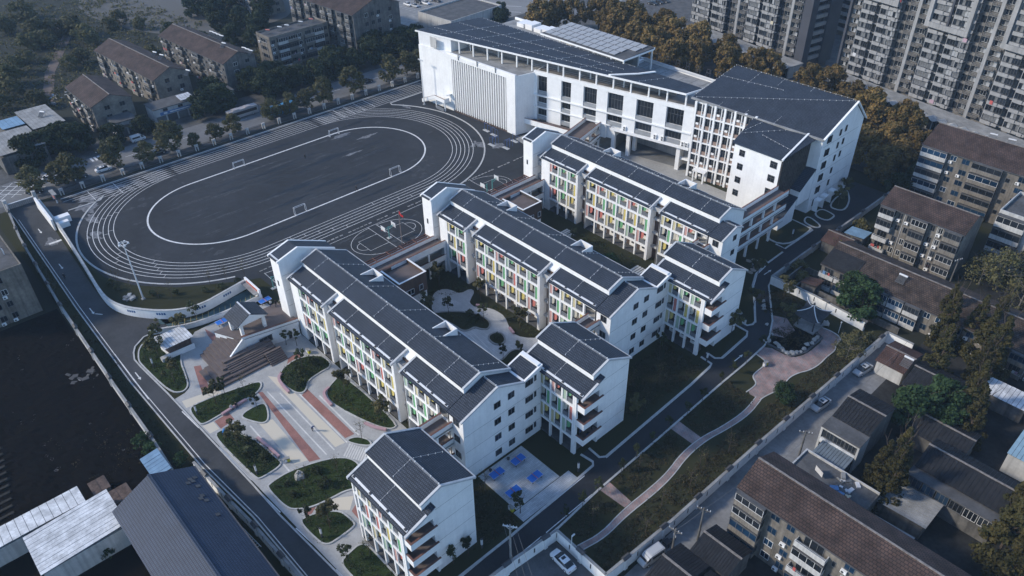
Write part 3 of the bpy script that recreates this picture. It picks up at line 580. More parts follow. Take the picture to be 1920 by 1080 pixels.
def gallery(root, x0, x1, Y0, nb, xb0, xb1, rows, off, skip=()):
    """white frame grid of one facade section from xb0 to xb1 with nb bays; rows = colours top, middle, bottom"""
    bw = (xb1-xb0)/nb
    for i in range(nb+1):
        x = xb0+i*bw; part('column', MB().box(x-.19,Y0,0,x+.19,Y0+.42,14.42), WHITE2, root)
    for k in (1,2,3):
        part('beam', MB().box(x0+.01,Y0+.03,SH*k-.42,x1-.01,Y0+.37,SH*k+.1), WHITE2, root)
        part('gallery_floor', MB().box(x0+.02,Y0+.37,SH*k-.2,x1-.02,Y0+2.45,SH*k+.02), CONC, root)
    part('beam', MB().box(x0+.01,Y0+.03,13.85,x1-.01,Y0+.39,14.46), WHITE2, root)
    part('plinth', MB().box(x0+.05,Y0+.1,0,x1-.05,Y0+2.4,.18), CONCD, root)
    for r, (row, side) in enumerate(zip(rows, ('l','r','l'))):
        for i in range(nb):
            if (r, i) in skip: continue
            cell(root, xb0+i*bw, xb0+(i+1)*bw, Y0, SH*(3-r)+.1, row[i % len(row)], side, off)
    for k in range(4):
        for i in range(nb):
            x = xb0+i*bw
            window(root, x+.5-off[0], Y0+2.4-off[1], SH*k+1.0, bw*.45, 1.7, bars=1)  # dark windows added in every bay to deepen the gallery's shade
            link('door', cached(('door',k>0), lambda: MB().box(0,-.05,0,.95,.01,2.2), BRICKB if k == 0 else FRAME), root, (x+bw*.66-off[0], Y0+2.4-off[1], SH*k+.06))

def roof_pair(root, name, x0, x1, Y0, ya, za, yr, zr, yb, zb, capL=True, capR=True, cond=True):
    part(name, MB().slab([(x0,Y0+ya,za),(x1,Y0+ya,za),(x1,Y0+yr,zr),(x0,Y0+yr,zr)], .18).slab([(x0,Y0+yr,zr),(x1,Y0+yr,zr),(x1,Y0+yb,zb),(x0,Y0+yb,zb)], .18), TILE, root)
    v = MB()
    pts = [(Y0+ya-.06,za),(Y0+yr,zr),(Y0+yb+.06,zb)]
    for on, xa, xb in ((capL, x0-.12, x0+.26), (capR, x1-.26, x1+.12)):
        if on: v = MB(); verge(v, xa, xb, pts, .1, .34); part('verge_coping', v, COPW, root)
    part('eaves_gutter', MB().slab([(x0,Y0+yb,zb+.05),(x1,Y0+yb,zb+.05),(x1,Y0+yb+.22,zb-.02),(x0,Y0+yb+.22,zb-.02)], .25), COPW, root)
    part('ridge_cap', MB().box(x0+.3,Y0+yr-.16,zr-.02,x1-.3,Y0+yr+.16,zr+.07), mat_ridge, root)
    if cond:
        part('lightning_conductor', conductor([(x0+.4,Y0+yr,zr+.05),(x1-.4,Y0+yr,zr+.05)], 1.6, .03, .075), METAL, root)
mat_ridge = mat('ridge_tile', (0.20,0.21,0.225), 0.8, 0.2, 2)
def low_roof(root, x0, x1, Y0, capL=True, capR=True, front=-.45):
    za = 14.62; zb = 16.02
    part('front_roof', MB().slab([(x0,Y0+front,za),(x1,Y0+front,za),(x1,Y0+3.4,zb),(x0,Y0+3.4,zb)], .16), TILE, root)
    v = MB(); pts = [(Y0+front-.05,za),(Y0+3.4,zb)]
    for on, xa, xb in ((capL, x0-.1, x0+.28), (capR, x1-.28, x1+.1)):
        if on: v = MB(); verge(v, xa, xb, pts, .12, .4); part('verge_coping', v, COPW, root)
    sl = (zb-za)/(3.4-front)
    g0, g1 = .10, .42
    part('gutter', MB().slab([(x0+.5,Y0+g0,za+sl*(g0-front)+.07),(x1-.5,Y0+g0,za+sl*(g0-front)+.07),(x1-.5,Y0+g1,za+sl*(g1-front)+.07),(x0+.5,Y0+g1,za+sl*(g1-front)+.07)], .12), METAL, root)
    n = int((x1-x0)/4.2)
    for i in range(n+1): xx = x0+.9+i*(x1-x0-1.8)/max(1,n); part('gutter_outlet', MB().box(xx-.22,Y0+.12,za+.28,xx+.22,Y0+.40,za+.44), STEEL, root)
    nl = max(1, int((x1-x0)/8))
    for i in range(nl):
        xx = x0+(x1-x0)*(i+.5)/nl; part('lightning_conductor', conductor([(xx,Y0+.6,za+sl*1.05+.02),(xx,Y0+3.2,zb-.05)], 1.0), METAL, root)

def dormer(root, x0, x1, Y0):
    t = .22; ya, yb, zt = 9.0, 12.3, 17.45
    def rz(y): return 18.55-(y-6.9)*.496
    prof = [(Y0+ya,rz(ya)-.1),(Y0+ya,rz(ya)+.12),(Y0+yb,zt),(Y0+yb,rz(yb)-.1)]
    prof = [(Y0+ya-.1,rz(ya)-.1),(Y0+ya-.1,zt),(Y0+yb,zt),(Y0+yb,rz(yb)-.15)]
    part('light_well', MB().yz(prof, x0, x0+t).yz(prof, x1-t, x1).yz([(Y0+yb-t,rz(yb)-.15),(Y0+yb-t,zt-.003),(Y0+yb,zt-.003),(Y0+yb,rz(yb)-.15)], x0+t, x1-t), WHITE2, root)

def joints(root, X, y0, y1, zs):
    mb = MB()
    for z in zs: mb.box(X-.002,y0,z-.03,X+.006,y1,z+.03)
    part('wall_joint', mb, CONC, root)

def school_block(label, Y0, segs, lead, bays, rows, tower, dorm, linked=True):
    XL, XE = segs[0][0], segs[2][1]; XU = XE-3.6
    off = (XL, Y0, 0); root = thing('classroom_block', label, 'school building', off, 0, 'gabled classroom blocks')
    part('wall', MB().yz([(Y0+2.4,0),(Y0+2.4,15.2),(Y0+3.38,15.6),(Y0+3.38,17.1),(Y0+6.9,18.3),(Y0+13.2,15.15),(Y0+13.2,0)], XL+.25, XU), WHITE, root)
    if linked: ep = [(Y0,0),(Y0,14.45),(Y0+7.5,17.15),(Y0+13.4,14.35),(Y0+13.4,0)]
    else: ep = [(Y0,0),(Y0,14.45),(Y0+4.4,16.1),(Y0+6.8,15.1),(Y0+6.8,0)]
    part('end_wall', MB().yz(ep, XU-.5 if False else XU, XE), WHITE, root)
    # front blank walls and side walls
    sp = [(Y0,0),(Y0,14.4),(Y0+3.38,15.72),(Y0+3.38,0)]
    part('front_wall', MB().yz(sp, XL, XL+lead), WHITE, root)
    xs = [(XL+lead, segs[0][1]), (segs[1][0], segs[1][1]), (segs[2][0], XU)]
    for (a, b), nb, rw in zip(xs, bays, rows):
        part('side_wall', MB().yz(sp, b-.002, b+.32) if b != XU else MB().yz(sp, b-.3, b-.002), WHITE, root)
        if a != XL+lead: part('side_wall', MB().yz(sp, a-.02, a+.3), WHITE, root)
        gallery(root, a, b, Y0, nb, a+.2, b-.15, rw, off, skip=((0,nb-1),(1,nb-1),(2,nb-1)) if b == XU else ())
    for i in (0, 1):
        a, b = segs[i][1]+.32, segs[i+1][0]-.02
        for k in range(4): part('brick_infill', MB().box(a,Y0+2.1,SH*k+.1,b,Y0+2.4,SH*k+3.4), BRICK, root)
        for k in (1,2,3): part('slab_edge', MB().box(a,Y0+1.3,SH*k-.4,b,Y0+2.1,SH*k+.1), OFFW, root)
        part('recess_roof', MB().box(a,Y0+.9,14.0,b,Y0+3.38,14.35), CONC, root); part('recess_parapet', MB().box(a,Y0+.75,13.7,b,Y0+.9,14.65), OFFW, root)
    low_roof(root, segs[0][0]-.1, segs[0][1]+.35, Y0); low_roof(root, segs[1][0]-.1, segs[1][1]+.35, Y0); low_roof(root, segs[2][0]-.1, XU, Y0, True, False)
    roof_pair(root, 'upper_roof', XL+.2, XU+.15, Y0, 3.2, 17.32, 6.9, 18.55, 13.55, 15.25)
    nl = 5
    for i in range(nl):
        xx = XL+5+(XU-XL-10)*i/(nl-1); part('lightning_conductor', conductor([(xx,Y0+3.5,17.45),(xx,Y0+6.6,18.48)], 1.0), METAL, root); part('lightning_conductor', conductor([(xx+3,Y0+7.2,18.42),(xx+3,Y0+12.8,15.65)], 1.2), METAL, root)
    if linked:
        roof_pair(root, 'end_roof', XU+.1, XE+.15, Y0, -.45, 14.62, 7.5, 17.4, 13.5, 14.6, False, True)
        part('link_wall', MB().yz([(Y0+13.4,0),(Y0+13.4,14.3),(Y0+17.6,15.55),(Y0+17.6,0)], XE-4.6, XE-.004), WHITE, root)
        part('link_roof', MB().slab([(XE-4.7,Y0+13.4,14.55),(XE+.1,Y0+13.4,14.55),(XE+.1,Y0+17.7,15.9),(XE-4.7,Y0+17.7,15.9)], .2), TILE, root)
        for xa, xb in ((XE-.2, XE+.16), (XE-4.8, XE-4.5)): v = MB(); verge(v, xa, xb, [(Y0+13.4,14.55),(Y0+17.8,15.92)], .12, .4); part('verge_coping', v, WHITE2, root)
        part('valley_gutter', MB().box(XE-4.6,Y0+13.3,14.5,XE-.2,Y0+13.75,14.75), WHITE2, root); part('ridge_kerb', MB().box(XE-4.6,Y0+16.9,15.7,XE-.2,Y0+17.7,16.15), WHITE2, root)
        for k in range(4):
            for (yy, dz) in ((6.65, 0), (9.8, .18)): window(root, XE-off[0], yy, 1.2+SH*k+dz, 1.45, 1.4, '+x', bars=1)
            window(root, XE-off[0], 13.8, 1.55+SH*k, 1.85, 1.35, '+x', bars=2); window(root, XE-off[0], 15.9, 1.75+SH*k, .55, 1.3, '+x', bars=0)
        joints(root, XE, Y0+.2, Y0+17.4, [3.1, 6.9, 10.7])
    else:
        roof_pair(root, 'end_roof', XU+.1, XE+.15, Y0, -.45, 14.62, 4.4, 16.35, 7.0, 15.3, False, True)
        for k in (1,2,3): window(root, XE-off[0], 3.9, 1.4+SH*k, 1.3, 1.4, '+x', bars=1)
        joints(root, XE, Y0+.2, Y0+6.6, [3.1, 6.9, 10.7])
    for k in range(1, 4): window(root, XU+1.1-off[0], 0, 1.0+SH*k, 1.5, 1.5, '-y', bars=1)
    for (a, b) in dorm: dormer(root, a, b, Y0)
    # stair tower at the track end
    ta, tb = tower
    tw = link('stair_tower', MB().yz([(Y0-.9,0),(Y0-.9,18.1),(Y0+3.7,19.45),(Y0+11.6,15.75),(Y0+11.6,0)], ta, tb).mesh('stair_tower', WHITE, (XL,Y0,0)), root)
    tr = MB().slab([(ta-.15,Y0-1.2,18.15),(tb+.15,Y0-1.2,18.15),(tb+.15,Y0+3.7,19.62),(ta-.15,Y0+3.7,19.62)], .16).slab([(ta-.15,Y0+3.7,19.62),(tb+.15,Y0+3.7,19.62),(tb+.15,Y0+11.9,15.75),(ta-.15,Y0+11.9,15.75)], .16)
    part('tower_roof', tr, TILE, tw)
    v = MB(); pts = [(Y0-1.25,18.15),(Y0+3.7,19.62),(Y0+11.95,15.75)]
    for xa, xb in ((ta-.25, ta+.15), (tb-.15, tb+.25)): v = MB(); verge(v, xa, xb, pts, .1, .36); part('verge_coping', v, WHITE2, tw)
    part('tower_gutter', MB().box(ta+.2,Y0-.9,18.35,tb-.2,Y0-.6,18.5), METAL, tw)
    window(tw, ta+1.2-XL, -.9, 11.2, .45, 1.3, bars=0)
    joints(tw, tb, Y0-.7, Y0+2.2, [6.9, 10.7, 14.5])
    if tb < XL-.3:
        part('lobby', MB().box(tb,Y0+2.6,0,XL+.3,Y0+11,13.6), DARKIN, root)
        for k in (1,2,3): part('lobby_balcony', MB().box(tb+.02,Y0+1.0,SH*k-.3,XL-.02,Y0+2.6,SH*k+1.0), OFFW, root)
        part('lobby_roof', MB().box(tb+.02,Y0+.8,13.6,XL-.02,Y0+11.4,13.95), CONC, root)
    return root

rowsA = [['gry','gyy','rgg'], ['ryygry','gyggry','ygrgyy'], ['gyyb','gggb','ggrb']]
rowsB = [['yg','yg','gr'], ['ygrgyg','gygrgg','rygyyr'], ['ryyb','ggyb','rggb']]
rowsC = [['rgg','ggy','rgy'], ['yrygrg','yggyyg','rryggr'], ['yyrb','gggb','yygb']]
blA = school_block('long white classroom block with grey gabled roof, the one facing the striped plaza', 52.4, [(-125.1,-112.4),(-109.7,-89.6),(-86.7,-70.2)], 2.6, (3,6,4), rowsA, (-130.2,-126.7), [(-112.5,-109.2),(-89.5,-86.2)])
blB = school_block('middle one of the three long white classroom blocks, between the two courtyards', 89.8, [(-123.6,-114.4),(-111.3,-91.1),(-88.3,-71.7)], 2.4, (2,6,4), rowsB, (-128.3,-124.9), [(-113.9,-110.6),(-91.1,-87.7)])
blC = school_block('long white classroom block next to the open undercroft building', 126.8, [(-127.9,-115.4),(-112.4,-92.4),(-89.4,-72.5)], 2.6, (3,6,4), rowsC, (-133.7,-130.3), [(-115.4,-112.0),(-92.1,-88.8)], False)

def school_wing(label, Y0, X0, rows):
    X1 = X0+13.3; off = (X0, Y0, 0)
    root = thing('classroom_wing', label, 'school building', off, 0, 'short classroom wings by the road')
    part('wall', MB().yz([(Y0+2.4,0),(Y0+2.4,15.2),(Y0+3.38,15.6),(Y0+3.38,17.1),(Y0+6.9,18.3),(Y0+12.7,15.35),(Y0+12.7,0)], X0, X1-2.6), WHITE, root)
    part('end_wall', MB().yz([(Y0+5.0,0),(Y0+5.0,17.5),(Y0+6.9,18.3),(Y0+12.7,15.35),(Y0+12.7,0)], X1-2.6, X1), WHITE, root)
    part('roof_wall', MB().yz([(Y0+3.0,15.3),(Y0+3.0,15.5),(Y0+3.38,15.6),(Y0+3.38,17.1),(Y0+5.0,17.6),(Y0+5.0,15.3)], X1-2.6, X1-.02), WHITE, root)
    sp = [(Y0,0),(Y0,14.4),(Y0+3.38,15.72),(Y0+3.38,0)]
    part('side_wall', MB().yz(sp, X0-.02, X0+.34), WHITE, root)
    gallery(root, X0+.3, X1-.95, Y0, 4, X0+1.2, X1-1.2, rows, off)
    low_roof(root, X0-.15, X1+1.15, Y0)
    part('soffit_wall', MB().yz([(Y0+.4,14.3),(Y0+.4,14.7),(Y0+4.98,16.0),(Y0+4.98,14.3)], X1-.9, X1+1.0), WHITE, root)
    part('low_roof_end', MB().slab([(X1+.02,Y0+3.4,16.02),(X1+1.15,Y0+3.4,16.02),(X1+1.15,Y0+5.0,16.6),(X1+.02,Y0+5.0,16.6)], .16), TILE, root)
    roof_pair(root, 'upper_roof', X0-.2, X1+.1, Y0, 3.2, 17.32, 6.9, 18.55, 13.1, 15.3)
    xx = (X0+X1)/2; part('lightning_conductor', conductor([(xx,Y0+3.5,17.45),(xx,Y0+6.6,18.48)], 1.0), METAL, root); part('lightning_conductor', conductor([(xx,Y0+7.2,18.42),(xx,Y0+12.4,15.75)], 1.2), METAL, root)
    for k in (1,2,3):
        b = link('balcony', MB().box(X1-2.6,Y0+.45,SH*k-.25,X1+1.0,Y0+5.0,SH*k+.02).mesh('balcony', DECK, off), root)
        part('parapet', MB().box(X1+1.0,Y0+.2,SH*k-.5,X1+1.18,Y0+5.0,SH*k+1.0).box(X1-.7,Y0+.2,SH*k-.5,X1+1.0,Y0+.38,SH*k+1.0), WHITE2, b)
        part('coping', MB().box(X1+.92,Y0+.14,SH*k+1.002,X1+1.26,Y0+5.0,SH*k+1.07).box(X1-.7,Y0+.14,SH*k+1.002,X1+.92,Y0+.46,SH*k+1.07), COPING, b)
        window(root, X1-2.6-X0, 2.9, SH*k+.15, 1.5, 2.2, '+x', bars=1)
    part('end_return', MB().box(X1,Y0+5.0,0,X1+.12,Y0+5.35,15.6), WHITE, root)
    part('column', MB().box(X1-1.0,Y0+.02,0,X1-.55,Y0+.5,14.4), WHITE2, root)
    joints(root, X1, Y0+5.4, Y0+12.5, [3.1, 6.9, 10.7, 14.3])
    return root
wD = school_wing('short white classroom wing at the corner of the two school roads, nearest the plaza', 33.1, -73.2, ['yyrg','rryg','gygr'])
wA = school_wing('short white classroom wing overlooking the blue table tennis tables', 70.1, -74.6, ['gyrg','yggr','ryyg'])
wB = school_wing('short white classroom wing opposite the pavilion garden', 107.3, -75.7, ['rygg','yryy','rygg'])

def bridge(label, x0, x1, y0, y1, name='footbridge'):
    root = thing(name, label, 'footbridge', (x0, y0, 0), 0, 'open bridges between the blocks and the wings')
    for k in (1,2,3):
        d = part('deck', MB().box(x0,y0,SH*k-.3,x1,y1,SH*k), DECK, root)
        for xa in (x0, x1-.2): part('parapet', MB().box(xa,y0,SH*k-.55,xa+.2,y1,SH*k+1.05), WHITE2, d); part('coping', MB().box(xa-.06,y0,SH*k+1.052,xa+.26,y1,SH*k+1.12), COPING, d)
    for x in (x0+.02, x1-.42): part('column', MB().box(x,(y0+y1)/2-.2,0,x+.4,(y0+y1)/2+.2,SH*3-.56), WHITE2, root)
    return root
bridge('white footbridge joining the corner wing to the plaza block', -76.0, -73.0, 46.0, 52.36)
bridge('white footbridge joining the table tennis wing to the middle block', -77.3, -74.3, 83.0, 89.76)
bridge('white footbridge joining the pavilion garden wing to the block beyond it', -78.6, -75.6, 120.2, 126.76)
lk = bridge('white stacked link bridge from the last long block to the slatted tall building', -79.6, -76.5, 140.1, 160.4)
for y in (145, 155): part('column', MB().box(-77.0,y,0,-76.52,y+.45,SH*3-.56), WHITE2, lk)

def corridor(label, x0, x1, y0, y1, pav, label2):
    root = thing('corridor', label, 'corridor', (x0, y0, 0), 0, 'two storey corridors between the blocks')
    part('roof_deck', MB().box(x0+.2,y0,7.3,x1-.2,y1,7.62), DECK, root)
    part('floor', MB().box(x0+.2,y0,3.5,x1-.2,y1,3.8), mat_cor, root)
    for x in (x0, x1-.2):
        part('parapet', MB().box(x,y0,6.9,x+.2,y1,8.55), WHITE2, root); part('coping', MB().box(x-.06,y0,8.552,x+.26,y1,8.62), COPING, root)
        part('parapet', MB().box(x,y0,3.3,x+.2,y1,4.8), WHITE2, root); part('coping', MB().box(x-.06,y0,4.802,x+.26,y1,4.87), COPING, root)
        n = max(2, int((y1-y0)/4.5))
        for i in range(n+1):
            yy = y0+.1+(y1-y0-.6)*i/n
            part('column', MB().box(x-.05,yy,0,x+.25,yy+.4,3.29).box(x-.05,yy,4.88,x+.25,yy+.4,6.89), WHITE2, root)
    # planter trough with red-brown pergola timber on the track side
    part('trough', MB().box(x0-3.3,y0+.6,6.6,x0-.04,y1-.4,6.9).box(x0-3.4,y0+.6,0.0,x0-3.15,y1-.4,6.6), OFFW, root)
    for i in range(4): part('pergola_beam', MB().box(x0-3.25+i*.85,y0+.6,7.35,x0-3.05+i*.85,y1-.4,7.6), PERG, root)
    n = 7
    for i in range(n): yy = y0+.8+(y1-y0-1.8)*i/(n-1); part('pergola_rafter', MB().box(x0-3.3,yy,7.602,x0-.3,yy+.16,7.74), COPING, root)
    for i in range(5):
        yy = y0+1+(y1-y0-2)*i/4; part('pergola_post', MB().box(x0-3.2,yy,6.9,x0-3.05,yy+.15,7.35), PERG, root)
    px0, px1, py0, py1 = pav
    r2 = thing('brick_pavilion', label2, 'pavilion', (px0, py0, 0), 0, 'brick clad stair pavilions')
    part('base', MB().box(px0+.15,py0+.15,0,px1-.15,py1-.15,3.79), WHITE, r2)
    part('brick_wall', MB().box(px0,py0,3.8,px1,py1,7.7), BRICK, r2)
    part('roof_deck', MB().box(px0+.3,py0+.3,7.7,px1-.3,py1-.3,7.78), DECK, r2)
    pp = MB(); pp.box(px0,py0,7.7,px1,py0+.28,8.6); pp.box(px1-.28,py0+.28,7.7,px1,py1-.28,8.6); pp.box(px0,py1-.28,7.7,px1,py1,8.6); pp.box(px0,py0+.28,7.7,px0+.28,py0+2.6,8.6)
    part('parapet', pp, BRICK, r2)
    cp = MB(); cp.box(px0-.06,py0-.06,8.602,px1+.06,py0+.34,8.68); cp.box(px1-.34,py0+.34,8.602,px1+.06,py1-.34,8.68); cp.box(px0-.06,py1-.34,8.602,px1+.06,py1+.06,8.68)
    part('coping', cp, WHITE2, r2)
    for (yy, w) in ((1.0, 2.6), (5.0, 1.0)): window(r2, px1-px0, yy, 4.6, w, 1.4, '+x', FRAMEW, bars=2 if w > 2 else 0, depth=.15)
    window(r2, px1-px0-.15, 1.2, 1.0, 1.8, 1.8, '+x')
    return root
mat_cor = mat('corridor_floor', (0.42,0.36,0.29), 0.85, 0.1, 0.6)
corridor('corridor with brown roof deck from the plaza block to the middle block', -125.2, -121.7, 65.7, 89.7, (-121.6,-114.8,71.6,78.8), 'brown brick pavilion with roof deck in the paved courtyard')
corridor('corridor with brown roof deck from the middle block to the third long block', -130.2, -126.7, 103.1, 126.7, (-126.6,-119.0,111.8,118.2), 'brown brick pavilion with roof deck in the planted courtyard')
# ------------------------------------------------------------------ gym hall and the long building over the undercroft
GREYPAN = mat('grey_spandrel', (0.27,0.28,0.29), 0.7, 0.08, 0.6)
g = thing('gym_hall', 'tall white gym hall with vertical fins beside the running track', 'gym hall', (-208.6,148.9,0))
part('wall', MB().prism([(-208.6,148.9),(-192.9,149.95),(-192.9,150.9),(-168.5,152.5),(-168.5,151.55),(-164.8,151.8),(-163.3,158.5),(-165,172),(-206,172)], 0, 19.0), WHITE, g)
part('upper_wall', MB().prism([(-208.5,149.1),(-195.2,152.0),(-194.6,157.5),(-197,168.5),(-205,170)], 19.0, 23.15), WHITE, g)
part('fin_backing', MB().prism([(-192.8,150.55),(-168.6,152.15),(-168.6,152.45),(-192.8,150.85)], .5, 17.75), mat('fin_shadow_panel', (0.13,0.13,0.135), 0.9, 0.1, 0.5), g)  # backing coloured dark to paint in the shaded gaps between fins
part('lintel', MB().prism([(-192.9,149.95),(-168.5,151.55),(-168.5,152.5),(-192.9,150.9)], 17.75, 18.99), WHITE, g)
part('sill', MB().prism([(-192.9,149.9),(-168.5,151.5),(-168.5,152.5),(-192.9,150.9)], 0, .5), BRICKB, g)
for i in range(24):
    t = (i+.5)/24; x = -192.9+24.4*t; y = 149.95+1.6*t
    part('fin', MB().box(x-.18,y-.02,.5,x+.18,y+.6,17.75), WHITE2, g)
part('roof_slab', MB().prism([(-195,151.2),(-165,152.2),(-163.7,158.6),(-166,166),(-195,159)], 19.0, 19.06), CONC, g)
part('parapet', MB().prism([(-195.2,150.0),(-164.8,151.8),(-164.6,152.3),(-195.2,150.5)], 19.0, 19.5), WHITE2, g)
for x in (-189.5,-181,-173): part('vent_pipe', MB().box(x,149.7+(x+192.9)*.0656,18.2,x+.2,149.95+(x+192.9)*.0656,19.9), CONC, g)
part('door', MB().prism([(-202.6,149.25),(-199.6,149.45),(-199.6,149.55),(-202.6,149.35)], 19.5, 22.9), OFFW, g)
st = part('outside_stair', MB().slab([(-206.5,147.0,.2),(-199.8,147.4,3.2),(-199.8,148.6,3.2),(-206.5,148.3,.2)], .3).box(-199.8,147.4,2.9,-194.6,149.3,3.2), WHITE2, g)
part('parapet', MB().slab([(-206.5,146.9,1.3),(-199.8,147.3,4.3),(-199.8,147.45,4.3),(-206.5,147.05,1.3)], 1.1).box(-199.8,147.25,2.9,-194.5,147.4,4.3).box(-194.6,147.4,2.9,-194.45,149.3,4.3), WHITE2, st)
part('coping', MB().slab([(-206.5,146.85,1.36),(-199.8,147.25,4.36),(-199.8,147.5,4.36),(-206.5,147.1,1.36)], .06).box(-199.8,147.2,4.3,-194.4,147.45,4.36), COPING, st)
part('landing_post', MB().box(-199.6,147.5,0,-199.3,147.8,2.9), WHITE2, st); part('landing_post', MB().box(-194.9,147.5,0,-194.6,147.8,2.9), WHITE2, st)
part('railing', MB().box(-198.8,147.0,0,-194.8,147.05,1.2), RAIL, g)
part('canopy', MB().box(-195.6,147.6,5.6,-193.6,150.2,5.85), WHITE2, g)

A12 = math.atan2(11.0, 51.0)
e = thing('undercroft_building', 'long white building with tall windows raised over an open undercroft', 'school building', (-163.5,158.5,0), A12)
L_ = 52.2
wins = [(1.2,4.7),(9.8,13.2),(17.5,22.0),(25.6,30.7),(34.9,40.2),(44.2,49.4)]
lpart('wall', MB().box(0,.7,4.0,27.6,12,18.9).box(27.602,.7,7.25,L_,12,18.9), WHITE, e)
lpart('rear_wall', MB().box(0,12,3.8,27.6,17,18.9).box(27.602,12,7.25,50.5,17,18.9), OFFW, e)
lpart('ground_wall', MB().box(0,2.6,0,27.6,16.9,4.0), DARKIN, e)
xs = [0]+[v for w in wins for v in w]+[L_]
for i in range(0, len(xs), 2):
    lo = 4.0 if xs[i] < 26 else 7.25
    lpart('wall_panel', MB().box(xs[i],0,lo,xs[i+1],.7,18.4), WHITE2, e)
lpart('parapet', MB().box(-.05,-.12,18.4,L_,.68,19.6), WHITE2, e)
lpart('ledge', MB().box(0,-.45,12.0,L_,0,12.35), WHITE2, e); lpart('ledge', MB().box(0,-.35,8.3,27.0,0,8.55), WHITE2, e)
lpart('floor_beam', MB().box(27.4,-.5,7.2,L_,0,7.95), WHITE2, e)
for i, (a, b) in enumerate(wins):
    window(e, a+.1, .7, 13.5, b-a-.2, 4.7, bars=2 if b-a < 4 else 4, hbar=True)
    lpart('spandrel', MB().box(a+.05,.15,12.36,b-.05,.3,13.5), GREYPAN, e)
    if i < 4:
        window(e, a+.1, .7, 9.7, b-a-.2, 1.8, bars=2); lpart('spandrel', MB().box(a+.05,.15,8.56,b-.05,.3,9.6), GREYPAN, e)
        if i < 3: window(e, a+.1, .7, 5.6, b-a-.2, 2.0, bars=2); lpart('spandrel', MB().box(a+.05,.15,4.3,b-.05,.3,5.5), GREYPAN, e)
    else:
        window(e, a+.1, .7, 9.3, b-a-.2, 2.0, bars=4); lpart('spandrel', MB().box(a+.05,.15,7.96,b-.05,.3,9.2), GREYPAN, e)
for x in (31.4, 41.2, 43.5, 49.8, 50.9):
    a = lpart('air_conditioner', MB().box(x,-.42,8.0,x+.9,.0,9.35), WHITE2, e); lpart('fan_grille', MB().tube((x+.45,-.425,8.35),(x+.45,-.45,8.35),.3,None,12).tube((x+.45,-.425,9.0),(x+.45,-.45,9.0),.3,None,12), FRAME, a)
bal = lpart('balcony', MB().box(-1.5,-3.2,3.7,24.0,.0,4.0), DECK, e)
lpart('parapet', MB().box(-1.5,-3.35,3.3,24.0,-3.2,5.0), WHITE2, bal); lpart('coping', MB().box(-1.5,-3.42,5.002,24.0,-3.13,5.07), COPING, bal)
for x in (2.5, 7.5, 12.5, 17.5, 22.5): lpart('column', MB().box(x,-3.1,0,x+.5,-2.6,3.3), WHITE2, e)
for x in (3.6, 8.6, 13.6, 18.6): window(e, x, 2.6, .3, 3.6, 2.7, bars=3, name='shopfront')
for (x, y) in ((28.0,.4),(33.0,.4),(33.0,4.5),(28.0,9.5),(48.9,.4),(49.4,10.5)): lpart('pillar', MB().box(x-.55,y,0,x+.55,y+1.0,7.2), WHITE2, e)
lpart('side_pier', MB().box(48.4,1.42,0,49.0,4.4,7.2).box(49.0,.9,3.3,52.1,2.0,3.9), WHITE2, e)
lpart('ceiling', MB().box(27.7,.75,6.95,L_,16.9,7.2), OFFW, e)
lpart('undercroft_wall', MB().box(34,16.6,0,52,16.9,6.9), OFFW, e)
lpart('terrace_floor', MB().box(.1,.6,18.9,L_-.2,9,19.0), mat('terrace_paving', (0.19,0.18,0.17), 0.9, 0.15, 0.3), e)
lpart('terrace_wall', MB().box(-30,6.2,19.0,44,6.5,23.4), mat('terrace_back_wall', (0.23,0.215,0.205), 0.9, 0.15, 0.5), e)
lpart('handrail', MB().box(-3,3.4,20.0,30,3.46,20.06).box(-3,3.4,19.5,30,3.46,19.55), METAL, e)
for i in range(15):
    x = -29+i*5.6
    lpart('roof_post', MB().box(x-.2,.25,19.0,x+.2,.65,23.35), WHITE2, e)
    if i % 2 == 0 and x < 48: lpart('roof_post', MB().box(x+1.2,4.2,19.0,x+1.55,4.55,23.6), WHITE2, e)
FRl, FRr, BKr, BKl = Vector((-209.6,149.0,23.55)), Vector((-115.0,168.5,23.55)), Vector((-113.6,173.6,23.9)), Vector((-199.6,169.3,25.3))
rf = part_r = link('roof', None, e); 
def to_e(p):
    d = Vector((p[0]+163.5, p[1]-158.5, 0)); c, s_ = math.cos(-A12), math.sin(-A12)
    return (d.x*c-d.y*s_, d.x*s_+d.y*c, p[2])
bpy.data.objects.remove(rf)
def eslab(name, pts, t, m, par=e): return lpart(name, MB().slab([to_e(p) for p in pts], t), m, par)
rf = eslab('roof', [FRl,FRr,BKr,BKl], .12, TILE)
eslab('roof_edge', [FRl+Vector((-.2,-.25,-.13)),FRr+Vector((.3,-.25,-.13)),BKr+Vector((.3,.1,-.13)),BKl+Vector((-.3,.1,-.13))], .45, WHITE2)
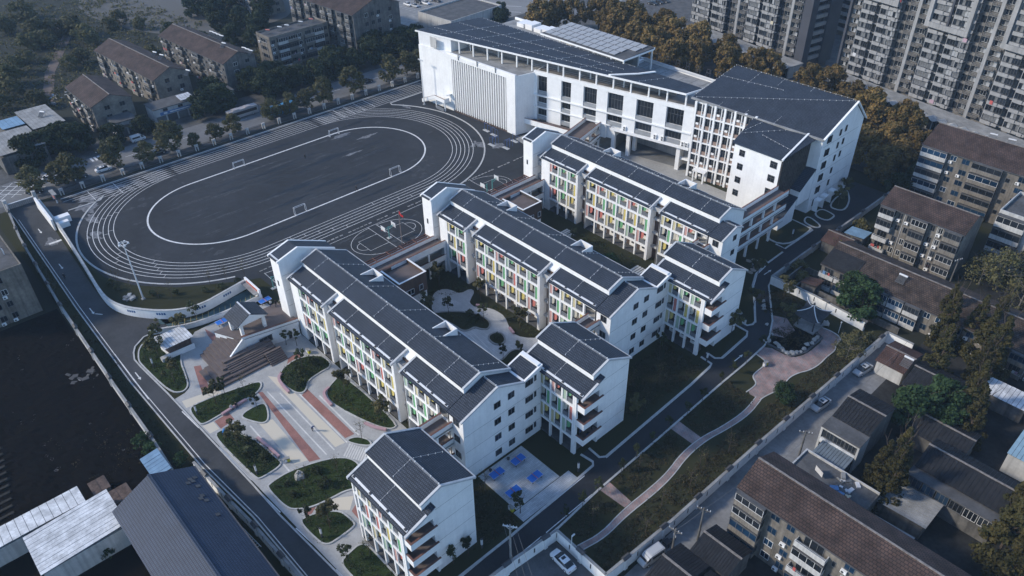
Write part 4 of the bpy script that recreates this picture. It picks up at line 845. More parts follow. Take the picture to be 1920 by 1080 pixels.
# a low white seam steps across the roof
def onr(u, v): a = FRl.lerp(FRr, u); b = BKl.lerp(BKr, u); return a.lerp(b, v)
sm = [onr(.752,0)+Vector((0,0,.02)), onr(.80,.55)+Vector((0,0,.25)), onr(.815,1.0)+Vector((0,0,.3))]
mbs = MB()
for a, b in zip(sm[:-1], sm[1:]): mbs.slab([to_e(a+Vector((0,0,.2))), to_e(a+Vector((.7,0,.2))), to_e(b+Vector((.7,0,.2))), to_e(b+Vector((0,0,.2)))], .3)
lpart('roof_seam', mbs, WHITE2, rf)
for v in (.22, .6, .97):
    mbc = conductor([to_e(onr(.02,v)+Vector((0,0,.03))), to_e(onr(.74,v)+Vector((0,0,.03)))], 1.7); lpart('lightning_conductor', mbc, METAL, rf)
for u in (.1,.21,.32,.43,.54,.65,.85): lpart('lightning_conductor', conductor([to_e(onr(u,.04)+Vector((0,0,.03))), to_e(onr(u+.03,.96)+Vector((0,0,.03)))], 1.7), METAL, rf)

rb = thing('rear_hall', 'flat concrete roofed rear hall behind the long building', 'school building', (-165,174,0))
part('wall', MB().prism([(-205,172.2),(-165,172.6),(-117,176.5),(-117.2,189.6),(-205,189.6)], 0, 19.0), OFFW, rb)
part('roof_slab', MB().prism([(-204.8,172.4),(-165,172.8),(-117.2,176.7),(-117.4,189.3),(-204.8,189.3)], 19.0, 19.1), CONC, rb)
part('parapet', MB().box(-205,189.2,19.0,-117.2,189.6,19.9), WHITE2, rb); part('handrail', MB().box(-146,188.7,19.9,-118,188.76,20.5), METAL, rb)
for i in range(8): x = -143+i*3.6; part('roof_joint', MB().box(x,177,19.1,x+.12,189.1,19.115), CONCD, rb)
part('skylight', MB().box(-146.5,176.5,19.1,-145.6,188.5,19.9), METAL, rb); part('vent_box', MB().box(-144.6,177.5,19.1,-143.4,183,20.6), OFFW, rb)
for i in range(6): x = -199+i*4.2; part('zigzag_parapet', MB().box(x,184.5,19.1,x+3.3,189.0,20.4+.5*(i%2)), WHITE2, rb)
for i in range(8):
    x = -146+i*3.7; part('antenna_rack', MB().tube((x,189.9,19.4),(x+.4,190.1,22.3),.06,None,4).tube((x+1.6,189.9,19.4),(x+1.6,190.1,22.3),.06,None,4).box(x+.2,190.0,21.2,x+1.8,190.08,21.3).box(x+.3,190.0,22.2,x+1.7,190.08,22.3).tube((x,189.9,19.4),(x+1.6,190.1,22.3),.05,None,4), STEEL, rb)
sc_ = thing('solar_canopy', 'white roof canopy carrying rows of grey solar panels above the rear hall', 'solar canopy', (-173,171.6,19.1))
cz = lambda y: 25.6+(y-171.4)*.02
part('roof_deck', MB().slab([(-173.6,171.4,cz(171.4)),(-139.6,171.4,cz(171.4)),(-139.6,185.2,cz(185.2)),(-173.6,185.2,cz(185.2))], .35), CONCD, sc_)  # deck coloured dark, standing in for the shadows between panel rows
part('edge_beam', MB().box(-173.8,171.2,25.05,-139.4,171.6,25.5).box(-173.8,185.0,25.3,-139.4,185.4,25.8).box(-139.8,171.61,25.1,-139.4,184.99,25.55), WHITE2, sc_)
PV = mat('solar_cell', (0.33,0.335,0.34), 0.45, 0.06, 2, spec=0.4)
pvm = MB().slab([(0,0,.2),(2.36,0,.2),(2.36,2.45,.45),(0,2.45,.45)], .06).mesh('solar_panel', PV)
for i in range(12):
    for j in range(4):
        if i > 10 and j < 2: continue
        x = -172.9+i*2.66; y = 172.2+j*3.15
        link('solar_panel', pvm, sc_, (x+173, y-171.6, cz(y)-19.1))
for x in (-173.2,-166,-159,-152,-145,-140.2):
    for y in (171.7, 184.6): part('post', MB().box(x,y,19.1,x+.4,y+.4,25.05), WHITE2, sc_)
part('back_wall', MB().box(-171,180.2,19.1,-141.5,180.5,25.0), OFFW, sc_)

# bridge from the third block to the long building, turned with it
cb = thing('footbridge', 'wide white footbridge with a person on it leading into the undercroft building', 'footbridge', (-134.0,140.2,0), math.atan2(15.6,-4.1)-math.pi/2, 'open bridges between the blocks and the wings')
for k, z in ((1,3.8),(2,7.6)):
    d_ = lpart('deck', MB().box(-5.4,0,z-.3,0,24.8,z), DECK, cb)
    for xa in (-5.4, -.2): lpart('parapet', MB().box(xa,0,z-.55,xa+.2,24.8,z+1.05), WHITE2, d_); lpart('coping', MB().box(xa-.06,0,z+1.052,xa+.26,24.8,z+1.12), COPING, d_)
for y in (4, 11, 18, 23.5):
    for x in (-5.3, -.6): lpart('column', MB().box(x,y,0,x+.5,y+.5,7.0), WHITE2, cb)

# ------------------------------------------------------------------ tall classroom building with the slatted corner
f = thing('tall_classroom_building', 'six storey white building with a window grid and broad grey hipped roof', 'school building', (-111.5,169,0))
P_ = [(-111.5,169.0),(-77.2,174.3),(-77.0,194.0),(-113.0,194.0)]
tz = [22.45, 20.75, 20.7, 21.6]
fm = MB(); fm.v = [(x,y,0) for x,y in P_]+[(x,y,z) for (x,y),z in zip(P_,tz)]+[(-77.1,187.5,26.45),(-112.6,187.2,26.45)]
fm.f = [(0,3,2,1),(0,1,5,4),(1,2,6,8,5),(2,3,7,6),(3,0,4,9,7),(4,5,8,9),(6,7,9,8)]; fm.mi = [0]*7
part('wall', fm, WHITE, f)
FL, FR, BR, BL, RGR, RGL = Vector((-113.2,168.7,22.85)), Vector((-76.7,173.4,21.1)), Vector((-76.6,194.6,20.6)), Vector((-114.0,194.6,21.4)), Vector((-76.6,187.5,27.0)), Vector((-112.4,187.2,27.0))
frm = MB(); frm.slab([FL,FR,RGR], .2); frm.slab([FL,RGR,RGL], .2); frm.slab([RGL,RGR,BR,BL], .2)
froof = part('roof', frm, TILE, f)
fv = MB()
for a, b in ((FR,RGR),(RGR,BR)): fv.slab([a+Vector((-.35,0,.12)),a+Vector((.15,0,.12)),b+Vector((.15,0,.12)),b+Vector((-.35,0,.12))], .4)
part('verge_coping', fv, WHITE2, froof)
part('eaves', MB().slab([FL+Vector((0,-.25,.04)),FR+Vector((0,-.25,.04)),FR+Vector((0,.25,.1)),FL+Vector((0,.25,.1))], .4), CONC, froof)
for a, b in ((FL.lerp(RGR,.03),FL.lerp(RGR,.98)),(RGL,RGR),(FL.lerp(RGL,.1),FL.lerp(RGL,.95)),(FL.lerp(RGL,.66),RGL.lerp(RGR,.66).lerp(FL,.25)),
             (FL.lerp(FR,.22),RGL.lerp(RGR,.22)),(FL.lerp(FR,.42),RGL.lerp(RGR,.42)),(FL.lerp(FR,.64),RGL.lerp(RGR,.66))):
    part('lightning_conductor', conductor([a+Vector((0,0,.06)), b+Vector((0,0,.06))], 1.5), METAL, froof)
# front window grid, turned 7 degrees with the facade
fa = math.atan2(5.3, 34.3)
gr = link('window_grid', None, f, (0,0,0), (0,0,fa))
nb = 6; bw = 17.0/nb
for i in range(nb+1): lpart('pier', MB().box(i*bw-.28,-.62,0,i*bw+.28,-.01,22.3 if i < 7 else 22), WHITE2, gr)
BRSP = mat('brown_spandrel', (0.30,0.215,0.175), 0.85, 0.08, 0.8)
for k in range(6):
    z = 3.72*k
    if k: lpart('beam', MB().box(.3,-.55,z-.35,nb*bw-.3,-.01,z), WHITE2, gr)
    for i in range(nb):
        x = i*bw+.28
        lpart('window', MB().box(x+.05,-.08,z+1.05,x+1.42,-.005,z+3.1), GLASS, gr); lpart('window_frame', MB().box(x+.7,-.12,z+1.05,x+.76,-.081,z+3.1).box(x+.05,-.12,z+2.3,x+1.42,-.081,z+2.36), FRAME, gr)
        lpart('spandrel', MB().box(x+.02,-.3,z+.05,x+1.45,-.005,z+1.0), BRSP if k or i > 1 else DARKIN, gr)
        lpart('rib', MB().box(x+1.46,-.45,z+.02,x+1.62,-.006,z+3.34), WHITE2, gr)
        lpart('slit_window', MB().box(x+1.72,-.07,z+1.1,x+2.2,-.005,z+3.0), GLASS, gr); lpart('slit_panel', MB().box(x+1.68,-.25,z+.55,x+2.25,-.005,z+.9), BRSP, gr)
        if random.random() < .45: lpart('air_conditioner', MB().box(x+.3,-.55,z+1.02,x+1.1,-.31,z+1.55), WHITE2, gr)
lpart('porch', MB().box(2.4,-2.6,3.2,6.2,0-.63,3.5).box(2.6,-2.5,0,2.95,-2.1,3.2).box(5.6,-2.5,0,5.95,-2.1,3.2), WHITE2, gr)
# right gable wall windows (facing the road)
for k in range(6):
    z = 1.3+3.55*k
    for j in range(3): part('slit_window', MB().box(-77.3,176.2+j*.75,z,-76.98+.02*j,176.6+j*.75,z+1.9), GLASS, f)
    if k: window(f, -77.05+111.5, 13.0-.0+.6*0, z+.3, .9, 1.7, '+x', bars=0)
    if k > 2: window(f, -77.05+111.5, 15.6, z+.6, .9, 1.7, '+x', bars=0)
joints(f, -77.03, 174.6, 193.8, [3.72*k for k in range(1,6)])
for (y, z) in ((176.5,.2),(179.6,.2),(183.6,.2)): part('door_canopy', MB().box(-77.0,y,3.0,-75.4,y+1.9,3.3).box(-77.0,y-.1,0,-75.6,y,3.0), WHITE2, f)
fp = link('slatted_wing', None, f)
fb = MB(); q_ = [(-93.4,160.8),(-80.2,160.8),(-80.2,174.0),(-93.4,172.0)]; tzz = [18.75,18.75,20.7,21.0]
fb.v = [(x,y,0) for x,y in q_]+[(x,y,z) for (x,y),z in zip(q_,tzz)]; fb.f = [(0,3,2,1),(0,1,5,4),(1,2,6,5),(2,3,7,6),(3,0,4,7),(4,5,6),(4,6,7)]; fb.mi = [0]*7
part('wall', fb, WHITE, fp)
a_, b_, c_, d_ = Vector((-93.9,160.3,19.15)), Vector((-79.8,160.3,19.15)), Vector((-81.4,178.4,22.3)), Vector((-95.3,171.0,21.9))
part('roof', MB().slab([a_,b_,c_], .2).slab([a_,c_,d_], .2).slab([b_,Vector((-78.6,174.0,20.9)),c_], .2), TILE, fp)
part('verge_coping', MB().slab([b_+Vector((-.3,0,.12)),b_+Vector((.15,0,.12)),c_+Vector((.15,0,.12)),c_+Vector((-.3,0,.12))], .4), WHITE2, fp)
part('lightning_conductor', conductor([d_,c_], 1.3), METAL, fp); part('lightning_conductor', conductor([d_.lerp(c_,.25),a_.lerp(d_,.4)], 1.3), METAL, fp); part('lightning_conductor', conductor([a_.lerp(d_,.35),c_.lerp(b_,.12)], 1.3), METAL, fp); part('lightning_conductor', conductor([a_.lerp(c_,.35)+Vector((0,0,.1)),b_.lerp(c_,.25)], 1.3), METAL, fp)
SLAT = mat('weathered_slat', (0.060,0.052,0.048), 0.85, 0.3, 1.0, fine=0.2, fscale=3)
part('slat_backing', MB().yz([(160.9,2.0),(160.9,18.6),(173.8,20.5),(173.8,9.5),(168.5,6.5)], -80.2, -80.1), SLAT, fp)
for i in range(30):
    y = 160.95+i*.43; z0 = 2.0 + max(0, (y-163))*.55; z1 = 18.6+(y-160.9)*.145
    part('slat', MB().box(-80.1,y,z0,-79.9-.06*(i%2),y+.26,z1), SLAT, fp)
part('stair_wedge', MB().yz([(160.8,0),(160.8,2.6),(167.8,6.9),(167.8,0)], -80.0, -77.6).yz([(167.9,4.4),(167.9,8.6),(174.0,12.6),(174.0,4.4)], -80.0, -77.4), WHITE, fp)
part('wedge_roof', MB().slab([(-80.05,160.6,2.7),(-77.4,160.6,2.7),(-77.4,167.9,7.1),(-80.05,167.9,7.1)], .15).slab([(-80.05,167.8,8.75),(-77.2,167.8,8.75),(-77.2,174.1,12.85),(-80.05,174.1,12.85)], .15), TILE, fp)
part('end_return', MB().box(-80.0,174.02,0,-77.2,174.3,20.9), WHITE, fp)
for k in range(1,5):
    z = 1.2+3.72*k
    window(fp, -91.8+111.5, 160.8-169, z, 1.6, 1.7, bars=1, hbar=True); window(fp, -83.0+111.5, 160.8-169, z, 1.9, 1.8, bars=1, hbar=True)
# ------------------------------------------------------------------ raised deck with stepped seating and open pavilion
dk = thing('stepped_deck', 'brown raised deck with stepped seating beside the plaza block', 'deck', (-126,46,0))
part('wall', MB().prism([(-133.4,37.6),(-127.1,40.6),(-124.7,52.0),(-133.4,52.0)], 0, 3.75), WHITE, dk)
part('deck_floor', MB().prism([(-133.5,37.5),(-127.0,40.5),(-124.55,52.1),(-133.5,52.1)], 3.75, 3.95), DECK, dk)
part('parapet', MB().prism([(-127.0,40.5),(-124.55,52.1),(-124.8,52.1),(-127.3,40.6)], 3.0, 4.6), WHITE2, dk)
part('coping', MB().prism([(-126.9,40.4),(-124.45,52.1),(-124.9,52.1),(-127.4,40.6)], 4.602, 4.68), COPING, dk)
# broad steps going down towards the drive
for i in range(9):
    y = 40.4-i*.78
    part('step', MB().box(-133.5+.05*i,y-.78,0,-127.2+.30*i,y,3.75-.41*i), DECK, dk)
part('side_wall', MB().slab([(-127.3,41,4.3),(-126.9,41,4.3),(-125.6,36.4,1.9),(-126.0,36.4,1.9)], 4.2), WHITE2, dk)
for i in range(6):
    part('seat_step', MB().box(-126.2,35.2+.9*i*0,0,-125.2+.85*i,45.6-.35*i*0,2.2-.36*i), DECK, dk)
for i in range(4): part('seat_step', MB().box(-128.4+.2*i,31.0+1.1*i,0,-121.0-1.0*i,44.0,.42*(i+1)), DECK, dk)
for i in range(7): part('stair_tread', MB().box(-122.6+.4*i*0,42.6+.0*i,0,-119.9-.36*i,46.2,.26*(i+1)), BRICKB if False else DECK, dk)
window(dk, -124.9+126-1.0, -2.5, 1.4, 3.6, 1.5, '+x', bars=3); window(dk, -124.9+126-.05, 3.4, .2, .9, 2.0, '+x', FRAMEW, bars=0)
pv = thing('open_pavilion', 'open white pavilion with grey pyramid roof standing on the brown deck', 'pavilion', (-130,43,3.95))
for (x, y) in ((-131.6,40.7),(-127.9,41.3),(-127.9,46.2),(-131.6,46.2)): part('post', MB().slab([(x-.35,y-.3,7.0),(x+.35,y-.3,7.0),(x+.35,y+.3,7.0),(x-.35,y+.3,7.0)], 3.05), WHITE2, pv)
part('beam', MB().box(-132.4,40.2,6.8,-127.3,40.6,7.15).box(-132.4,46.5,6.8,-127.3,46.9,7.15).box(-127.7,40.6,6.8,-127.3,46.5,7.15).box(-132.4,40.6,6.8,-132.0,46.5,7.15), WHITE2, pv)
pr_ = MB(); A0, A1, A2, A3 = Vector((-132.7,40.0,7.15)), Vector((-127.0,40.0,7.15)), Vector((-127.0,47.1,7.15)), Vector((-132.7,47.1,7.15)); R0_, R1_ = Vector((-132.6,43.6,9.0)), Vector((-127.1,43.4,9.0))
pr_.slab([A0,A1,R1_,R0_], .15); pr_.slab([R0_,R1_,A2,A3], .15); part('roof', pr_, TILE, pv)
gb = MB()
for x in (-132.65,-127.1): gb.face([(x,40.1,7.15),(x,47.0,7.15),(x,43.5,8.95)])
part('gable', gb, WHITE2, pv); part('ridge_cap', MB().box(-132.7,43.35,8.98,-127.0,43.65,9.06), METAL, pv)
sh = thing('bike_shed', 'low shed with pale ribbed roof in the lawn corner by the drive', 'shed', (-139,31,0))
part('wall', MB().prism([(-140.4,28.4),(-136.6,28.9),(-137.2,33.6),(-140.9,33.6)], 0, 2.7), BRICKB, sh); part('base', MB().prism([(-140.5,28.3),(-136.4,28.8),(-136.5,29.0),(-140.5,28.5)], 0, 1.0), WHITE2, sh)
part('front_wall', MB().prism([(-136.5,28.3),(-136.2,33.8),(-136.4,33.8),(-136.7,28.3)], 0, 1.3), WHITE2, sh)
for i in range(10):
    y = 27.8+i*.63; part('roof_sheet', MB().slab([(-141.6,y,3.0),(-135.8,y,3.4),(-135.8,y+.54,3.4),(-141.6,y+.54,3.0)], .08), CORRW, sh)
part('roof_deck', MB().slab([(-141.5,27.9,2.93),(-135.9,27.9,3.33),(-135.9,34.0,3.33),(-141.5,34.0,2.93)], .08), CONC, sh)
part('box', MB().box(-137.3,26.9,0,-136.2,28.7,1.0), OFFW, sh)
# curved white walls round the cycle ramp, with blue marks
rw = thing('curved_wall', 'long curved white wall with blue marks between the drive and the track', 'wall', (-160,26,0))
cw = chaikin([(-222,28.9),(-206,28.6),(-190,27.6),(-176.5,26.6),(-168,25.9),(-162.5,26.0),(-158,27.4),(-154,30.0),(-150.5,33.0),(-147.8,36.4),(-146.6,40.8),(-147.4,45.6),(-148.4,51.6)], 2, False)
part('wall', MB().kerb(cw, .32, 0, 2.3), WHITE, rw); part('coping', MB().kerb(cw, .55, 2.302, 2.42), OFFW, rw)
bm = mat('blue_mark', (0.03,0.10,0.24), 0.7, 0.1, 1)
def pt_on(path, d):
    for a, b in zip(path[:-1], path[1:]):
        L = math.dist(a, b)
        if d <= L: t = d/L; return (a[0]+(b[0]-a[0])*t, a[1]+(b[1]-a[1])*t), math.atan2(b[1]-a[1], b[0]-a[0])
        d -= L
    return path[-1], 0
for s0 in (65.5, 72.5, 81, 87.5):
    for k in range(4):
        (x, y), an = pt_on(cw, s0+k*.55)
        nx, ny = math.sin(an), -math.cos(an)
        o = link('blue_mark', cached(('blue_mark',), lambda: MB().box(-.2,-.012,0,.2,0,.55).box(-.2,-.02,.22,.05,-.012,.32), bm), rw, (x+nx*.165+160, y+ny*.165-26, 1.15), (0,0,an))
rw2 = thing('curved_wall', 'low curved white wall between the cycle ramp and the brown deck', 'wall', (-143,40,0))
cw2 = chaikin([(-147.2,28.6),(-145.0,32.6),(-143.2,36.2),(-142.2,41.6),(-142.0,46),(-142.2,52.4)], 2, False)
part('wall', MB().kerb(cw2, .3, 0, 1.2), WHITE, rw2); part('coping', MB().kerb(cw2, .45, 1.202, 1.28), OFFW, rw2)
sg = thing('sign_wall', 'white end wall with a red banner at the top of the cycle ramp', 'wall', (-145,51.8,0))
part('wall', MB().box(-148.6,51.7,0,-141.6,52.1,3.0), WHITE, sg); part('ledge', MB().box(-148.2,50.6,1.9,-141.9,51.69,2.05), CONC, sg); part('banner', MB().box(-147.6,51.64,2.2,-142.4,51.695,2.75), mat('red_banner', (0.42,0.09,0.06), 0.7, 0.1, 1), sg)
gw = thing('gate_wall', 'white retaining wall beside the school gate', 'wall', (-212,28.4,0))
part('wall', MB().prism([(-222,27.9),(-206.4,27.5),(-206.4,28.0),(-222,28.4)], 0, 3.2), WHITE, gw); part('side_wall', MB().box(-210.5,28.45,0,-208.6,32.5,1.8).box(-207.6,28.45,0,-206.2,31.4,1.5), WHITE2, gw)
gt = thing('school_gate', 'grey sliding gate across the school drive entrance', 'gate', (-226.5,25,0))
for i in range(14): part('gate_panel', MB().box(-226.7,21.9+i*.46,.1,-226.4,22.28+i*.46,1.5), CONC, gt)
part('gate_rail', MB().box(-226.75,21.8,1.5,-226.35,28.4,1.62), METAL, gt)
for y in (21.2, 28.5): part('gate_post', MB().box(-227.1,y,0,-226.1,y+.9,3.0), OFFW, gt)
kio = thing('notice_board', 'free standing board with red rows on white posts near the gate', 'notice board', (-223,33,0))
part('board', MB().box(-224.4,32.6,1.0,-221.0,32.9,2.6), FRAME, kio)
for k in range(3): part('red_row', MB().box(-224.0,32.54,1.2+.45*k,-221.4,32.6,1.45+.45*k), RED, kio)
for x in (-224.3,-221.3): part('post', MB().box(x,32.6,0,x+.18,32.9,1.0), METAL, kio)
part('roof', MB().box(-224.7,32.2,2.6,-220.7,33.3,2.72), CONC, kio)

# perimeter wall of the garden with capped piers and slot openings
def perim(label, pts, h, piers=9.0, slots=True, side=1, name='boundary_wall', m=None):
    root = thing(name, label, 'wall', (pts[0][0], pts[0][1], 0))
    part('wall', MB().kerb(pts, .3, -.06, h), m or WHITE, root); part('coping', MB().kerb(pts, .46, h+.002, h+.12), CONC, root)
    tot = sum(math.dist(a, b) for a, b in zip(pts[:-1], pts[1:])); d = piers*.5; i = 0
    while d < tot:
        (x, y), an = pt_on(pts, d)
        p = link('pier', cached(('pier', h), lambda: MB().box(-.32,-.3,-.05,.32,.3,h+.25), m or WHITE), root, (x-pts[0][0], y-pts[0][1], 0), (0,0,an))
        link('pier_cap', cached(('pier_cap', h), lambda: MB().slab([(-.75,-.42,h+.30),(.75,-.42,h+.30),(.75,0,h+.62),(-.75,0,h+.62)], .1).slab([(-.75,0,h+.62),(.75,0,h+.62),(.75,.42,h+.30),(-.75,.42,h+.30)], .1), STEEL), p)
        if slots:
            for k in (.3, .7):
                (x2, y2), an2 = pt_on(pts, min(tot, d+piers*k))
                link('slot', cached(('slot',), lambda: MB().box(-.12,-.17,.9,.12,.17,1.9), STEEL), root, (x2-pts[0][0], y2-pts[0][1], 0), (0,0,an2))
        d += piers
    return root
perim('white boundary wall with dark capped piers between the garden and the back lane', [(-41.0,55.0),(-40.3,70),(-40.0,95),(-39.4,118),(-38.8,139.2)], 2.5, 8.6)
perim('white boundary wall along the roadside end of the garden', [(-52.8,34),(-52.3,47),(-51.5,55.3),(-41.0,55.0)], 2.5, 7.6)
perim('white boundary wall behind the curved roof pavilion', [(-66.4,140.0),(-56,140.2),(-47,139.5),(-43.5,139.4)], 2.2, 9.0)
perim('white end wall closing the back lane', [(-38.8,139.2),(-33.4,139.2)], 2.5, 20, False)
perim('long stained white wall between the dark vacant lot and the planted strip', [(-226,21.6),(-205,19.4),(-169,17.6),(-152,17.2),(-134,16.8),(-115,16.6),(-105.5,16.2)], 2.1, 10.5, False, m=OFFW)
perim('white wall with dark capped piers beside the blue grey roofed house', [(-104.6,19.6),(-92.7,20.4),(-86,21.0),(-72,21.6),(-60,22.2)], 2.2, 7.8, True)
perim('low wall beside the school road opposite the islands', [(-66.6,140.5),(-66.6,152),(-66.4,170),(-66.3,199)], 1.6, 12, False, m=OFFW)
# street fence with white arched posts
fe = thing('street_fence', 'dark railing fence with white arched posts between the street and the track', 'fence', (-225,95,0))
def archpost():
    m_ = MB(); m_.box(-.22,-.5,0,.22,-.24,1.7); m_.box(-.22,.24,0,.22,.5,1.7); m_.box(-.27,-.55,1.7,.27,.55,2.0); m_.box(-.18,-.24,1.3,.18,.24,1.7); return m_
apm = archpost().mesh('post', OFFW)
rails = MB().box(-.03,-2.2,.25,.03,2.2,.32).box(-.03,-2.2,1.35,.03,2.2,1.42)
for i in range(24): rails.box(-.025,-2.15+i*.185,.3,.025,-2.11+i*.185,1.6)
rails.box(-.15,-2.3,0,.15,2.3,.25)
rlm = rails.mesh('railing_panel', STEEL)
for i in range(24):
    y = 35.3+i*5.62; link('post', apm, fe, (0, y-95, 0)); link('railing_panel', rlm, fe, (0, y+2.81-95, 0))

# ------------------------------------------------------------------ street furniture and play equipment
def bench(label, pts, closed=False):
    q = chaikin(pts, 2, False); mb = MB().kerb(q, .5, .2, .55); root = thing('bench', label, 'bench', (pts[0][0], pts[0][1], 0), 0, 'pink kerb benches round the lawn beds')
    part('seat', mb, PINKB, root); part('base', MB().kerb(q, .34, 0, .2), CONC, root)
bench('curved pink bench hugging the shrub bed nearest the deck', [(-116.6,42.9),(-115.6,41.6),(-113.0,41.2),(-110.6,41.2)])
bench('curved pink bench at the pointed end of the yellow flowered bed', [(-106.4,47.6),(-105.9,46.0),(-104.0,45.4),(-101.8,45.3)])
bench('straight pink bench along the large lawn bed by the drive', [(-104.0,31.0),(-100.5,31.4),(-97.2,31.6)])
bench('straight pink bench by the oval lawn bed, a person sitting on it', [(-114.0,29.0),(-114.3,31.5),(-114.5,34.2)])
bench('short pink bench at the far corner of the yellow flowered bed', [(-93.6,47.3),(-91.4,48.0),(-89.4,49.2)])
bench('pink bench in the paved courtyard beside the facade', [(-106.6,85.6),(-105.2,86.6)])
bench('pink bench in the paved courtyard near the corner bed', [(-95.6,85.6),(-93.6,85.0)])
tm = None
def tt_table(label, x, y, rz, z=0.08):
    global tm
    if tm is None:
        t = thing('table_tennis_table', label, 'table tennis table', (x,y,z), rz, 'blue table tennis tables')
        lpart('table_top', MB().box(-.76,-1.37,.72,.76,1.37,.78), TBLUE, t); lpart('border_line', MB().box(-.76,-1.37,.7801,-.72,1.37,.783).box(.72,-1.37,.7801,.76,1.37,.783).box(-.72,-1.37,.7801,.72,-1.33,.783).box(-.72,1.33,.7801,.72,1.37,.783), PAINT, t)
        lpart('net', MB().box(-.85,-.02,.78,.85,.02,.93), RED, t)
        for sx in (-.55,.55):
            for sy in (-1,1): lpart('leg', MB().box(sx-.05,sy-.05,0,sx+.05,sy+.05,.72), STEEL, t)
        tm = t; return t
    c = copy_tree(tm); c.location = (x,y,z); c.rotation_euler = (0,0,rz); c['label'] = label; return c
tt_table('blue table tennis table on the terrace closest to the wall and the wing', -67.3, 61.7, R(1))
tt_table('blue table tennis table on the terrace closest to the bare twin sapling', -67.6, 57.0, R(0))
tt_table('blue table tennis table on the terrace nearest the road and the wing', -62.6, 61.2, R(1))
tt_table('blue table tennis table on the terrace beside the litter bin', -62.8, 56.4, R(-1))
tt_table('blue table tennis table behind the pavilion on the deck side', -139.9, 41.6, R(0), 0.03)
tt_table('blue table tennis table under the stair tower by the deck', -140.4, 52.1, R(2), 0.03)
for i, (x, y) in enumerate(((-69.0,60.9),(-69.2,56.9))):
    single('planter_pot', MB().tube((x,y,.07),(x,y,.4),.22,.3,10), STEEL, 'small dark round pot on the terrace edge, '+('by the far table' if i == 0 else 'by the table next to the sapling'), 'pot', 'dark pots on the terrace')
def goal(label, x, y, rz):
    t = thing('football_goal', label, 'football goal', (x,y,0), rz, 'small white football goals')
    w = 1.65; h = 2.0; d = 1.0
    for s_ in (-w, w):
        lpart('post', MB().tube((s_,0,0),(s_,0,h),.07,None,6), METAL, t); lpart('back_stay', MB().tube((s_,d,0),(s_,d*.55,h),.05,None,5).tube((s_,0,h),(s_,d*.55,h),.05,None,5).tube((s_,0,.05),(s_,d,.05),.05,None,5), METAL, t)
    lpart('crossbar', MB().tube((-w,0,h),(w,0,h),.07,None,6), METAL, t); lpart('ground_bar', MB().tube((-w,d,.05),(w,d,.05),.05,None,5).tube((-w,d*.55,h),(w,d*.55,h),.05,None,5), METAL, t)
goal('white football goal on the street side, the one nearer the gym', -204.6, 110.8, R(90))
goal('white football goal on the street side, the one nearer the gate', -205.4, 78.8, R(90))
goal('white football goal on the school side, the one nearer the gym', -170.6, 109.5, R(-90))
goal('white football goal on the school side, the one nearer the light mast', -170.4, 78.4, R(-90))
def hoop(label, x, y, rz, two=True):
    t = thing('basketball_stand', label, 'basketball stand', (x,y,0), rz, 'green basketball stands')
    TEAL = bpy.data.materials.get('teal_steel') or mat('teal_steel', (0.10,0.30,0.28), 0.5, 0.08, 1)
    lpart('base', MB().box(-.6,-.45,0,.6,.45,.14), OFFW, t); lpart('post', MB().tube((0,0,.14),(0,0,3.3),.13,None,8), TEAL, t)
    for s_ in ((-1,1) if two else (1,)):
        lpart('arm', MB().tube((0,0,3.0),(s_*1.5,0,3.35),.08,None,6).tube((0,0,2.4),(s_*1.5,0,3.0),.06,None,6), TEAL, t)
        b = lpart('backboard', MB().box(s_*1.55-.03,-.9,2.85,s_*1.55+.03,.9,3.9).box(s_*1.55-.04,-.95,2.8,s_*1.55+.04,.95,2.85).box(s_*1.55-.04,-.95,3.9,s_*1.55+.04,.95,3.95), METAL, t)
        r_ = MB(); n = 12; c = (s_*1.85, 0)
        r_.line([(c[0]+.24*math.cos(2*math.pi*i/n), .24*math.sin(2*math.pi*i/n), 3.05) for i in range(n+1)], .025, 4); lpart('ring', r_, RED, b)
    return t
hoop('green double basketball stand on the court under the red flag', -143.2, 88.2, R(90))
hoop('green basketball stand on the far court, nearer the middle block', -142.7, 120.6, R(-90), False)
hoop('green basketball stand on the far court, nearer the gym', -143.5, 123.2, R(90), False)
hoop('green basketball stand by the stair tower of the plaza block', -144.0, 56.2, R(90), False)
fl = thing('flagpole', 'slim flagpole with a red flag by the basketball court', 'flagpole', (-138.8,88.9,0))
lpart('pole', MB().tube((0,0,0),(0,0,9.5),.09,.05,6), mat('rusty_pole', (0.28,0.22,0.2), 0.6, 0.1, 1), fl)
fg = MB(); n = 8
for i in range(n):
    x0, x1 = i*.2, (i+1)*.2; fg.face([(x0,.12*math.sin(i),8.6-.05*i),(x1,.12*math.sin(i+1),8.55-.05*i),(x1,.12*math.sin(i+1),9.4-.09*i),(x0,.12*math.sin(i),9.45-.09*i)])
lpart('flag', fg, mat('red_flag', (0.5,0.03,0.03), 0.7, 0.05, 1), fl)
BLUEM = mat('blue_steel', (0.06,0.12,0.30), 0.5, 0.1, 1)
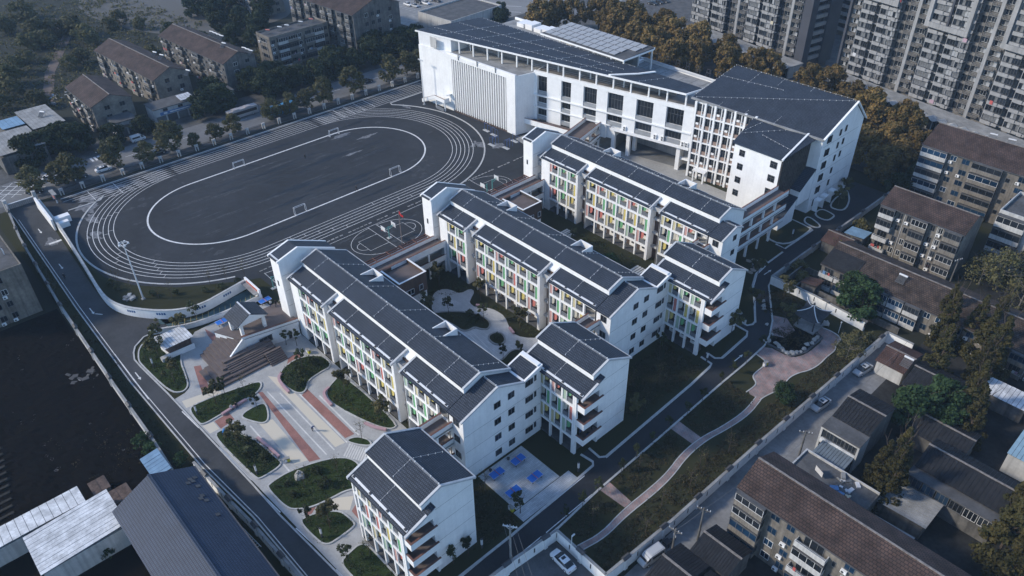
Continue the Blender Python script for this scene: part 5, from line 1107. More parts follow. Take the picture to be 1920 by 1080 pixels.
def frame_gym(label, x, y, kind):
    t = thing('exercise_frame', label, 'exercise frame', (x,y,0), 0, 'blue exercise frames between the track and the gym')
    if kind == 0:
        for i in range(3): lpart('post', MB().tube((i*1.4,0,0),(i*1.4,0,2.6-.3*i),.06,None,5), BLUEM, t)
        lpart('bar', MB().tube((0,0,2.5),(1.4,0,2.5),.04,None,5).tube((1.4,0,2.2),(2.8,0,2.2),.04,None,5), BLUEM, t)
    else:
        for i in range(2):
            for j in range(3): lpart('post', MB().tube((i*1.2,j*1.2,0),(i*1.2,j*1.2,2.3),.05,None,5), BLUEM, t)
        lpart('ladder', MB().tube((0,0,2.3),(0,2.4,2.3),.05,None,5).tube((1.2,0,2.3),(1.2,2.4,2.3),.05,None,5).line([(0,.6,2.3),(1.2,.6,2.3)],.035).line([(0,1.2,2.3),(1.2,1.2,2.3)],.035).line([(0,1.8,2.3),(1.2,1.8,2.3)],.035), BLUEM, t)
    lpart('pad', MB().box(-.6,-.5,.005,2.0,.6,.05), KERB, t)
for i, (x, y, k, l) in enumerate(((-170.5,147,0,'blue pull-up bars in front of the gym fins'),(-165.6,141.8,1,'blue climbing ladder frame near the track bend'),(-161.0,143.5,1,'blue climbing ladder frame nearest the third block'),(-162.6,148.6,0,'blue pull-up bars at the gym corner'),(-174.5,147.4,0,'blue pull-up bars furthest along the gym wall'))): frame_gym(l, x, y, k)
def lamp(label, x, y):
    t = thing('bollard_lamp', label, 'lamp', (x,y,.1), 0, 'white lawn lamps')
    lpart('post', MB().box(-.12,-.12,0,.12,.12,1.0), STEEL, t); lpart('shade', MB().box(-.14,-.14,1.0,.14,.14,2.3), METAL, t); lpart('cap', MB().tube((0,0,2.3),(0,0,2.4),.22,.16,8), STEEL, t)
for l, x, y in (('white lawn lamp in the oval bed by the drive',-117.4,25.6),('white lawn lamp in the big bed nearest the grey tiled house',-96.4,26.9),('white lawn lamp in the bed below the boulder lawn',-77.5,28.3),('white lawn lamp in the shed bed',-136.5,25.0),('white lawn lamp behind the corner wing by the road',-58.4,45.6),('white lamp at the corner of the table tennis terrace',-58.6,67.8),('white lamp at the road corner of the pavilion garden wing',-60.4,107.4),('white lamp on the road behind the pavilion garden wing',-61.2,121.8),('white lamp at the stone garden by the last block',-72.6,142.4),('white lamp on the road island by the slatted building',-73.4,161)): lamp(l, x, y)
def mast(label, x, y, h=15.2, ring=True):
    t = thing('light_mast', label, 'light mast', (x,y,0), 0, 'tall floodlight masts')
    lpart('pole', MB().tube((0,0,0),(0,0,h),.2,.1,8), METAL, t); lpart('base', MB().box(-.4,-.4,0,.4,.4,.15), CONC, t)
    if ring:
        n = 10; lpart('ring', MB().line([(1.0*math.cos(2*math.pi*i/n),1.0*math.sin(2*math.pi*i/n),h-.2) for i in range(n+1)], .06).line([(0,0,h),(1,0,h-.2)],.05).line([(0,0,h),(-1,0,h-.2)],.05).line([(0,0,h),(0,1,h-.2)],.05).line([(0,0,h),(0,-1,h-.2)],.05), METAL, t)
        for i in range(5): a = 2*math.pi*i/5; lpart('floodlight', MB().box(math.cos(a)*1.0-.18,math.sin(a)*1.0-.18,h-.45,math.cos(a)*1.0+.18,math.sin(a)*1.0+.18,h-.1), METAL, t)
    else:
        lpart('crossbar', MB().box(-1.2,-.06,h-.2,1.2,.06,h-.08), METAL, t)
        for x2 in (-1,-.3,.4,1): lpart('floodlight', MB().box(x2-.16,-.2,h-.1,x2+.16,.15,h+.2), METAL, t)
mast('tall white floodlight mast with round head inside the track bend by the curved wall', -161.0, 32.6)
mast('tall white floodlight mast at the gym corner of the track', -204.3, 146.1, 15.4, False)
def bin_(label, x, y, rz=0):
    t = thing('litter_bin', label, 'litter bin', (x,y,.03), rz, 'twin litter bins')
    lpart('body', MB().box(-.5,-.25,.1,0,.25,.85), METAL, t); lpart('recycling_body', MB().box(.0,-.25,.1,.5,.25,.85), mat_yb, t); lpart('lid', MB().box(-.55,-.3,.85,.55,.3,.98), CONC, t); lpart('base', MB().box(-.45,-.2,0,.45,.2,.1), STEEL, t)
mat_yb = mat('yellow_bin', (0.42,0.40,0.03), 0.5, 0.05, 1)
for l, x, y, r in (('twin yellow litter bin at the corner of the big plaza bed',-95.4,32.2,R(70)),('twin yellow litter bin by the table tennis terrace',-60.6,53.9,R(0)),('twin yellow litter bin on the pink garden plaza',-51.6,114.8,R(80)),('twin yellow litter bin by the deck wall',-118.5,50.2,R(10)),('yellow litter bin by the porch of the tall classroom building',-107.4,163.6,R(0))): bin_(l, x, y, r)
def rock(label, x, y, s, seed, z=0.1, group='pale garden rocks', name='rock'):
    rnd = random.Random(seed); mb = MB(); n, k = 8, 5
    ph = [rnd.uniform(.7,1.3) for _ in range(n*k)]
    for j in range(k):
        th = math.pi*.5*j/(k-1)
        for i in range(n):
            a = 2*math.pi*i/n; r = math.cos(th)*ph[j*n+i]+.02
            mb.v.append((s[0]*r*math.cos(a), s[1]*r*math.sin(a), s[2]*math.sin(th)*ph[(j*n+i*3)%(n*k)]))
    for j in range(k-1):
        for i in range(n): i2 = (i+1) % n; mb.f.append((j*n+i,j*n+i2,(j+1)*n+i2,(j+1)*n+i)); mb.mi.append(0)
    mb.f.append(tuple((k-1)*n+i for i in range(n))); mb.mi.append(0)
    return tag(link(name, mb.mesh(name, ROCK), None, (x,y,z), (0,0,rnd.uniform(0,6))), label, 'rock', group)
rock('big pale boulder on the lawn in front of the corner wing', -91.0, 32.0, (1.2,.8,.95), 1, .1, None, 'boulder')
rk = [(-55.9,121.6),(-55.2,121.9),(-53.8,122.3),(-52.9,121.9),(-52.0,121.6),(-51.4,121.2),(-50.6,121.3),(-49.9,122.0),(-49.4,122.8),(-48.9,123.6),(-48.8,124.8),(-49.2,126.6),(-48.7,127.6),(-49.0,129.0),(-48.9,130.0)]
for i, (x, y) in enumerate(rk): rock('pale rock edging the pond bed, %s along from the road' % ordi(i), x, y, (random.uniform(.35,.65),random.uniform(.35,.6),random.uniform(.35,.7)), i+20)
for i, (x, y, s_) in enumerate(((-63.6,133.0,.5),(-62.6,131.4,.7),(-62.0,130.6,.5),(-50.0,135.6,.9),(-58.6,126.4,.45),(-56.0,124.2,.4),(-64.8,125.6,.6))): rock('pale rock in the pavilion garden, %s from the white boundary wall' % ordi(i), x, y, (s_,s_*.7,s_*.8), i+60)
stn = MB()
for i in range(16):
    a = i/15; x = -73.4+2.6*math.sin(i*1.3)+.5*i*.2; y = 128+i*1.25
    if abs(x+73) < 3.4: stn.prism(blob(min(x,-71.6)-.4, y, .8, .55, 9, .25), 0.005, .12)
struct('stone_path', stn, mat('sandstone', (0.27,0.23,0.19), 0.95, 0.2, 0.8))
mhole = 0
# pagoda pavilion with upswept eaves
pg = thing('garden_pavilion', 'small garden pavilion with upswept grey tiled roof and white ridges', 'pavilion', (-52.3,132.6,0), R(0))
c0 = (0, 0); hw = 2.6
lpart('plinth', MB().box(-2.3,-2.3,0,2.3,2.3,.35), CONC, pg)
for sx in (-1.75,1.75):
    for sy in (-1.75,1.75): lpart('post', MB().tube((sx,sy,.35),(sx,sy,3.3),.13,None,8), STEEL, pg)
lpart('beam', MB().box(-1.9,-1.9,3.05,1.9,-1.7,3.3).box(-1.9,1.7,3.05,1.9,1.9,3.3).box(-1.9,-1.7,3.05,-1.7,1.7,3.3).box(1.7,-1.7,3.05,1.9,1.7,3.3), STEEL, pg)
def pag(u, v):      # u in 0..1 from apex to eave, v in -1..1 along the eave
    r = u*hw*(1+.10*u*abs(v)**3); z = 5.7-2.75*(u**.62) + .95*(u**2)*abs(v)**4
    return r, z
tl = MB(); nu, nv = 8, 12
for q in range(4):
    a = R(90*q); ca, sa = math.cos(a), math.sin(a)
    g_ = []
    for i in range(nu+1):
        row = []
        for j in range(nv+1):
            v = -1+2*j/nv; r, z = pag(max(.03,i/nu), v); x, y = r, r*v
            row.append((x*ca-y*sa, x*sa+y*ca, z))
        g_.append(row)
    for i in range(nu):
        for j in range(nv): tl.face([g_[i][j],g_[i+1][j],g_[i+1][j+1],g_[i][j+1]])
PTILE = mat('pavilion_tile', (0.048,0.052,0.058), 0.7, 0.2, 1.5)
pgr = lpart('roof', tl, PTILE, pg)
for q in range(4):
    a = R(90*q+45); pts = []
    for i in range(nu+1):
        r, z = pag(max(.03,i/nu), 1.0); d = r*math.sqrt(2); pts.append((d*math.cos(a), d*math.sin(a), z+.08))
    pts.append((pts[-1][0]*1.1, pts[-1][1]*1.1, pts[-1][2]+.4))
    lpart('hip_ridge', MB().line(pts, .10, 5), METAL, pgr)
    b = R(90*q); cb_, sb_ = math.cos(b), math.sin(b)
    for j in range(1, 12):
        v = -1+2*j/12
        pp = []
        for i in range(2, nu+1): r, z = pag(i/nu, v); x, y = r, r*v; pp.append((x*cb_-y*sb_, x*sb_+y*cb_, z+.04))
        lpart('tile_rib', MB().line(pp, .045, 4), PTILE, pgr)
lpart('finial', MB().tube((0,0,5.5),(0,0,6.4),.16,.03,8).tube((0,0,5.7),(0,0,5.95),.25,.2,8), STEEL, pgr)
tp = thing('light_pole', 'slim white path light on the lawn behind the garden pavilion', 'light', (-46.7,134.8,0))
lpart('post', MB().tube((0,0,0),(0,0,2.8),.07,None,6), METAL, tp); lpart('head', MB().box(-.12,-.12,2.8,.12,.12,3.0), METAL, tp)
cc = thing('security_camera', 'white security camera on a short pole at the garden wall corner', 'security camera', (-48.0,54.9,2.6))
lpart('pole', MB().tube((0,0,0),(0,0,2.2),.06,None,6), METAL, cc); lpart('head', MB().box(-.1,0,2.1,.1,.6,2.3), METAL, cc)

# concrete utility poles and their wires
def upole(label, x, y, h, rz, pale=True):
    t = thing('utility_pole', label, 'utility pole', (x,y,0), rz, 'concrete utility poles')
    m_ = CONC if pale else OLDG
    lpart('pole', MB().tube((0,0,0),(0,0,h),.2,.13,8), m_, t); lpart('crossarm', MB().box(-1.1,-.08,h-.5,1.1,.08,h-.35), METAL if pale else OLDG, t); lpart('brace', MB().line([(-.7,0,h-.5),(0,0,h-1.2),(.7,0,h-.5)], .04), METAL if pale else OLDG, t)
    for dx in (-1,-.4,.5,1): lpart('insulator', MB().tube((dx,0,h-.35),(dx,0,h-.1),.06,None,6), METAL, t)
upole('tall pale utility pole with a white crossarm beside the school road', -53.0, 46.8, 10.2, R(35))
upole('brown utility pole in the back lane beside the brown roofed flats', -36.2, 71.5, 8.0, R(20), False)
upole('utility pole on the lane in front of the tiled cottage roofs', -37.2, 66.0, 7.0, R(10), False)
upole('leaning utility pole in the lane beside the two storey house', -34.4, 98.4, 6.5, R(30), False)
upole('utility pole in the alley beside the dun four storey flats', -37.6, 166.5, 8.5, R(70), False)
def wire(label, a, b, sag):
    pts = [tuple(Vector(a).lerp(Vector(b), i/14)-Vector((0,0,sag*4*(i/14)*(1-i/14)))) for i in range(15)]
    single('overhead_wire', MB().line(pts, .025, 4), mat_wire, label, 'wire', 'overhead wires')
mat_wire = mat('wire', (0.13,0.135,0.14), 0.6, 0, 1)
for i, o in enumerate((-.9,0,.9)): wire('overhead wire from the pale roadside pole over the parked white car, %s strand' % ordi(i), (-53+o*.8,46.8+o*.6,9.8), (-20+o,30+o*1.5,7.5), 1.2)
wire('overhead wire along the back lane between the two lane poles', (-36.2,71.5,7.6), (-34.4,98.4,6.2), .5); wire('overhead wire from the lane pole to the cottages', (-36.2,71.5,7.6), (-37.2,66.0,6.7), .2); wire('lower overhead wire along the back lane wall', (-34.6,86,4.4), (-33.8,136,5.0), .8)
# ------------------------------------------------------------------ neighbouring buildings
CLOTH = [mat('cloth_%d' % i, c, 0.9, 0.08, 2) for i, c in enumerate(((0.55,0.55,0.56),(0.45,0.10,0.09),(0.40,0.28,0.33),(0.12,0.22,0.38),(0.50,0.45,0.33)))]
def flats(label, x0, y0, L, D, eave, ridge, storeys, bays, wall=OLDW, roofm=BTILE, rz=0, name='apartment_block', glass=None, gable_windows=2, side='-y', ac=.4, roof='gable', sidebays=None, rnd=None, over=.5, group=None, cat='apartment block'):
    rnd = rnd or random.Random(int(abs(x0*7+y0*13))); glass = glass or GLASS
    t = thing(name, label, cat, (x0,y0,0), rz, group)
    sh = eave/storeys; ym = D/2
    if roof == 'gable':
        lpart('wall', MB().yz([(0,0),(0,eave),(ym,ridge-.25),(D,eave),(D,0)], 0, L), wall, t)
        rf_ = lpart('roof', MB().slab([(-.3,-over,eave-.05),(L+.3,-over,eave-.05),(L+.3,ym,ridge),(-.3,ym,ridge)], .16).slab([(-.3,ym,ridge),(L+.3,ym,ridge),(L+.3,D+over,eave-.05),(-.3,D+over,eave-.05)], .16), roofm, t)
        lpart('ridge_cap', MB().box(-.3,ym-.15,ridge-.02,L+.3,ym+.15,ridge+.1), mat_ridge2, rf_)
    else:
        lpart('wall', MB().box(0,0,0,L,D,eave), wall, t); rf_ = lpart('roof', MB().box(.25,.25,eave,L-.25,D-.25,eave+.08), CONCD, t)
        lpart('parapet', MB().box(0,0,eave,L,.22,eave+.7).box(0,D-.22,eave,L,D,eave+.7).box(0,.22,eave,.22,D-.22,eave+.7).box(L-.22,.22,eave,L,D-.22,eave+.7), wall, rf_)
    def facade(kinds, length, X, Yf, face):
        wsum = sum(w for _, w in kinds); sc2 = length/wsum; p = 0
        ca, sa = {'-y':(1,0), '+x':(0,1)}[face]
        def pos(u, out, z): return (X+u*ca+out*sa, Yf+u*sa-out*ca, z) if face == '-y' else (X+out, Yf+u, z)
        rzz = 0 if face == '-y' else R(90)
        for kd, w in kinds:
            w *= sc2
            for k in range(storeys):
                z = k*sh
                if kd == 'w':
                    window(t, *pos(p+w*.22,0,z+sh*.3), w*.56, sh*.48, face, rnd.choice((FRAME,FRAMEW,FRAME)), glass, bars=1)
                    if rnd.random() < ac:
                        a = link('air_conditioner', cached(('air_conditioner',), lambda: MB().box(0,-.4,0,.85,-.02,.6), WHITE2), t, pos(p+w*.15,0,z+sh*.06), (0,0,rzz)); link('fan_grille', cached(('fan_grille',), lambda: MB().tube((.3,-.4,.3),(.3,-.43,.3),.22,None,10), STEEL), a)
                elif kd in 'bo':
                    dpt = 1.2
                    key = ('balcony', round(w,2), round(sh,2), kd, wall.name)
                    def mk_():
                        m_ = MB(); m_.box(.12,-dpt,0,w-.12,0,.14); m_.box(.12,-dpt,.14,w-.12,-dpt+.12,sh*.34); m_.box(.12,-dpt+.12,.14,.24,-.01,sh*.34); m_.box(w-.24,-dpt+.12,.14,w-.12,-.01,sh*.34)
                        return m_
                    bo = link('balcony', cached(key, mk_, wall if rnd.random() < .7 else OFFW), t, pos(p,0,z+sh*.06), (0,0,rzz))
                    if kd == 'b' or rnd.random() < .35:
                        window(bo, .14, -dpt+.1, sh*.34, w-.28, sh*.48, '-y', rnd.choice((FRAME,FRAMEW)), rnd.choice((glass,GLASS)), bars=3); link('balcony_head', cached(('balcony_head', round(w,2), round(sh,2)), lambda: MB().box(.1,-dpt,sh*.82,w-.1,0,sh*.9), CONCD), bo)
                        for cxx in (.13, w-.2): link('balcony_cheek', cached(('balcony_cheek', round(sh,2)), lambda: MB().box(0,-dpt+.14,sh*.34,.07,-.01,sh*.82), GLASS), bo, (cxx,0,0))
                    else:
                        window(bo, w*.2, -.01, sh*.06, w*.6, sh*.7, '-y', FRAME, GLASS, bars=2)
                        link('railing', cached(('railing', round(w,2)), lambda: MB().box(.14,-dpt,sh*.34,w-.14,-dpt+.05,sh*.36).box(.14,-dpt+.01,sh*.44,w-.14,-dpt+.04,sh*.46), FRAMEW), bo)
                        if rnd.random() < .6:
                            for q in range(rnd.randint(1,3)):
                                cx = .3+rnd.random()*(w-1.4); ch = rnd.uniform(.5,.95)
                                link('laundry', MB().box(cx,-dpt-.12,sh*.55-ch*.6,cx+rnd.uniform(.35,.9),-dpt-.09,sh*.55+ch*.4).mesh('laundry', rnd.choice(CLOTH)), bo)
                elif kd == 's':
                    if k: window(t, *pos(p+w*.3,0,z-.2), w*.4, sh*.4, face, FRAME, GLASS, bars=0)
            p += w
    facade(bays, L, 0, 0, '-y')
    if gable_windows or sidebays:
        facade(sidebays or [('n', 2)]+[('w', 2.2), ('n', 1.2)]*gable_windows, D, L, 0, '+x')
    for u in (L*.3, L*.7): lpart('downpipe', MB().box(u,-.12,0,u+.1,-.01,eave-.2), OFFW, t)
    lpart('eaves_gutter', MB().box(-.2,-over-.12,eave-.25,L+.2,-over+.02,eave-.1), CONCD, t)
    return t
mat_ridge2 = mat('mortar_ridge', (0.20,0.18,0.165), 0.9, 0.3, 2)
B = [('w',2.2),('o',3.2),('w',2.0)]
OLDB = mat('brown_stained_wall', (0.16,0.145,0.125), 0.92, 0.3, 0.35, fine=0.15, fscale=1.8)
h1 = flats('three storey flats with brown roof nearest the street, beside the corrugated sheds', -282, 57.5, 23.5, 12.4, 9.0, 11.6, 3, B+B+[('s',1.6)]+B, OLDB)
h2 = flats('three storey flats with brown roof patched with sheet metal at one end', -311, 77.0, 45, 12.2, 9.4, 12.2, 3, (B+[('s',1.6)])*3+B, OLDB, rz=R(4.6))
h3 = flats('three storey flats with brown roof carrying several solar water heaters', -306, 99.4, 46, 12.2, 10.8, 13.6, 4, (B+[('s',1.6)])*4, OLDG, rz=R(4.4))
h4 = flats('low grey flat roofed flats with red solar heaters near the street trees', -279.2, 125.4, 9.5, 25.5, 11.6, 12, 4, [('w',2)], OLDB, rz=R(2), roof='flat', sidebays=[('w',2),('b',3),('o',3),('w',2),('o',3),('b',3),('w',2)])
h5 = flats('large five storey grey flats with brown roof near the gym hall', -301, 152.2, 43, 22.5, 16.6, 20.6, 5, (B+[('b',3),('s',1.5)])*4, OLDG, rz=R(4), gable_windows=0, sidebays=[('n',4),('w',2.6),('w',2.6),('w',2.6),('n',2.4),('w',2.4),('n',3)])
flats('brown roofed flats at the far side of the wooded waste ground', -372, 150, 40, 13, 11, 13.5, 4, B*5, OLDB, rz=R(4))
flats('far grey flats beyond the car park', -350, 232, 40, 16, 12, 15, 4, B*4, OLDG, rz=R(3))
r0 = flats('five storey brown roofed flats with blue glazed corner balconies', -63.6, 203.0, 50, 15, 14.8, 18.2, 5, [('b',4),('w',1.6),('w',2),('b',4.4),('s',1.6),('w',2),('b',4.4),('w',2),('s',1.6),('b',4.4),('w',2)], OLDW, BTILE, glass=GLASSB)
r1 = flats('dun four storey flats with brown roof and white glazed balconies', -58.0, 170.4, 18.8, 10.2, 12.4, 15.0, 4, [('o',3.4),('w',1.8),('w',1.6),('b',3.4),('w',1.6),('w',1.6),('b',3.6)], OLDW, BTILE, gable_windows=0)
r2 = flats('long low two storey terrace with weathered brown tile roof behind the garden wall', -58.8, 147.4, 62, 12.8, 5.9, 8.6, 2, [('o',3.2),('o',3.2),('w',2.2),('w',2.2),('b',3),('b',3),('b',3),('w',2)]+[('w',2.4),('o',3)]*6, OLDW, BTILE2, glass=GLASSB, name='terrace_house', gable_windows=0, cat='house')
lpart('slate_patch', MB().slab([(-.2,-.4,6.02),(7.5,-.4,6.02),(7.5,4.4,7.92),(-.2,4.4,7.92)], .06), CORRD, r2)
r3 = flats('four storey flats with long brown roof and laundry balconies beside the back lane', -33.4, 75.7, 40, 9.2, 12.0, 14.5, 4, [('b',4.2),('w',2.2),('w',2.0),('o',4.2),('s',1.2),('w',2.2),('w',2.4),('b',4.2),('w',2.2),('w',2.2),('o',4.2),('w',2.2)], OLDW, BTILE, glass=GLASSB, gable_windows=0, ac=.6)
flats('cream flats with white framed balconies behind the dun flats', -37.5, 184.5, 30, 12, 13.0, 13.4, 4, [('b',3.4),('w',2),('o',3.2),('w',2),('b',3.4),('w',2)], OFFW, BTILE, roof='flat')
lb = flats('beige flat roofed building beside the vacant lot', -205, 0.5, 32.6, 14.0, 12.0, 12, 4, [('w',2)]*10, OLDW, rz=0, roof='flat', sidebays=[('n',4),('w',1.8),('w',1.6),('n',3)])
for k in range(2): lpart('roof_pipe', MB().tube((22+k*3,12.5,12.1),(22+k*3,12.5,13.6),.1,None,6), METAL, lb)
wb = thing('white_office', 'white two storey building with flat roof and a blue mural strip by the car park', 'building', (-266,191,0), R(4))
lpart('wall', MB().box(0,0,0,20,29,8), OFFW, wb); lpart('roof', MB().box(.3,.3,8,19.7,28.7,8.1), CONCD, wb); lpart('parapet', MB().box(0,0,8,20,.25,8.7).box(0,28.75,8,20,29,8.7).box(19.75,.25,8,20,28.75,8.7).box(0,.25,8,.25,28.75,8.7), OFFW, wb)
lpart('mural', MB().box(20,7,2.2,20.06,28,4.6), mat('sea_mural', (0.12,0.25,0.33), 0.7, 0.35, 0.4), wb); lpart('emblem', MB().tube((20.0,4.2,6.4),(20.1,4.2,6.4),.8,None,16), mat('red_emblem', (0.30,0.09,0.06), 0.6, 0.1, 1), wb); window(wb, 20, 2.0, 4.8, 1.0, 1.8, '+x')
lpart('annex', MB().box(-12,-6,0,-.1,8,4.0), OFFW, wb); lpart('annex_mural', MB().box(-11.5,-6.06,.8,-.6,-6,3.2), mat('green_mural', (0.12,0.22,0.16), 0.7, 0.4, 0.5), wb); lpart('annex_roof', MB().box(-12.2,-6.3,4.0,.0,8.2,4.2), CONC, wb)

SHOPS = [('two storey cream shop block with a blue sign board facing the street', -259.5, 73.5, 7.2, 14.5, 4.8, (0.08,0.17,0.34)), ('single storey cream shop with a dark awning between the street trees', -258.5, 60.6, 6.6, 7.0, 4.4, (0.16,0.14,0.12)), ('small shop with a deep blue awning near the bus', -259.0, 90.0, 7.0, 11.0, 4.2, (0.06,0.09,0.20)), ('low shop row with grey awning opposite the gym', -259.5, 112, 7.0, 16.0, 4.0, (0.12,0.12,0.13))]
for l, x, y, w, d, h, c in SHOPS:
    t = thing('street_shop', l, 'shop', (x,y,0), 0, 'low shops along the street')
    lpart('wall', MB().box(0,0,0,w,d,h), OFFW, t); lpart('roof', MB().box(-.2,-.2,h,w+.2,d+.2,h+.25), CONCD, t)
    lpart('sign_board', MB().box(w,d*.12,h*.55,w+.14,d*.88,h*.75), mat('sign_%d' % int(d*10), c, 0.6, 0.15, 1.2), t)
    n = max(2, int(d/3))
    for i in range(n): lpart('shutter', MB().box(w,d*i/n+.3,0,w+.05,d*(i+1)/n-.2,h*.5), STEEL if i % 2 else FRAME, t)
    if h > 4.5:
        for i in range(2): window(t, w, d*(.2+.35*i), h*.77, 1.6, h*.2, '+x')
        for i in range(5): lpart('roof_sheet', MB().slab([(w-4.5,d-5+i*.9,h+1.2),(w-.5,d-5+i*.9,h+.7),(w-.5,d-4.2+i*.9,h+.7),(w-4.5,d-4.2+i*.9,h+1.2)], .05), CORRW, t)
        lpart('shop_letters', MB().box(w+.15,d*.2,h*.6,w+.17,d*.28,h*.71).box(w+.15,d*.34,h*.61,w+.17,d*.8,h*.69), PAINT, t)
def ribbed(label, x0, y0, x1, y1, h0, h1, m, wallm=OLDG, axis='y', step=.8, name='shed', cat='shed', base=True, group=None, two=False):
    """a shed whose roof sheets are laid one by one; slope runs along axis from h0 to h1 (two: up to h1 in the middle and down)"""
    t = thing(name, label, cat, (x0,y0,0), 0, group); w, d = x1-x0, y1-y0
    if base: lpart('wall', MB().box(.15,.15,0,w-.15,d-.15,min(h0,h1)-.15), wallm, t)
    if two and base:
        pm_ = [(0.15,0),(0.15,h0-.12),(d/2,h1-.12),(d-.15,h0-.12),(d-.15,0)]
        if axis == 'y': lpart('gable', MB().yz(pm_, .16, .3).yz(pm_, w-.3, w-.16), wallm, t)
    nn = max(2, int((w if axis == 'y' else d)/step))
    for i in range(nn):
        a, b = (w if axis == 'y' else d)*i/nn, (w if axis == 'y' else d)*(i+1)/nn-.07
        dz = random.uniform(-.02,.02)
        if axis == 'y':
            if two: mb = MB().slab([(a,-.3,h0-.05+dz),(b,-.3,h0-.05+dz),(b,d/2,h1+dz),(a,d/2,h1+dz)], .07).slab([(a,d/2,h1+dz),(b,d/2,h1+dz),(b,d+.3,h0-.05+dz),(a,d+.3,h0-.05+dz)], .07)
            else: mb = MB().slab([(a,-.2,h0+dz),(b,-.2,h0+dz),(b,d+.2,h1+dz),(a,d+.2,h1+dz)], .07)
        else: mb = MB().slab([(-.2,a,h0+dz),(w+.2,a,h1+dz),(w+.2,b,h1+dz),(-.2,b,h0+dz)], .07)
        lpart('roof_sheet', mb, m, t)
    bk = .1
    if axis == 'y' and two: lpart('roof_deck', MB().slab([(0,-.25,h0-.14),(w,-.25,h0-.14),(w,d/2,h1-.09),(0,d/2,h1-.09)], .04).slab([(0,d/2,h1-.09),(w,d/2,h1-.09),(w,d+.25,h0-.14),(0,d+.25,h0-.14)], .04), STEEL, t); lpart('ridge_cap', MB().box(-.1,d/2-.18,h1,w+.1,d/2+.18,h1+.1), mat_ridge2, t)
    elif axis == 'y': lpart('roof_deck', MB().slab([(0,-.15,h0-bk),(w,-.15,h0-bk),(w,d+.15,h1-bk),(0,d+.15,h1-bk)], .04), STEEL, t)
    else: lpart('roof_deck', MB().slab([(-.15,0,h0-bk),(w+.15,0,h1-bk),(w+.15,d,h1-bk),(-.15,d,h0-bk)], .04), STEEL, t)
    return t
ribbed('old corrugated grey shed at the street corner with bright patches', -268, 27.5, -248.6, 40, 5.4, 6.2, CONC, OLDG, 'x', 1.0)
ribbed('grey corrugated shed behind the street corner trees', -284, 40.5, -263, 50, 4.6, 5.6, CONC, OLDG, 'x', 1.0)
ribbed('small blue roofed lean-to among the grey sheds', -278.5, 33.5, -269, 40, 5.2, 5.8, CORRB, OLDG, 'x', 1.1)
# bottom left: blue grey tiled house and pale sheds
bh = thing('tiled_house', 'large blue grey tiled gable roof house beside the school drive', 'house', (-98.7,5.4,0))
lpart('wall', MB().yz([(.4,0),(.4,6.8),(6.4,9.8),(12.4,6.8),(12.4,0)], .3, 30), OFFW, bh)
bhr = lpart('roof', MB().slab([(-.3,-.3,6.85),(30.5,-.3,6.85),(30.5,6.4,10.15),(-.3,6.4,10.15)], .2).slab([(-.3,6.4,10.15),(30.5,6.4,10.15),(30.5,13.0,6.85),(-.3,13.0,6.85)], .2), BLUEG, bh)
lpart('ridge_cap', MB().box(-.3,6.2,10.13,30.5,6.6,10.26), BLUEG, bhr); lpart('eaves_gutter', MB().box(-.3,13.0,6.55,30.5,13.2,6.85), STEEL, bhr)
for (u, v) in ((2.4,12.0),(3.2,11.4),(2.6,11.2),(3.4,10.6),(7.0,11.2),(7.6,10.8),(8.3,11.3),(4.6,11.6),(12,11.4)): lpart('raised_tile', MB().slab([(u,v-.3,10.15-(v-.3-6.4)*.5+.14),(u+.6,v-.3,10.15-(v-.3-6.4)*.5+.14),(u+.6,v+.3,10.15-(v+.3-6.4)*.5+.14),(u,v+.3,10.15-(v+.3-6.4)*.5+.14)], .1), CONCD, bhr)
single('yellow_crate', MB().box(-97.6,18.8,0,-96.2,19.6,.7).box(-97.5,18.9,.7,-96.3,19.5,.78), mat('crate_yellow', (0.45,0.33,0.03), 0.6, 0.1, 1), 'yellow crate between the blue grey roofed house and the wall', 'crate')
ribbed('white tiled sheet roof outbuilding next to the blue grey roofed house', -106.2, -6.5, -97.2, 6.0, 4.2, 4.9, CORRW, OFFW, 'y', .75)
ribbed('narrow white sheet roof shed with torn sheets beyond the white outbuilding', -111.4, -14, -107, 3.0, 3.6, 4.2, CORRW, OFFW, 'x', 1.2)
ribbed('small blue sheet roof lean-to against the wall by the vacant lot', -111.6, 13.2, -105.4, 16.0, 2.3, 2.7, CORRB, OLDG, 'y', .8)
for l, a in (('low mud brown shed roof beside the white outbuilding', (-108.0,5.6,-104.6,9.4,2.2,2.6)), ('rusty red shed roof at the lot edge', (-112.5,4.4,-109.2,7.2,2.0,2.3)), ('dark bitumen shed roof behind the tiled house', (-104.2,9.8,-99.6,14.5,2.4,2.8))): ribbed(l, *a, BRICKB if 'dark' not in l else CORRD, OLDG, 'x', 1.4)
ad = thing('ladder', 'pale aluminium ladder lying between the house and the wall', 'ladder', (-88,19.2,0.1))
lpart('rail', MB().tube((0,0,.1),(5.5,.5,.1),.06,None,5), METAL, ad); lpart('rail', MB().tube((0,.6,.1),(5.5,1.1,.1),.06,None,5), METAL, ad)
for i in range(9): lpart('rung', MB().tube((.3+i*.6,.03+i*.055,.1),(.3+i*.6,.63+i*.055,.1),.04,None,5), METAL, ad)
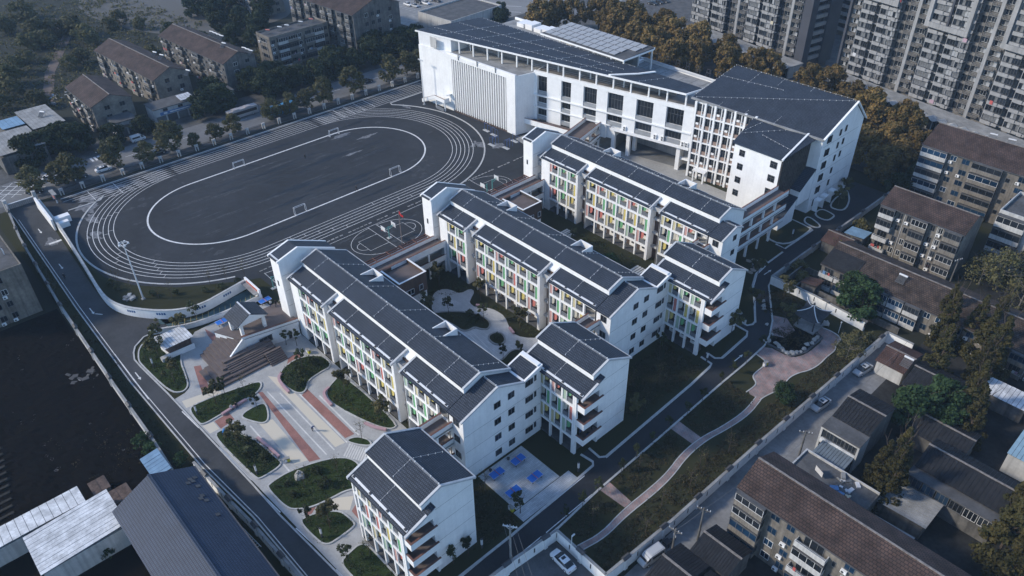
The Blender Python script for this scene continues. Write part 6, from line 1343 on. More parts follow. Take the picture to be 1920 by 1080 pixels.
# right side houses
r4 = ribbed('two storey house with ribbed dark roof and white framed balcony by the back lane', -33.2, 105.2, -26.4, 114.4, 6.6, 8.0, CORRD, OLDG, 'y', .55, 'lane_house', 'house', two=True)
lpart('balcony_frame', MB().box(-.1,-3.6,0,.25,0,6.2).box(6.5,-3.6,0,6.85,0,6.2).box(.25,-3.6,5.8,6.5,-3.3,6.2).box(.25,-3.6,2.6,6.5,-3.3,2.9), OFFW, r4); lpart('balcony_roof', MB().box(-.1,-3.7,6.2,6.9,0,6.4), CONCD, r4)
lpart('parapet', MB().box(.25,-3.62,2.9,6.5,-3.4,3.9), CORRW, r4); lpart('balcony_floor', MB().box(.25,-3.3,2.5,6.5,0,2.7), CONCD, r4)
for i in range(3): window(r4, .4+i*2.0, -3.3, 3.95, 1.9, 1.8, '-y', FRAME, GLASS, bars=2)
ribbed('blue grey metal canopy roof in front of the two storey house', -32.4, 97.2, -26.6, 101.4, 3.0, 3.5, mat('bluegrey_sheet', (0.13,0.16,0.19), 0.6, 0.1, 1), OLDG, 'y', .5, 'canopy', 'canopy')
tr_ = thing('roof_terrace', 'flat concrete roof terrace cluttered with junk beside the back lane', 'house', (-33.0,87.4,0))
lpart('wall', MB().box(0,0,0,13,9.6,4.0), OLDG, tr_); lpart('roof', MB().box(.3,.3,4.0,12.7,9.3,4.06), CONCD, tr_); lpart('parapet', MB().box(0,0,4.0,13,.25,4.4).box(0,9.35,4.0,13,9.6,4.4).box(0,.25,4.0,.25,9.35,4.4), OFFW, tr_)
def clutter(label, x, y, z, n, spread, seed, cols, name='junk_pile'):
    rr = random.Random(seed); t = thing(name, label, 'junk pile', (x,y,z))
    for i in range(n):
        a, b = rr.uniform(-spread,spread), rr.uniform(-spread,spread); s_ = rr.uniform(.25,.7)
        o = link('junk_piece', MB().box(-s_,-s_*rr.uniform(.2,.9),0,s_,s_*rr.uniform(.2,.9),s_*rr.uniform(.2,.9)).mesh('junk_piece', rr.choice(cols)), t, (a,b,0), (0,0,rr.uniform(0,3)))
clutter('heap of red and white junk on the roof terrace', -23.8, 91.0, 4.06, 26, 1.8, 3, [CLOTH[0],CLOTH[1],CLOTH[1],CLOTH[4],STEEL,CLOTH[3]])
clutter('white boards and scraps at the terrace edge', -24.6, 94.6, 4.06, 14, 1.5, 4, [CLOTH[0],FRAME,CONC])
clutter('scattered household junk at the foot of the dun flats', -45.5, 166.5, 0.0, 44, 4.2, 5, [CLOTH[1],CLOTH[0],CLOTH[2],BRICKB,CORRB,STEEL])
clutter('pile of planks and scrap by the track bend', -163.5, 30.6, .05, 12, 1.2, 6, [OFFW,CONC,WHITE2])
clutter('pale rubbish strewn on the vacant lot by the wall', -144, 13.4, -.25, 26, 2.4, 8, [CONC,CONCD,CONCD,OLDG])
clutter('builders rubble between the old flats and the path', -298, 60, -.04, 40, 6, 9, [OFFW,CONC,CONCD,CORRB])
single('drying_sheet', MB().face([(-29.6,93.6,5.6),(-28.0,93.0,5.5),(-28.0,93.05,4.4),(-29.6,93.65,4.5)]).face([(-29.6,93.66,5.6),(-29.6,93.7,4.5),(-28.0,93.1,4.4),(-28.0,93.06,5.5)]), CLOTH[0], 'white sheet hung to dry over the roof terrace', 'sheet')
r5 = ribbed('long house with ribbed dark roof and glazed upper storey', -18.6, 105.6, -5.0, 113.6, 5.6, 7.4, CORRD, OLDG, 'y', .6, 'lane_house', 'house', two=True)
lpart('front_terrace', MB().box(0,-2.2,0,13.6,0,2.8), OLDG, r5); lpart('terrace_roof', MB().box(-.2,-2.4,5.0,13.8,0,5.2), CONCD, r5)
for i in range(6): window(r5, .3+i*2.2, -2.2, 3.0, 2.0, 1.9, '-y', rndf := (FRAMEW if i > 3 else FRAME), GLASSB if i < 3 else GLASS, bars=2)
ribbed('pale plank sheet roof canopy in front of the glazed house', -19.8, 96.6, -12.4, 103.2, 2.8, 3.2, CONC, OLDG, 'x', .5, 'canopy', 'canopy')
ribbed('patched pale sheet roof against the long brown roofed flats', -19.6, 89.6, -12.8, 94.2, 2.4, 2.9, CONC, OLDG, 'x', .5, 'canopy', 'canopy')
ribbed('tiled cottage with dark ribbed roof at the lane corner', -36.4, 58.0, -31.0, 66.4, 3.8, 5.2, CORRD, OLDG, 'y', .42, 'cottage', 'cottage', two=True, group='ribbed roof cottages')
ribbed('tiled cottage with dark ribbed roof beside the laundry balconies', -34.6, 66.8, -28.0, 73.0, 4.0, 5.3, CORRD, OLDG, 'y', .42, 'cottage', 'cottage', two=True, group='ribbed roof cottages')
ribbed('tiled cottage with dark ribbed roof at the bottom of the lane', -30.6, 57.0, -22.0, 66.0, 3.6, 5.0, CORRD, OLDG, 'y', .42, 'cottage', 'cottage', two=True, group='ribbed roof cottages')
ribbed('red tiled cottage at the end of the back lane', -36.2, 128.4, -30.4, 136.2, 3.4, 4.6, RTILE, OFFW, 'y', 5, 'cottage', 'cottage', two=True)
ribbed('dark ribbed roof house behind the red tiled cottage', -29.4, 124.6, -20.6, 133.4, 4.2, 5.8, CORRD, OLDG, 'y', .55, 'lane_house', 'house', two=True)
ribbed('dark roofed house under the green trees', -24.0, 114.8, -14, 122.4, 3.6, 5.0, CORRD, OLDG, 'y', .6, 'lane_house', 'house', two=True)
ribbed('pale blue metal roof at the edge beyond the cypress trees', -9.4, 120.4, -1.0, 128.6, 4.6, 5.4, mat('paleblue_sheet', (0.22,0.33,0.40), 0.55, 0.1, 0.8), OFFW, 'y', .7)
ribbed('dark roofed house at the right edge beyond the blue metal roof', -8.0, 130.0, 4.0, 139.0, 4.2, 6.0, CORRD, OLDG, 'y', .6, 'lane_house', 'house', two=True)
ribbed('white sheet roof among the cypress trees', -19, 134.4, -11, 138.6, 3.4, 3.8, CORRW, OLDG, 'y', .8)
ribbed('brown tiled outbuilding by the boundary of the low terrace', -66.0, 160.6, -59.4, 166.8, 3.0, 4.4, RTILE, OLDG, 'y', 5, 'outbuilding', 'outbuilding', two=True)
ribbed('small brown roofed lean-to in front of the low terrace', -60.4, 142.2, -56.8, 145.6, 2.4, 3.2, RTILE, OLDG, 'x', 5, 'outbuilding', 'outbuilding')
ribbed('white sheet lean-to at the back of the dun flats', -57.2, 181.0, -42.0, 184.0, 9.6, 10.4, CORRW, OLDG, 'y', .9)
ribbed('teal sheet roof lean-to by the road beyond the low terrace', -63.8, 168.2, -59.2, 172.4, 2.6, 3.0, CORRB, OLDG, 'x', .8)
ww = thing('ruined_wall', 'broken brick walls of a roofless shed in the overgrown plot', 'ruin', (-64.0,142,0))
lpart('wall', MB().box(0,0,0,.3,8,2.0), OLDG, ww); lpart('wall', MB().box(.3,7.7,0,5,8,1.6), OLDG, ww); lpart('wall', MB().box(2.6,0.3,0,2.9,5,1.2), OLDG, ww)
gc = thing('garden_wall_house', 'grey yard wall along the foot of the low terrace', 'wall', (-58,143.2,0)); lpart('wall', MB().box(0,0,0,20,.25,1.6).box(9,.25,0,9.25,4,2.2), OLDG, gc)

def heater(label, x, y, z, rz=0, red=False):
    t = thing('solar_water_heater', label, 'solar water heater', (x,y,z), rz, 'rooftop solar water heaters')
    lpart('tank', MB().tube((-.9,.9,1.3),(.9,.9,1.3),.22,None,10), METAL if not red else RED, t)
    for i in range(9): lpart('tube', MB().tube((-.8+i*.2,.75,1.2),(-.8+i*.2,-.55,.15),.05,None,5), FRAME, t)
    lpart('stand', MB().tube((-.8,1.0,0),(-.8,.9,1.2),.035,None,4).tube((.8,1.0,0),(.8,.9,1.2),.035,None,4).box(-.9,-.65,.05,.9,-.55,.12), FRAME, t)
for i, (x, y, z) in enumerate(((-284,88.3,11.0),(-279.5,88.9,11.0),(-262.4,90.5,9.6))): heater('white solar water heater on the patched brown roof, %s from the far end' % ordi(i), x, y, z, R(20))
for i, (x, y, z) in enumerate(((-287,112.0,12.0),(-284.6,112.2,12.0),(-282.2,112.4,12.0),(-279.8,112.6,12.0),(-268,108.0,13.2),(-263.6,113.0,11.4),(-261.4,113.2,11.4),(-259.2,113.4,11.4))): heater('white solar water heater on the third flats roof, %s from the far end' % ordi(i), x-1, y-.4, z, R(20))
for i, (y, c) in enumerate(((128,True),(133,False),(136,False),(142,False),(146.5,True))): heater('%s solar water heater on the low flat roof, %s from the left' % ('red' if c else 'white', ordi(i)), -275.5, y, 11.7, R(30), c)
heater('white solar water heater on the low terrace roof above the blue windows', -43.0, 150.6, 7.3, R(0)); heater('white solar water heater on the corrugated street corner shed', -272, 45.5, 5.3, R(30)); heater('white solar water heater between the flats and the dark roofs', -31.0, 129.0, 4.7, R(0))
for i, (x, y) in enumerate(((-282,172),(-276,174.5),(-271,176))): heater('white solar water heater on the large grey flats, %s from the left' % ordi(i), x, y, 16.9, R(20))
for i, (x, y) in enumerate(((-52,217),(-47.5,217),(-40,217),(-36,217))): heater('white solar water heater behind the blue glazed flats roof, %s from the road' % ordi(i), x, y-1, 15.4, R(10))

# ------------------------------------------------------------------ apartment towers
def tower(label, x, y, rz, cols_, n, z0=5.0, sh=2.95, frames=(), depth=14, slate_end=False, seed=1):
    rr = random.Random(seed); t = thing('apartment_tower', label, 'apartment tower', (x,y,0), rz, 'high rise flats beyond the trees')
    W = sum(w for _, w in cols_); H = z0+n*sh
    lpart('wall', MB().box(0,.6,0,W,depth,H), TOWG if slate_end else TOWT, t)
    p = 0
    GL = [GLASS, TGL1, TGL2]
    for kd, w in cols_:
        if kd == 'wall': lpart('pier', MB().box(p,-.9,z0-1,p+w,.6,H), TOWW, t)
        if kd == 'slate': lpart('pier', MB().box(p,-1.4,0,p+w,.6,H), TOWG, t)
        if kd in 'BWL':
            lpart('party_wall', MB().box(p-.08,-.35 if kd != 'B' else -1.3,z0,p+.08,.59,H), TOWW if kd != 'L' else TOWT, t)
        for k in range(n):
            z = z0+k*sh; inf = any(a <= p+w/2 <= b and k0 <= k < k1 for a, b, k0, k1 in frames)
            if kd == 'B':
                o = .0 if inf else .0
                link('balcony', cached(('tbal', round(w,2)), lambda: MB().box(.1,-1.5,-.12,w-.1,.55,.05).box(.1,-1.55,-.25,w*.62,-1.35,.85).box(w*.62,-1.3,-.2,w-.1,-1.15,.7), TOWW), t, (p,0,z))
                nm = max(3, int(w/.85))
                link('window', cached(('twin', round(w,2), rr.randint(0,3)), lambda: mullions(w-.24, 1.75, nm, rr), [FRAME, GLASS, TGL1, TGL2]), t, (p+.12,-1.05,z+.86))
            elif kd == 'W':
                link('spandrel', cached(('tsp', round(w,2)), lambda: MB().box(.1,-.2,-.2,w-.1,.59,.95).box(.06,-.26,.95,w-.06,.59,1.03), TOWT), t, (p,0,z))
                link('window', cached(('twin', round(w,2), rr.randint(0,3)), lambda: mullions(w-.3, 1.6, max(2,int(w/.8)), rr), [FRAMEW, GLASS, TGL1, TGL2]), t, (p+.15,.1,z+1.03))
                if rr.random() < .3: link('air_conditioner', cached(('tac',), lambda: MB().box(0,-.55,0,.8,-.2,.55), WHITE2), t, (p+w*.5,0,z+.25))
            elif kd == 'L':
                link('lattice', cached(('tlat', round(w,2)), lambda: lat(w), TOWT), t, (p,0,z))
                link('window', cached(('twin', round(w,2), rr.randint(0,3)), lambda: mullions(w-.3, 1.5, max(2,int(w/.8)), rr), [FRAMEW, GLASS, TGL1, TGL2]), t, (p+.15,.15,z+1.08))
            elif kd == 'R':
                link('recess_window', cached(('trec', round(w,2)), lambda: MB().box(.15,.5,.3,w-.15,.58,2.2), GLASS), t, (p,0,z))
            elif kd == 'S':
                link('recess_slab', cached(('trs', round(w,2)), lambda: MB().box(.05,-.5,-.15,w-.05,.58,.12), TOWW), t, (p,0,z)); link('recess_window', cached(('trs2', round(w,2)), lambda: MB().box(.2,.5,.3,w-.2,.585,2.5), STEEL), t, (p,0,z))
            if rr.random() < .06 and kd in 'BW':
                c = rr.choice((CLOTH[0],CLOTH[0],CLOTH[4],CLOTH[2],CLOTH[1])); wd = rr.uniform(.7,1.6); link('laundry', MB().box(w*.2,-1.75,.1,w*.2+wd,-1.7,1.2).mesh('laundry', c), t, (p,0,z))
        p += w
    for a, b, k0, k1 in frames:
        za, zb = z0+k0*sh-1.4, z0+k1*sh+.2
        lpart('portal_frame', MB().box(a-1.2,-2.2,za,a+.1,-.9,zb).box(b-.1,-2.2,za,b+1.2,-.9,zb).box(a+.1,-2.2,za,b-.1,-.9,za+1.5).box(a+.1,-2.2,zb-1.4,b-.1,-.9,zb), TOWW, t)
        lpart('portal_mullion', MB().box((a+b)/2-.25,-1.9,za+1.5,(a+b)/2+.25,-1.2,zb-1.4), TOWG, t)
    if slate_end:
        for k in range(n+1): lpart('end_balcony', MB().box(W,2.0,z0+k*sh-.9,W+1.0,8.4,z0+k*sh+.35), TOWW, t); lpart('end_window', MB().box(W,2.6,z0+k*sh+.4,W+.06,7.8,z0+k*sh+1.9), GLASS, t)
        lpart('end_wall', MB().box(W-.01,8.6,2,W+1.4,depth,H).box(W-.01,-1.4,2,W+1.4,1.8,H), TOWG, t)
    return t
TGL1 = mat('curtained_glass', (0.14,0.145,0.15), 0.4, 0.2, 1.5); TGL2 = mat('pale_curtain', (0.30,0.31,0.32), 0.6, 0.15, 1.5)
def mullions(w, h, n, rr):
    m_ = MB(); m_.box(0,0,0,w,.1,.06); m_.box(0,0,h-.06,w,.1,h)
    for i in range(n+1): x = (w-.05)*i/n; m_.box(x,0,.06,x+.05,.1,h-.06)
    for i in range(n): a = (w-.05)*i/n+.05; m_.box(a,.04,.06,a+(w-.05)/n-.05,.08,h-.06, rr.choice((1,1,1,2,2,3)))
    return m_
def lat(w):
    m_ = MB(); m_.box(.1,-.75,-.1,w-.1,.58,.02); m_.box(.1,-.75,.9,w-.1,-.6,1.0)
    for i in range(7): x = .1+(w-.26)*i/6; m_.box(x,-.72,.02,x+.14,-.62,.9)
    m_.box(.1,-.7,.42,w-.1,-.64,.5); return m_
unit = [('B',5.2),('S',1.6),('B',4.6),('B',2.4),('R',2.2),('L',3.0),('wall',1.1),('L',3.0),('R',1.6)]
tower('wide apartment tower with white portal frames at the top right', -118.6, 264.2, R(-11.4), [('slate',.8),('L',2.8),('R',1.2)]+unit+unit+unit, 15, frames=((6.2,16.6,9,14),(29.4,41.2,8,13),(54,65.6,8,13)), seed=3)
tower('apartment tower with slate grey end wall beyond the autumn trees', -186.5, 271.6, R(-9.8), [('B',4.0)]+unit+unit+[('slate',2.2)], 12, depth=15, slate_end=True, seed=5)
bt = thing('apartment_tower', 'grey tower standing behind the gap between the two tall towers', 'apartment tower', (-150,312,0), R(-10), 'high rise flats beyond the trees')
lpart('wall', MB().box(0,0,0,26,12,40), TOWT, bt)
for k in range(12): lpart('balcony_band', MB().box(0,-1,2+k*3,26,0,3.1+k*3), TOWW, bt); lpart('window_band', MB().box(.5,-.3,3.2+k*3,25.5,-.01,4.6+k*3), GLASS, bt)
ob = thing('office_block', 'pale grey slab building at the far top beyond the autumn trees', 'building', (-232,330,0), R(-8)); lpart('wall', MB().box(0,0,0,34,14,22), OFFW, ob)
for k in range(6): lpart('window_band', MB().box(1,-.1,2+k*3.4,33,-.005,3.6+k*3.4), GLASS, ob)
def podium(label, x, y, rz, L, n):
    t = thing('podium', label, 'podium', (x,y,0), rz, 'low arcades at the foot of the towers')
    lpart('wall', MB().box(0,0,0,L,7,4.2), OFFW, t); lpart('roof', MB().box(-.3,-.6,4.2,L+.3,7.2,4.5), CONC, t)
    w = L/n
    for i in range(n):
        lpart('canopy_fold', MB().slab([(i*w,-3.2,4.3),(i*w+w/2,-3.2,5.2),(i*w+w/2,-.1,5.2),(i*w,-.1,4.3)], .12).slab([(i*w+w/2,-3.2,5.2),(i*w+w,-3.2,4.3),(i*w+w,-.1,4.3),(i*w+w/2,-.1,5.2)], .12), OFFW, t)
        lpart('shopfront', MB().box(i*w+.4,-.08,.2,i*w+w-.4,-.005,3.4), GLASS, t)
        lpart('canopy_post', MB().box(i*w-.1,-3.1,0,i*w+.1,-2.9,4.3), OFFW, t)
podium('white arcade with folded canopy at the foot of the wide tower', -116, 254.6, R(-11.4), 76, 22); podium('white arcade with folded canopy at the foot of the slate ended tower', -184, 262.2, R(-9.8), 54, 16)
# ------------------------------------------------------------------ trees
def leaf_quads(mb, c, r, n, s, rr, flat=1.0):
    for _ in range(n):
        while True:
            d = Vector((rr.uniform(-1,1), rr.uniform(-1,1), rr.uniform(-1,1)))
            if .05 < d.length < 1: break
        p = Vector(c)+Vector((d.x*r, d.y*r, d.z*r*flat))
        nrm = (d.normalized()*.6+Vector((rr.uniform(-1,1), rr.uniform(-1,1), rr.uniform(-.2,1.2)))).normalized()
        u = nrm.orthogonal().normalized(); w = nrm.cross(u); a = rr.uniform(0,6.28)
        u, w = u*math.cos(a)+w*math.sin(a), w*math.cos(a)-u*math.sin(a)
        q = s*rr.uniform(.6,1.3); k = len(mb.v)
        for e1, e2 in ((-.5,-.5),(.5,-.35),(.45,.5),(-.4,.45)): v = p+u*(q*e1)+w*(q*e2); mb.v.append((v.x,v.y,v.z))
        mb.f.append((k,k+1,k+2,k+3)); mb.mi.append(0)
def crown_mesh(name, m, kind, h, r, seed, leaf, nl):
    rr = random.Random(seed); mb = MB()
    if kind == 'round':
        z0, z1 = h*.22, h; nc = 34
        for i in range(nc):
            t = rr.random()**.8; z = z0+(z1-z0)*t; a = rr.uniform(0,6.28)
            prof = math.sin(math.pi*min(1,max(.08,(t*.86+.12))))**.6
            rad = r*prof*math.sqrt(rr.uniform(.15,1.0)); cr = r*rr.uniform(.22,.42)
            leaf_quads(mb, (rad*math.cos(a), rad*math.sin(a), z-cr*.6), cr, nl//nc, leaf, rr, .75)
    elif kind == 'oval':
        nc = 40
        for i in range(nc):
            t = rr.random(); z = h*(.2+.78*t); a = rr.uniform(0,6.28); prof = (math.sin(math.pi*min(1,.16+.80*t)))**.7
            rad = r*prof*math.sqrt(rr.uniform(.2,1)); cr = r*rr.uniform(.2,.36)
            leaf_quads(mb, (rad*math.cos(a), rad*math.sin(a), z-cr*.5), cr, nl//nc, leaf, rr, 1.0)
    elif kind == 'cone':
        nc = 95
        for i in range(nc):
            t = (i+rr.random())/nc; z = h*(.08+.92*t); a = rr.uniform(0,6.28); rad = r*(1-t)**.75*rr.uniform(.35,1.0); cr = r*(.10+.17*(1-t))
            leaf_quads(mb, (rad*math.cos(a), rad*math.sin(a), z-rad*.12), cr, nl//nc, leaf, rr, .75)
    elif kind == 'sparse':
        for i in range(14):
            a = rr.uniform(0,6.28); z = h*rr.uniform(.5,1.0); rad = r*rr.uniform(.1,1)*(1.2-z/h*.5)
            leaf_quads(mb, (rad*math.cos(a), rad*math.sin(a), z), r*.28, nl//14, leaf, rr, .8)
    return mb.mesh(name, m)
def trunk_mesh(name, m, h, r, seed, limbs, tr, spread=.6, top=.75):
    rr = random.Random(seed); mb = MB()
    pts = [(0,0,0)]; n = 4
    for i in range(1, n+1): pts.append((rr.uniform(-.1,.1)*h*.12*i/n, rr.uniform(-.1,.1)*h*.12*i/n, h*top*i/n))
    for i in range(n): mb.tube(pts[i], pts[i+1], tr*(1-.2*i), tr*(1-.2*(i+1)), 6)
    for i in range(limbs):
        t = rr.uniform(.35,.98); k = min(n-1, int(t*n)); b = Vector(pts[k]).lerp(Vector(pts[k+1]), t*n-k); a = 6.28*i/limbs+rr.uniform(-.5,.5)
        e_ = b+Vector((math.cos(a)*r*spread*rr.uniform(.6,1.1), math.sin(a)*r*spread*rr.uniform(.6,1.1), h*rr.uniform(.12,.3)))
        mid = b.lerp(e_,.5)+Vector((0,0,-.03*h)); mb.tube(b, mid, tr*.4, tr*.28, 5); mb.tube(mid, e_, tr*.28, tr*.1, 4)
        if limbs > 5:
            for _ in range(2): f_ = e_+Vector((rr.uniform(-1,1)*r*.25, rr.uniform(-1,1)*r*.25, h*rr.uniform(.05,.14))); mb.tube(mid.lerp(e_,rr.uniform(.2,.9)), f_, tr*.16, tr*.05, 4)
    return mb.mesh(name, m)
KINDS = {}
def tree_kind(k, leafm, shape, h, r, leaf, nl, n=3, bark=BARK, limbs=6, tr=.2, spread=.6, top=.75):
    KINDS[k] = [(crown_mesh('crown', leafm, shape, h, r, 100*len(KINDS)+i, leaf, nl), trunk_mesh('trunk', bark, h, r, 70*len(KINDS)+i, limbs, tr, spread, top)) for i in range(n)]
tree_kind('camphor', LGREEN, 'round', 9.0, 4.6, .55, 3400, 4)
tree_kind('gold', LGOLD, 'oval', 15.0, 5.7, .62, 5200, 4, tr=.28)
tree_kind('cypress', LBRONZE, 'cone', 14.5, 3.3, .34, 7200, 3, tr=.25, limbs=8, spread=.5, top=.95)
tree_kind('street', LOLIVE, 'round', 7.4, 3.0, .40, 2200, 4, bark=BARK, tr=.13)
tree_kind('bright', LBRIGHT, 'round', 8.5, 4.2, .42, 4200, 2)
tree_kind('scrub', LOLIVE, 'round', 6.0, 3.6, .5, 1500, 3, tr=.12)
tree_kind('sapling', LSHRUB, 'sparse', 4.6, 1.25, .22, 480, 5, bark=BARK, limbs=7, tr=.07, spread=.8)
tree_kind('leafy', LOLIVE, 'sparse', 5.6, 1.9, .28, 900, 4, bark=BARK, limbs=8, tr=.08, spread=.8)
tree_kind('bare', LOLIVE, 'sparse', 4.6, 1.4, .14, 60, 4, bark=BARK, limbs=11, tr=.06, spread=.9, top=.9)
tree_kind('bigbare', LOLIVE, 'round', 9.5, 5.2, .34, 1500, 2, bark=TRUNKW, limbs=12, tr=.22, spread=.8)
tree_kind('bush', LSHRUB, 'round', 1.5, .85, .17, 420, 4, limbs=4, tr=.04)
tree_kind('greenbush', LBRIGHT, 'round', 3.2, 1.5, .24, 800, 3, limbs=5, tr=.06)
_ti = 0
def tree(kind, x, y, label, cat='tree', group=None, s=1.0, name=None, z=0.0):
    global _ti; _ti += 1
    rr = random.Random(_ti*31+5); cm, tm_ = KINDS[kind][_ti % len(KINDS[kind])]; sc3 = s*rr.uniform(.88,1.12)
    nm = name or {'camphor':'camphor_tree','gold':'plane_tree','cypress':'cypress_tree','street':'street_tree','bright':'leafy_tree','scrub':'scrub_tree','sapling':'sapling','leafy':'young_tree','bare':'bare_sapling','bigbare':'bare_tree','bush':'bush','greenbush':'bush'}[kind]
    t = tag(link(nm, None, None, (x,y,z), (0,0,rr.uniform(0,6.28)), (sc3*rr.uniform(.92,1.08), sc3*rr.uniform(.92,1.08), sc3)), label, cat, group)
    link('trunk', tm_, t); link('crown', cm, t); return t
def row(kind, pts, lab, cat='tree', group=None, s=1.0, order=None, z=0.0, name=None):
    for i, p in enumerate(pts): tree(kind, p[0], p[1], lab % ordi(i), cat, group, s*(p[2] if len(p) > 2 else 1), name, z)
row('gold', [(-229.4,224.9),(-228.2,233),(-222,238),(-215.2,246),(-209.4,250),(-204,242),(-199.2,248.3),(-197.3,237.5),(-192,246),(-187,239),(-183.3,246.3),(-184.2,231.6),(-176,243.7),(-174.4,232),(-168,238),(-165.2,245.8),(-163.5,228.2),(-157.4,234),(-151.5,243)], 'autumn brown plane tree behind the undercroft building, %s from the car park', group='autumn plane trees behind the school', s=1.0)
row('gold', [(-146.5,238,.8),(-139.1,241.8,.85),(-133.5,243.8,.85),(-116.8,240,.9),(-110.6,243.8,.85),(-101,239.8,.85),(-94.2,239.7,.85),(-90.6,228.8,.9),(-85.0,230.8,.8),(-82.0,236.4,.75),(-77.6,226.4,.9),(-77.6,216.6,.9),(-80.6,209.2,.85),(-71.4,220.8,.8),(-71.2,210.6,.85),(-72.5,203.8,.75)], 'autumn plane tree behind the tall classroom building, %s from the undercroft', group='autumn plane trees behind the school')
row('camphor', [(-250.5,49),(-254.4,45.1),(-253.0,39.2),(-249.5,34.6),(-247.2,58.1,.8),(-247.5,67.6,.8),(-247.6,87.9),(-247.6,94.5),(-256.3,109.2),(-261.8,96.8,.9)], 'dark evergreen before the old flats, %s from the street corner', group='evergreens across the street')
row('camphor', [(-253.2,112.3),(-258.1,117),(-247.4,117.2),(-259.6,121.5,.9),(-247.4,123.8),(-247.4,130.2),(-252.8,140.3),(-256.5,147.3,.9),(-249,147.4),(-255.8,161.2),(-248.4,155.8),(-254.1,167.6),(-254.5,173.2),(-253.3,179.5),(-247.4,174.6),(-247.6,137.0),(-247.2,110.4),(-247.6,164.5)], 'dark evergreen in the belt facing the gym, %s from the bus stop', group='evergreens across the street')
row('street', [(-232,30.1,1.1),(-229.5,40.2,1.25),(-232.4,37.0,1.0),(-231.2,52.7,1.2),(-227.4,60.2,1.1),(-230.3,68.9,1.25),(-227.2,75.2,.7),(-227.2,81.8,.75),(-228.2,88.3,1.05)], 'olive street tree by the track fence, %s from the gate', group='street trees along the fence')
row('street', [(-229.1,102.8,1.1),(-228.6,109,1.15),(-229.2,115.5,1.0),(-229.2,122,1.25),(-229.6,134.1,1.25),(-229.3,149.9,1.3),(-229.9,157.9,1.35),(-229.6,163.4,1.3),(-229.4,172,1.3)], 'olive street tree on the gym side fence, %s from the blue bus', group='street trees along the fence')
row('scrub', [(-364.8,85.5,1.5),(-349.5,84.7,1.5),(-364.4,99.3),(-366.7,104),(-355,108.7),(-405.7,76.2,1.6),(-371.6,72.2,1.4),(-359.2,72,1.2),(-361.5,66.6,1.2),(-326.3,70.4),(-329,75.8),(-371.3,79.1,1.4),(-310.5,46.3,1.3),(-323,47.9,1.3),(-295.6,50.1),(-314.9,97.5),(-388,64,1.3),(-345,60),(-335,54,1.2),(-352,44,1.3),(-380,48,1.2),(-300,40,1.1)], 'scruffy tree on the waste ground, %s from the bare path', group='trees on the waste ground')
row('camphor', [(-354.7,134,1.1),(-344,137.3,1.1),(-346.3,146,1.1),(-325.2,131.5,1.1),(-326,140.8,1.1),(-355.3,142.9,1.1),(-308,128.6,1.0),(-322.3,148,1.0),(-333,155.4,1.1),(-309.8,140.2,1.0),(-300,134,.9),(-291,120,.8),(-314,118,.8),(-330,112,.9)], 'dark tree behind the old flats, %s from the pale rubble', group='dark trees behind the old flats')
row('camphor', [(-251.8,223.4,.9),(-246.8,217.5,.9)], 'dark round tree beside the white office building, %s from the gym')
row('bright', [(-46.5,143.0,1.15),(-49.8,145.8,.9)], 'big glossy green tree behind the garden wall, %s of the pair')
row('bright', [(-24.6,119.5,1.05),(-22.4,125.3,1.1),(-19.4,122.2,.9)], 'bright green broadleaf tree among the cottages, %s from the lane')
row('cypress', [(-32.3,150.0,.95),(-30.4,145.4,1.05),(-26.2,148.6,.9),(-23.2,145.4,1.0),(-24.0,153.8,.85),(-27.1,134.5,1.0),(-20.4,142.6,1.0),(-20.6,136.8,.9),(-18.6,128.4,.95),(-16.2,122.8,.9),(-20.9,104.4,.85),(-19.6,99.6,.9),(-22.2,101.8,.7),(-3.6,107.5,1.1),(-1.6,111.8,1.0),(-3.0,101.8,1.1),(-.2,98,1.0)], 'bronze cypress among the lane houses, %s from the low terrace', group='bronze cypress trees')
row('bigbare', [(-30.2,174.6,1.0),(-27.6,179.2,1.0),(-33.6,173.8,.8),(-24,170,.9)], 'large sparse greyish tree beside the dun flats, %s from the lane')
row('scrub', [(-63.2,175.6,.6),(-62.4,163.8,.7),(-61.4,145.4,.5),(-64.4,149,.5),(-41.5,134.2,.7)], 'rough green bushy tree by the road boundary, %s from the dun flats')
row('camphor', [(-64.5,208,.7),(-65.6,200.5,.7),(-66.5,214,.8)], 'dark tree at the back gate of the school, %s from the road')
row('greenbush', [(-116.0,15.0,1.2),(-113.2,15.6,1.0),(-107.8,18.4,.9),(-100.5,-.5,.6),(-97.4,2.0,.6)], 'green bush by the vacant lot wall, %s from the lot', 'bush')
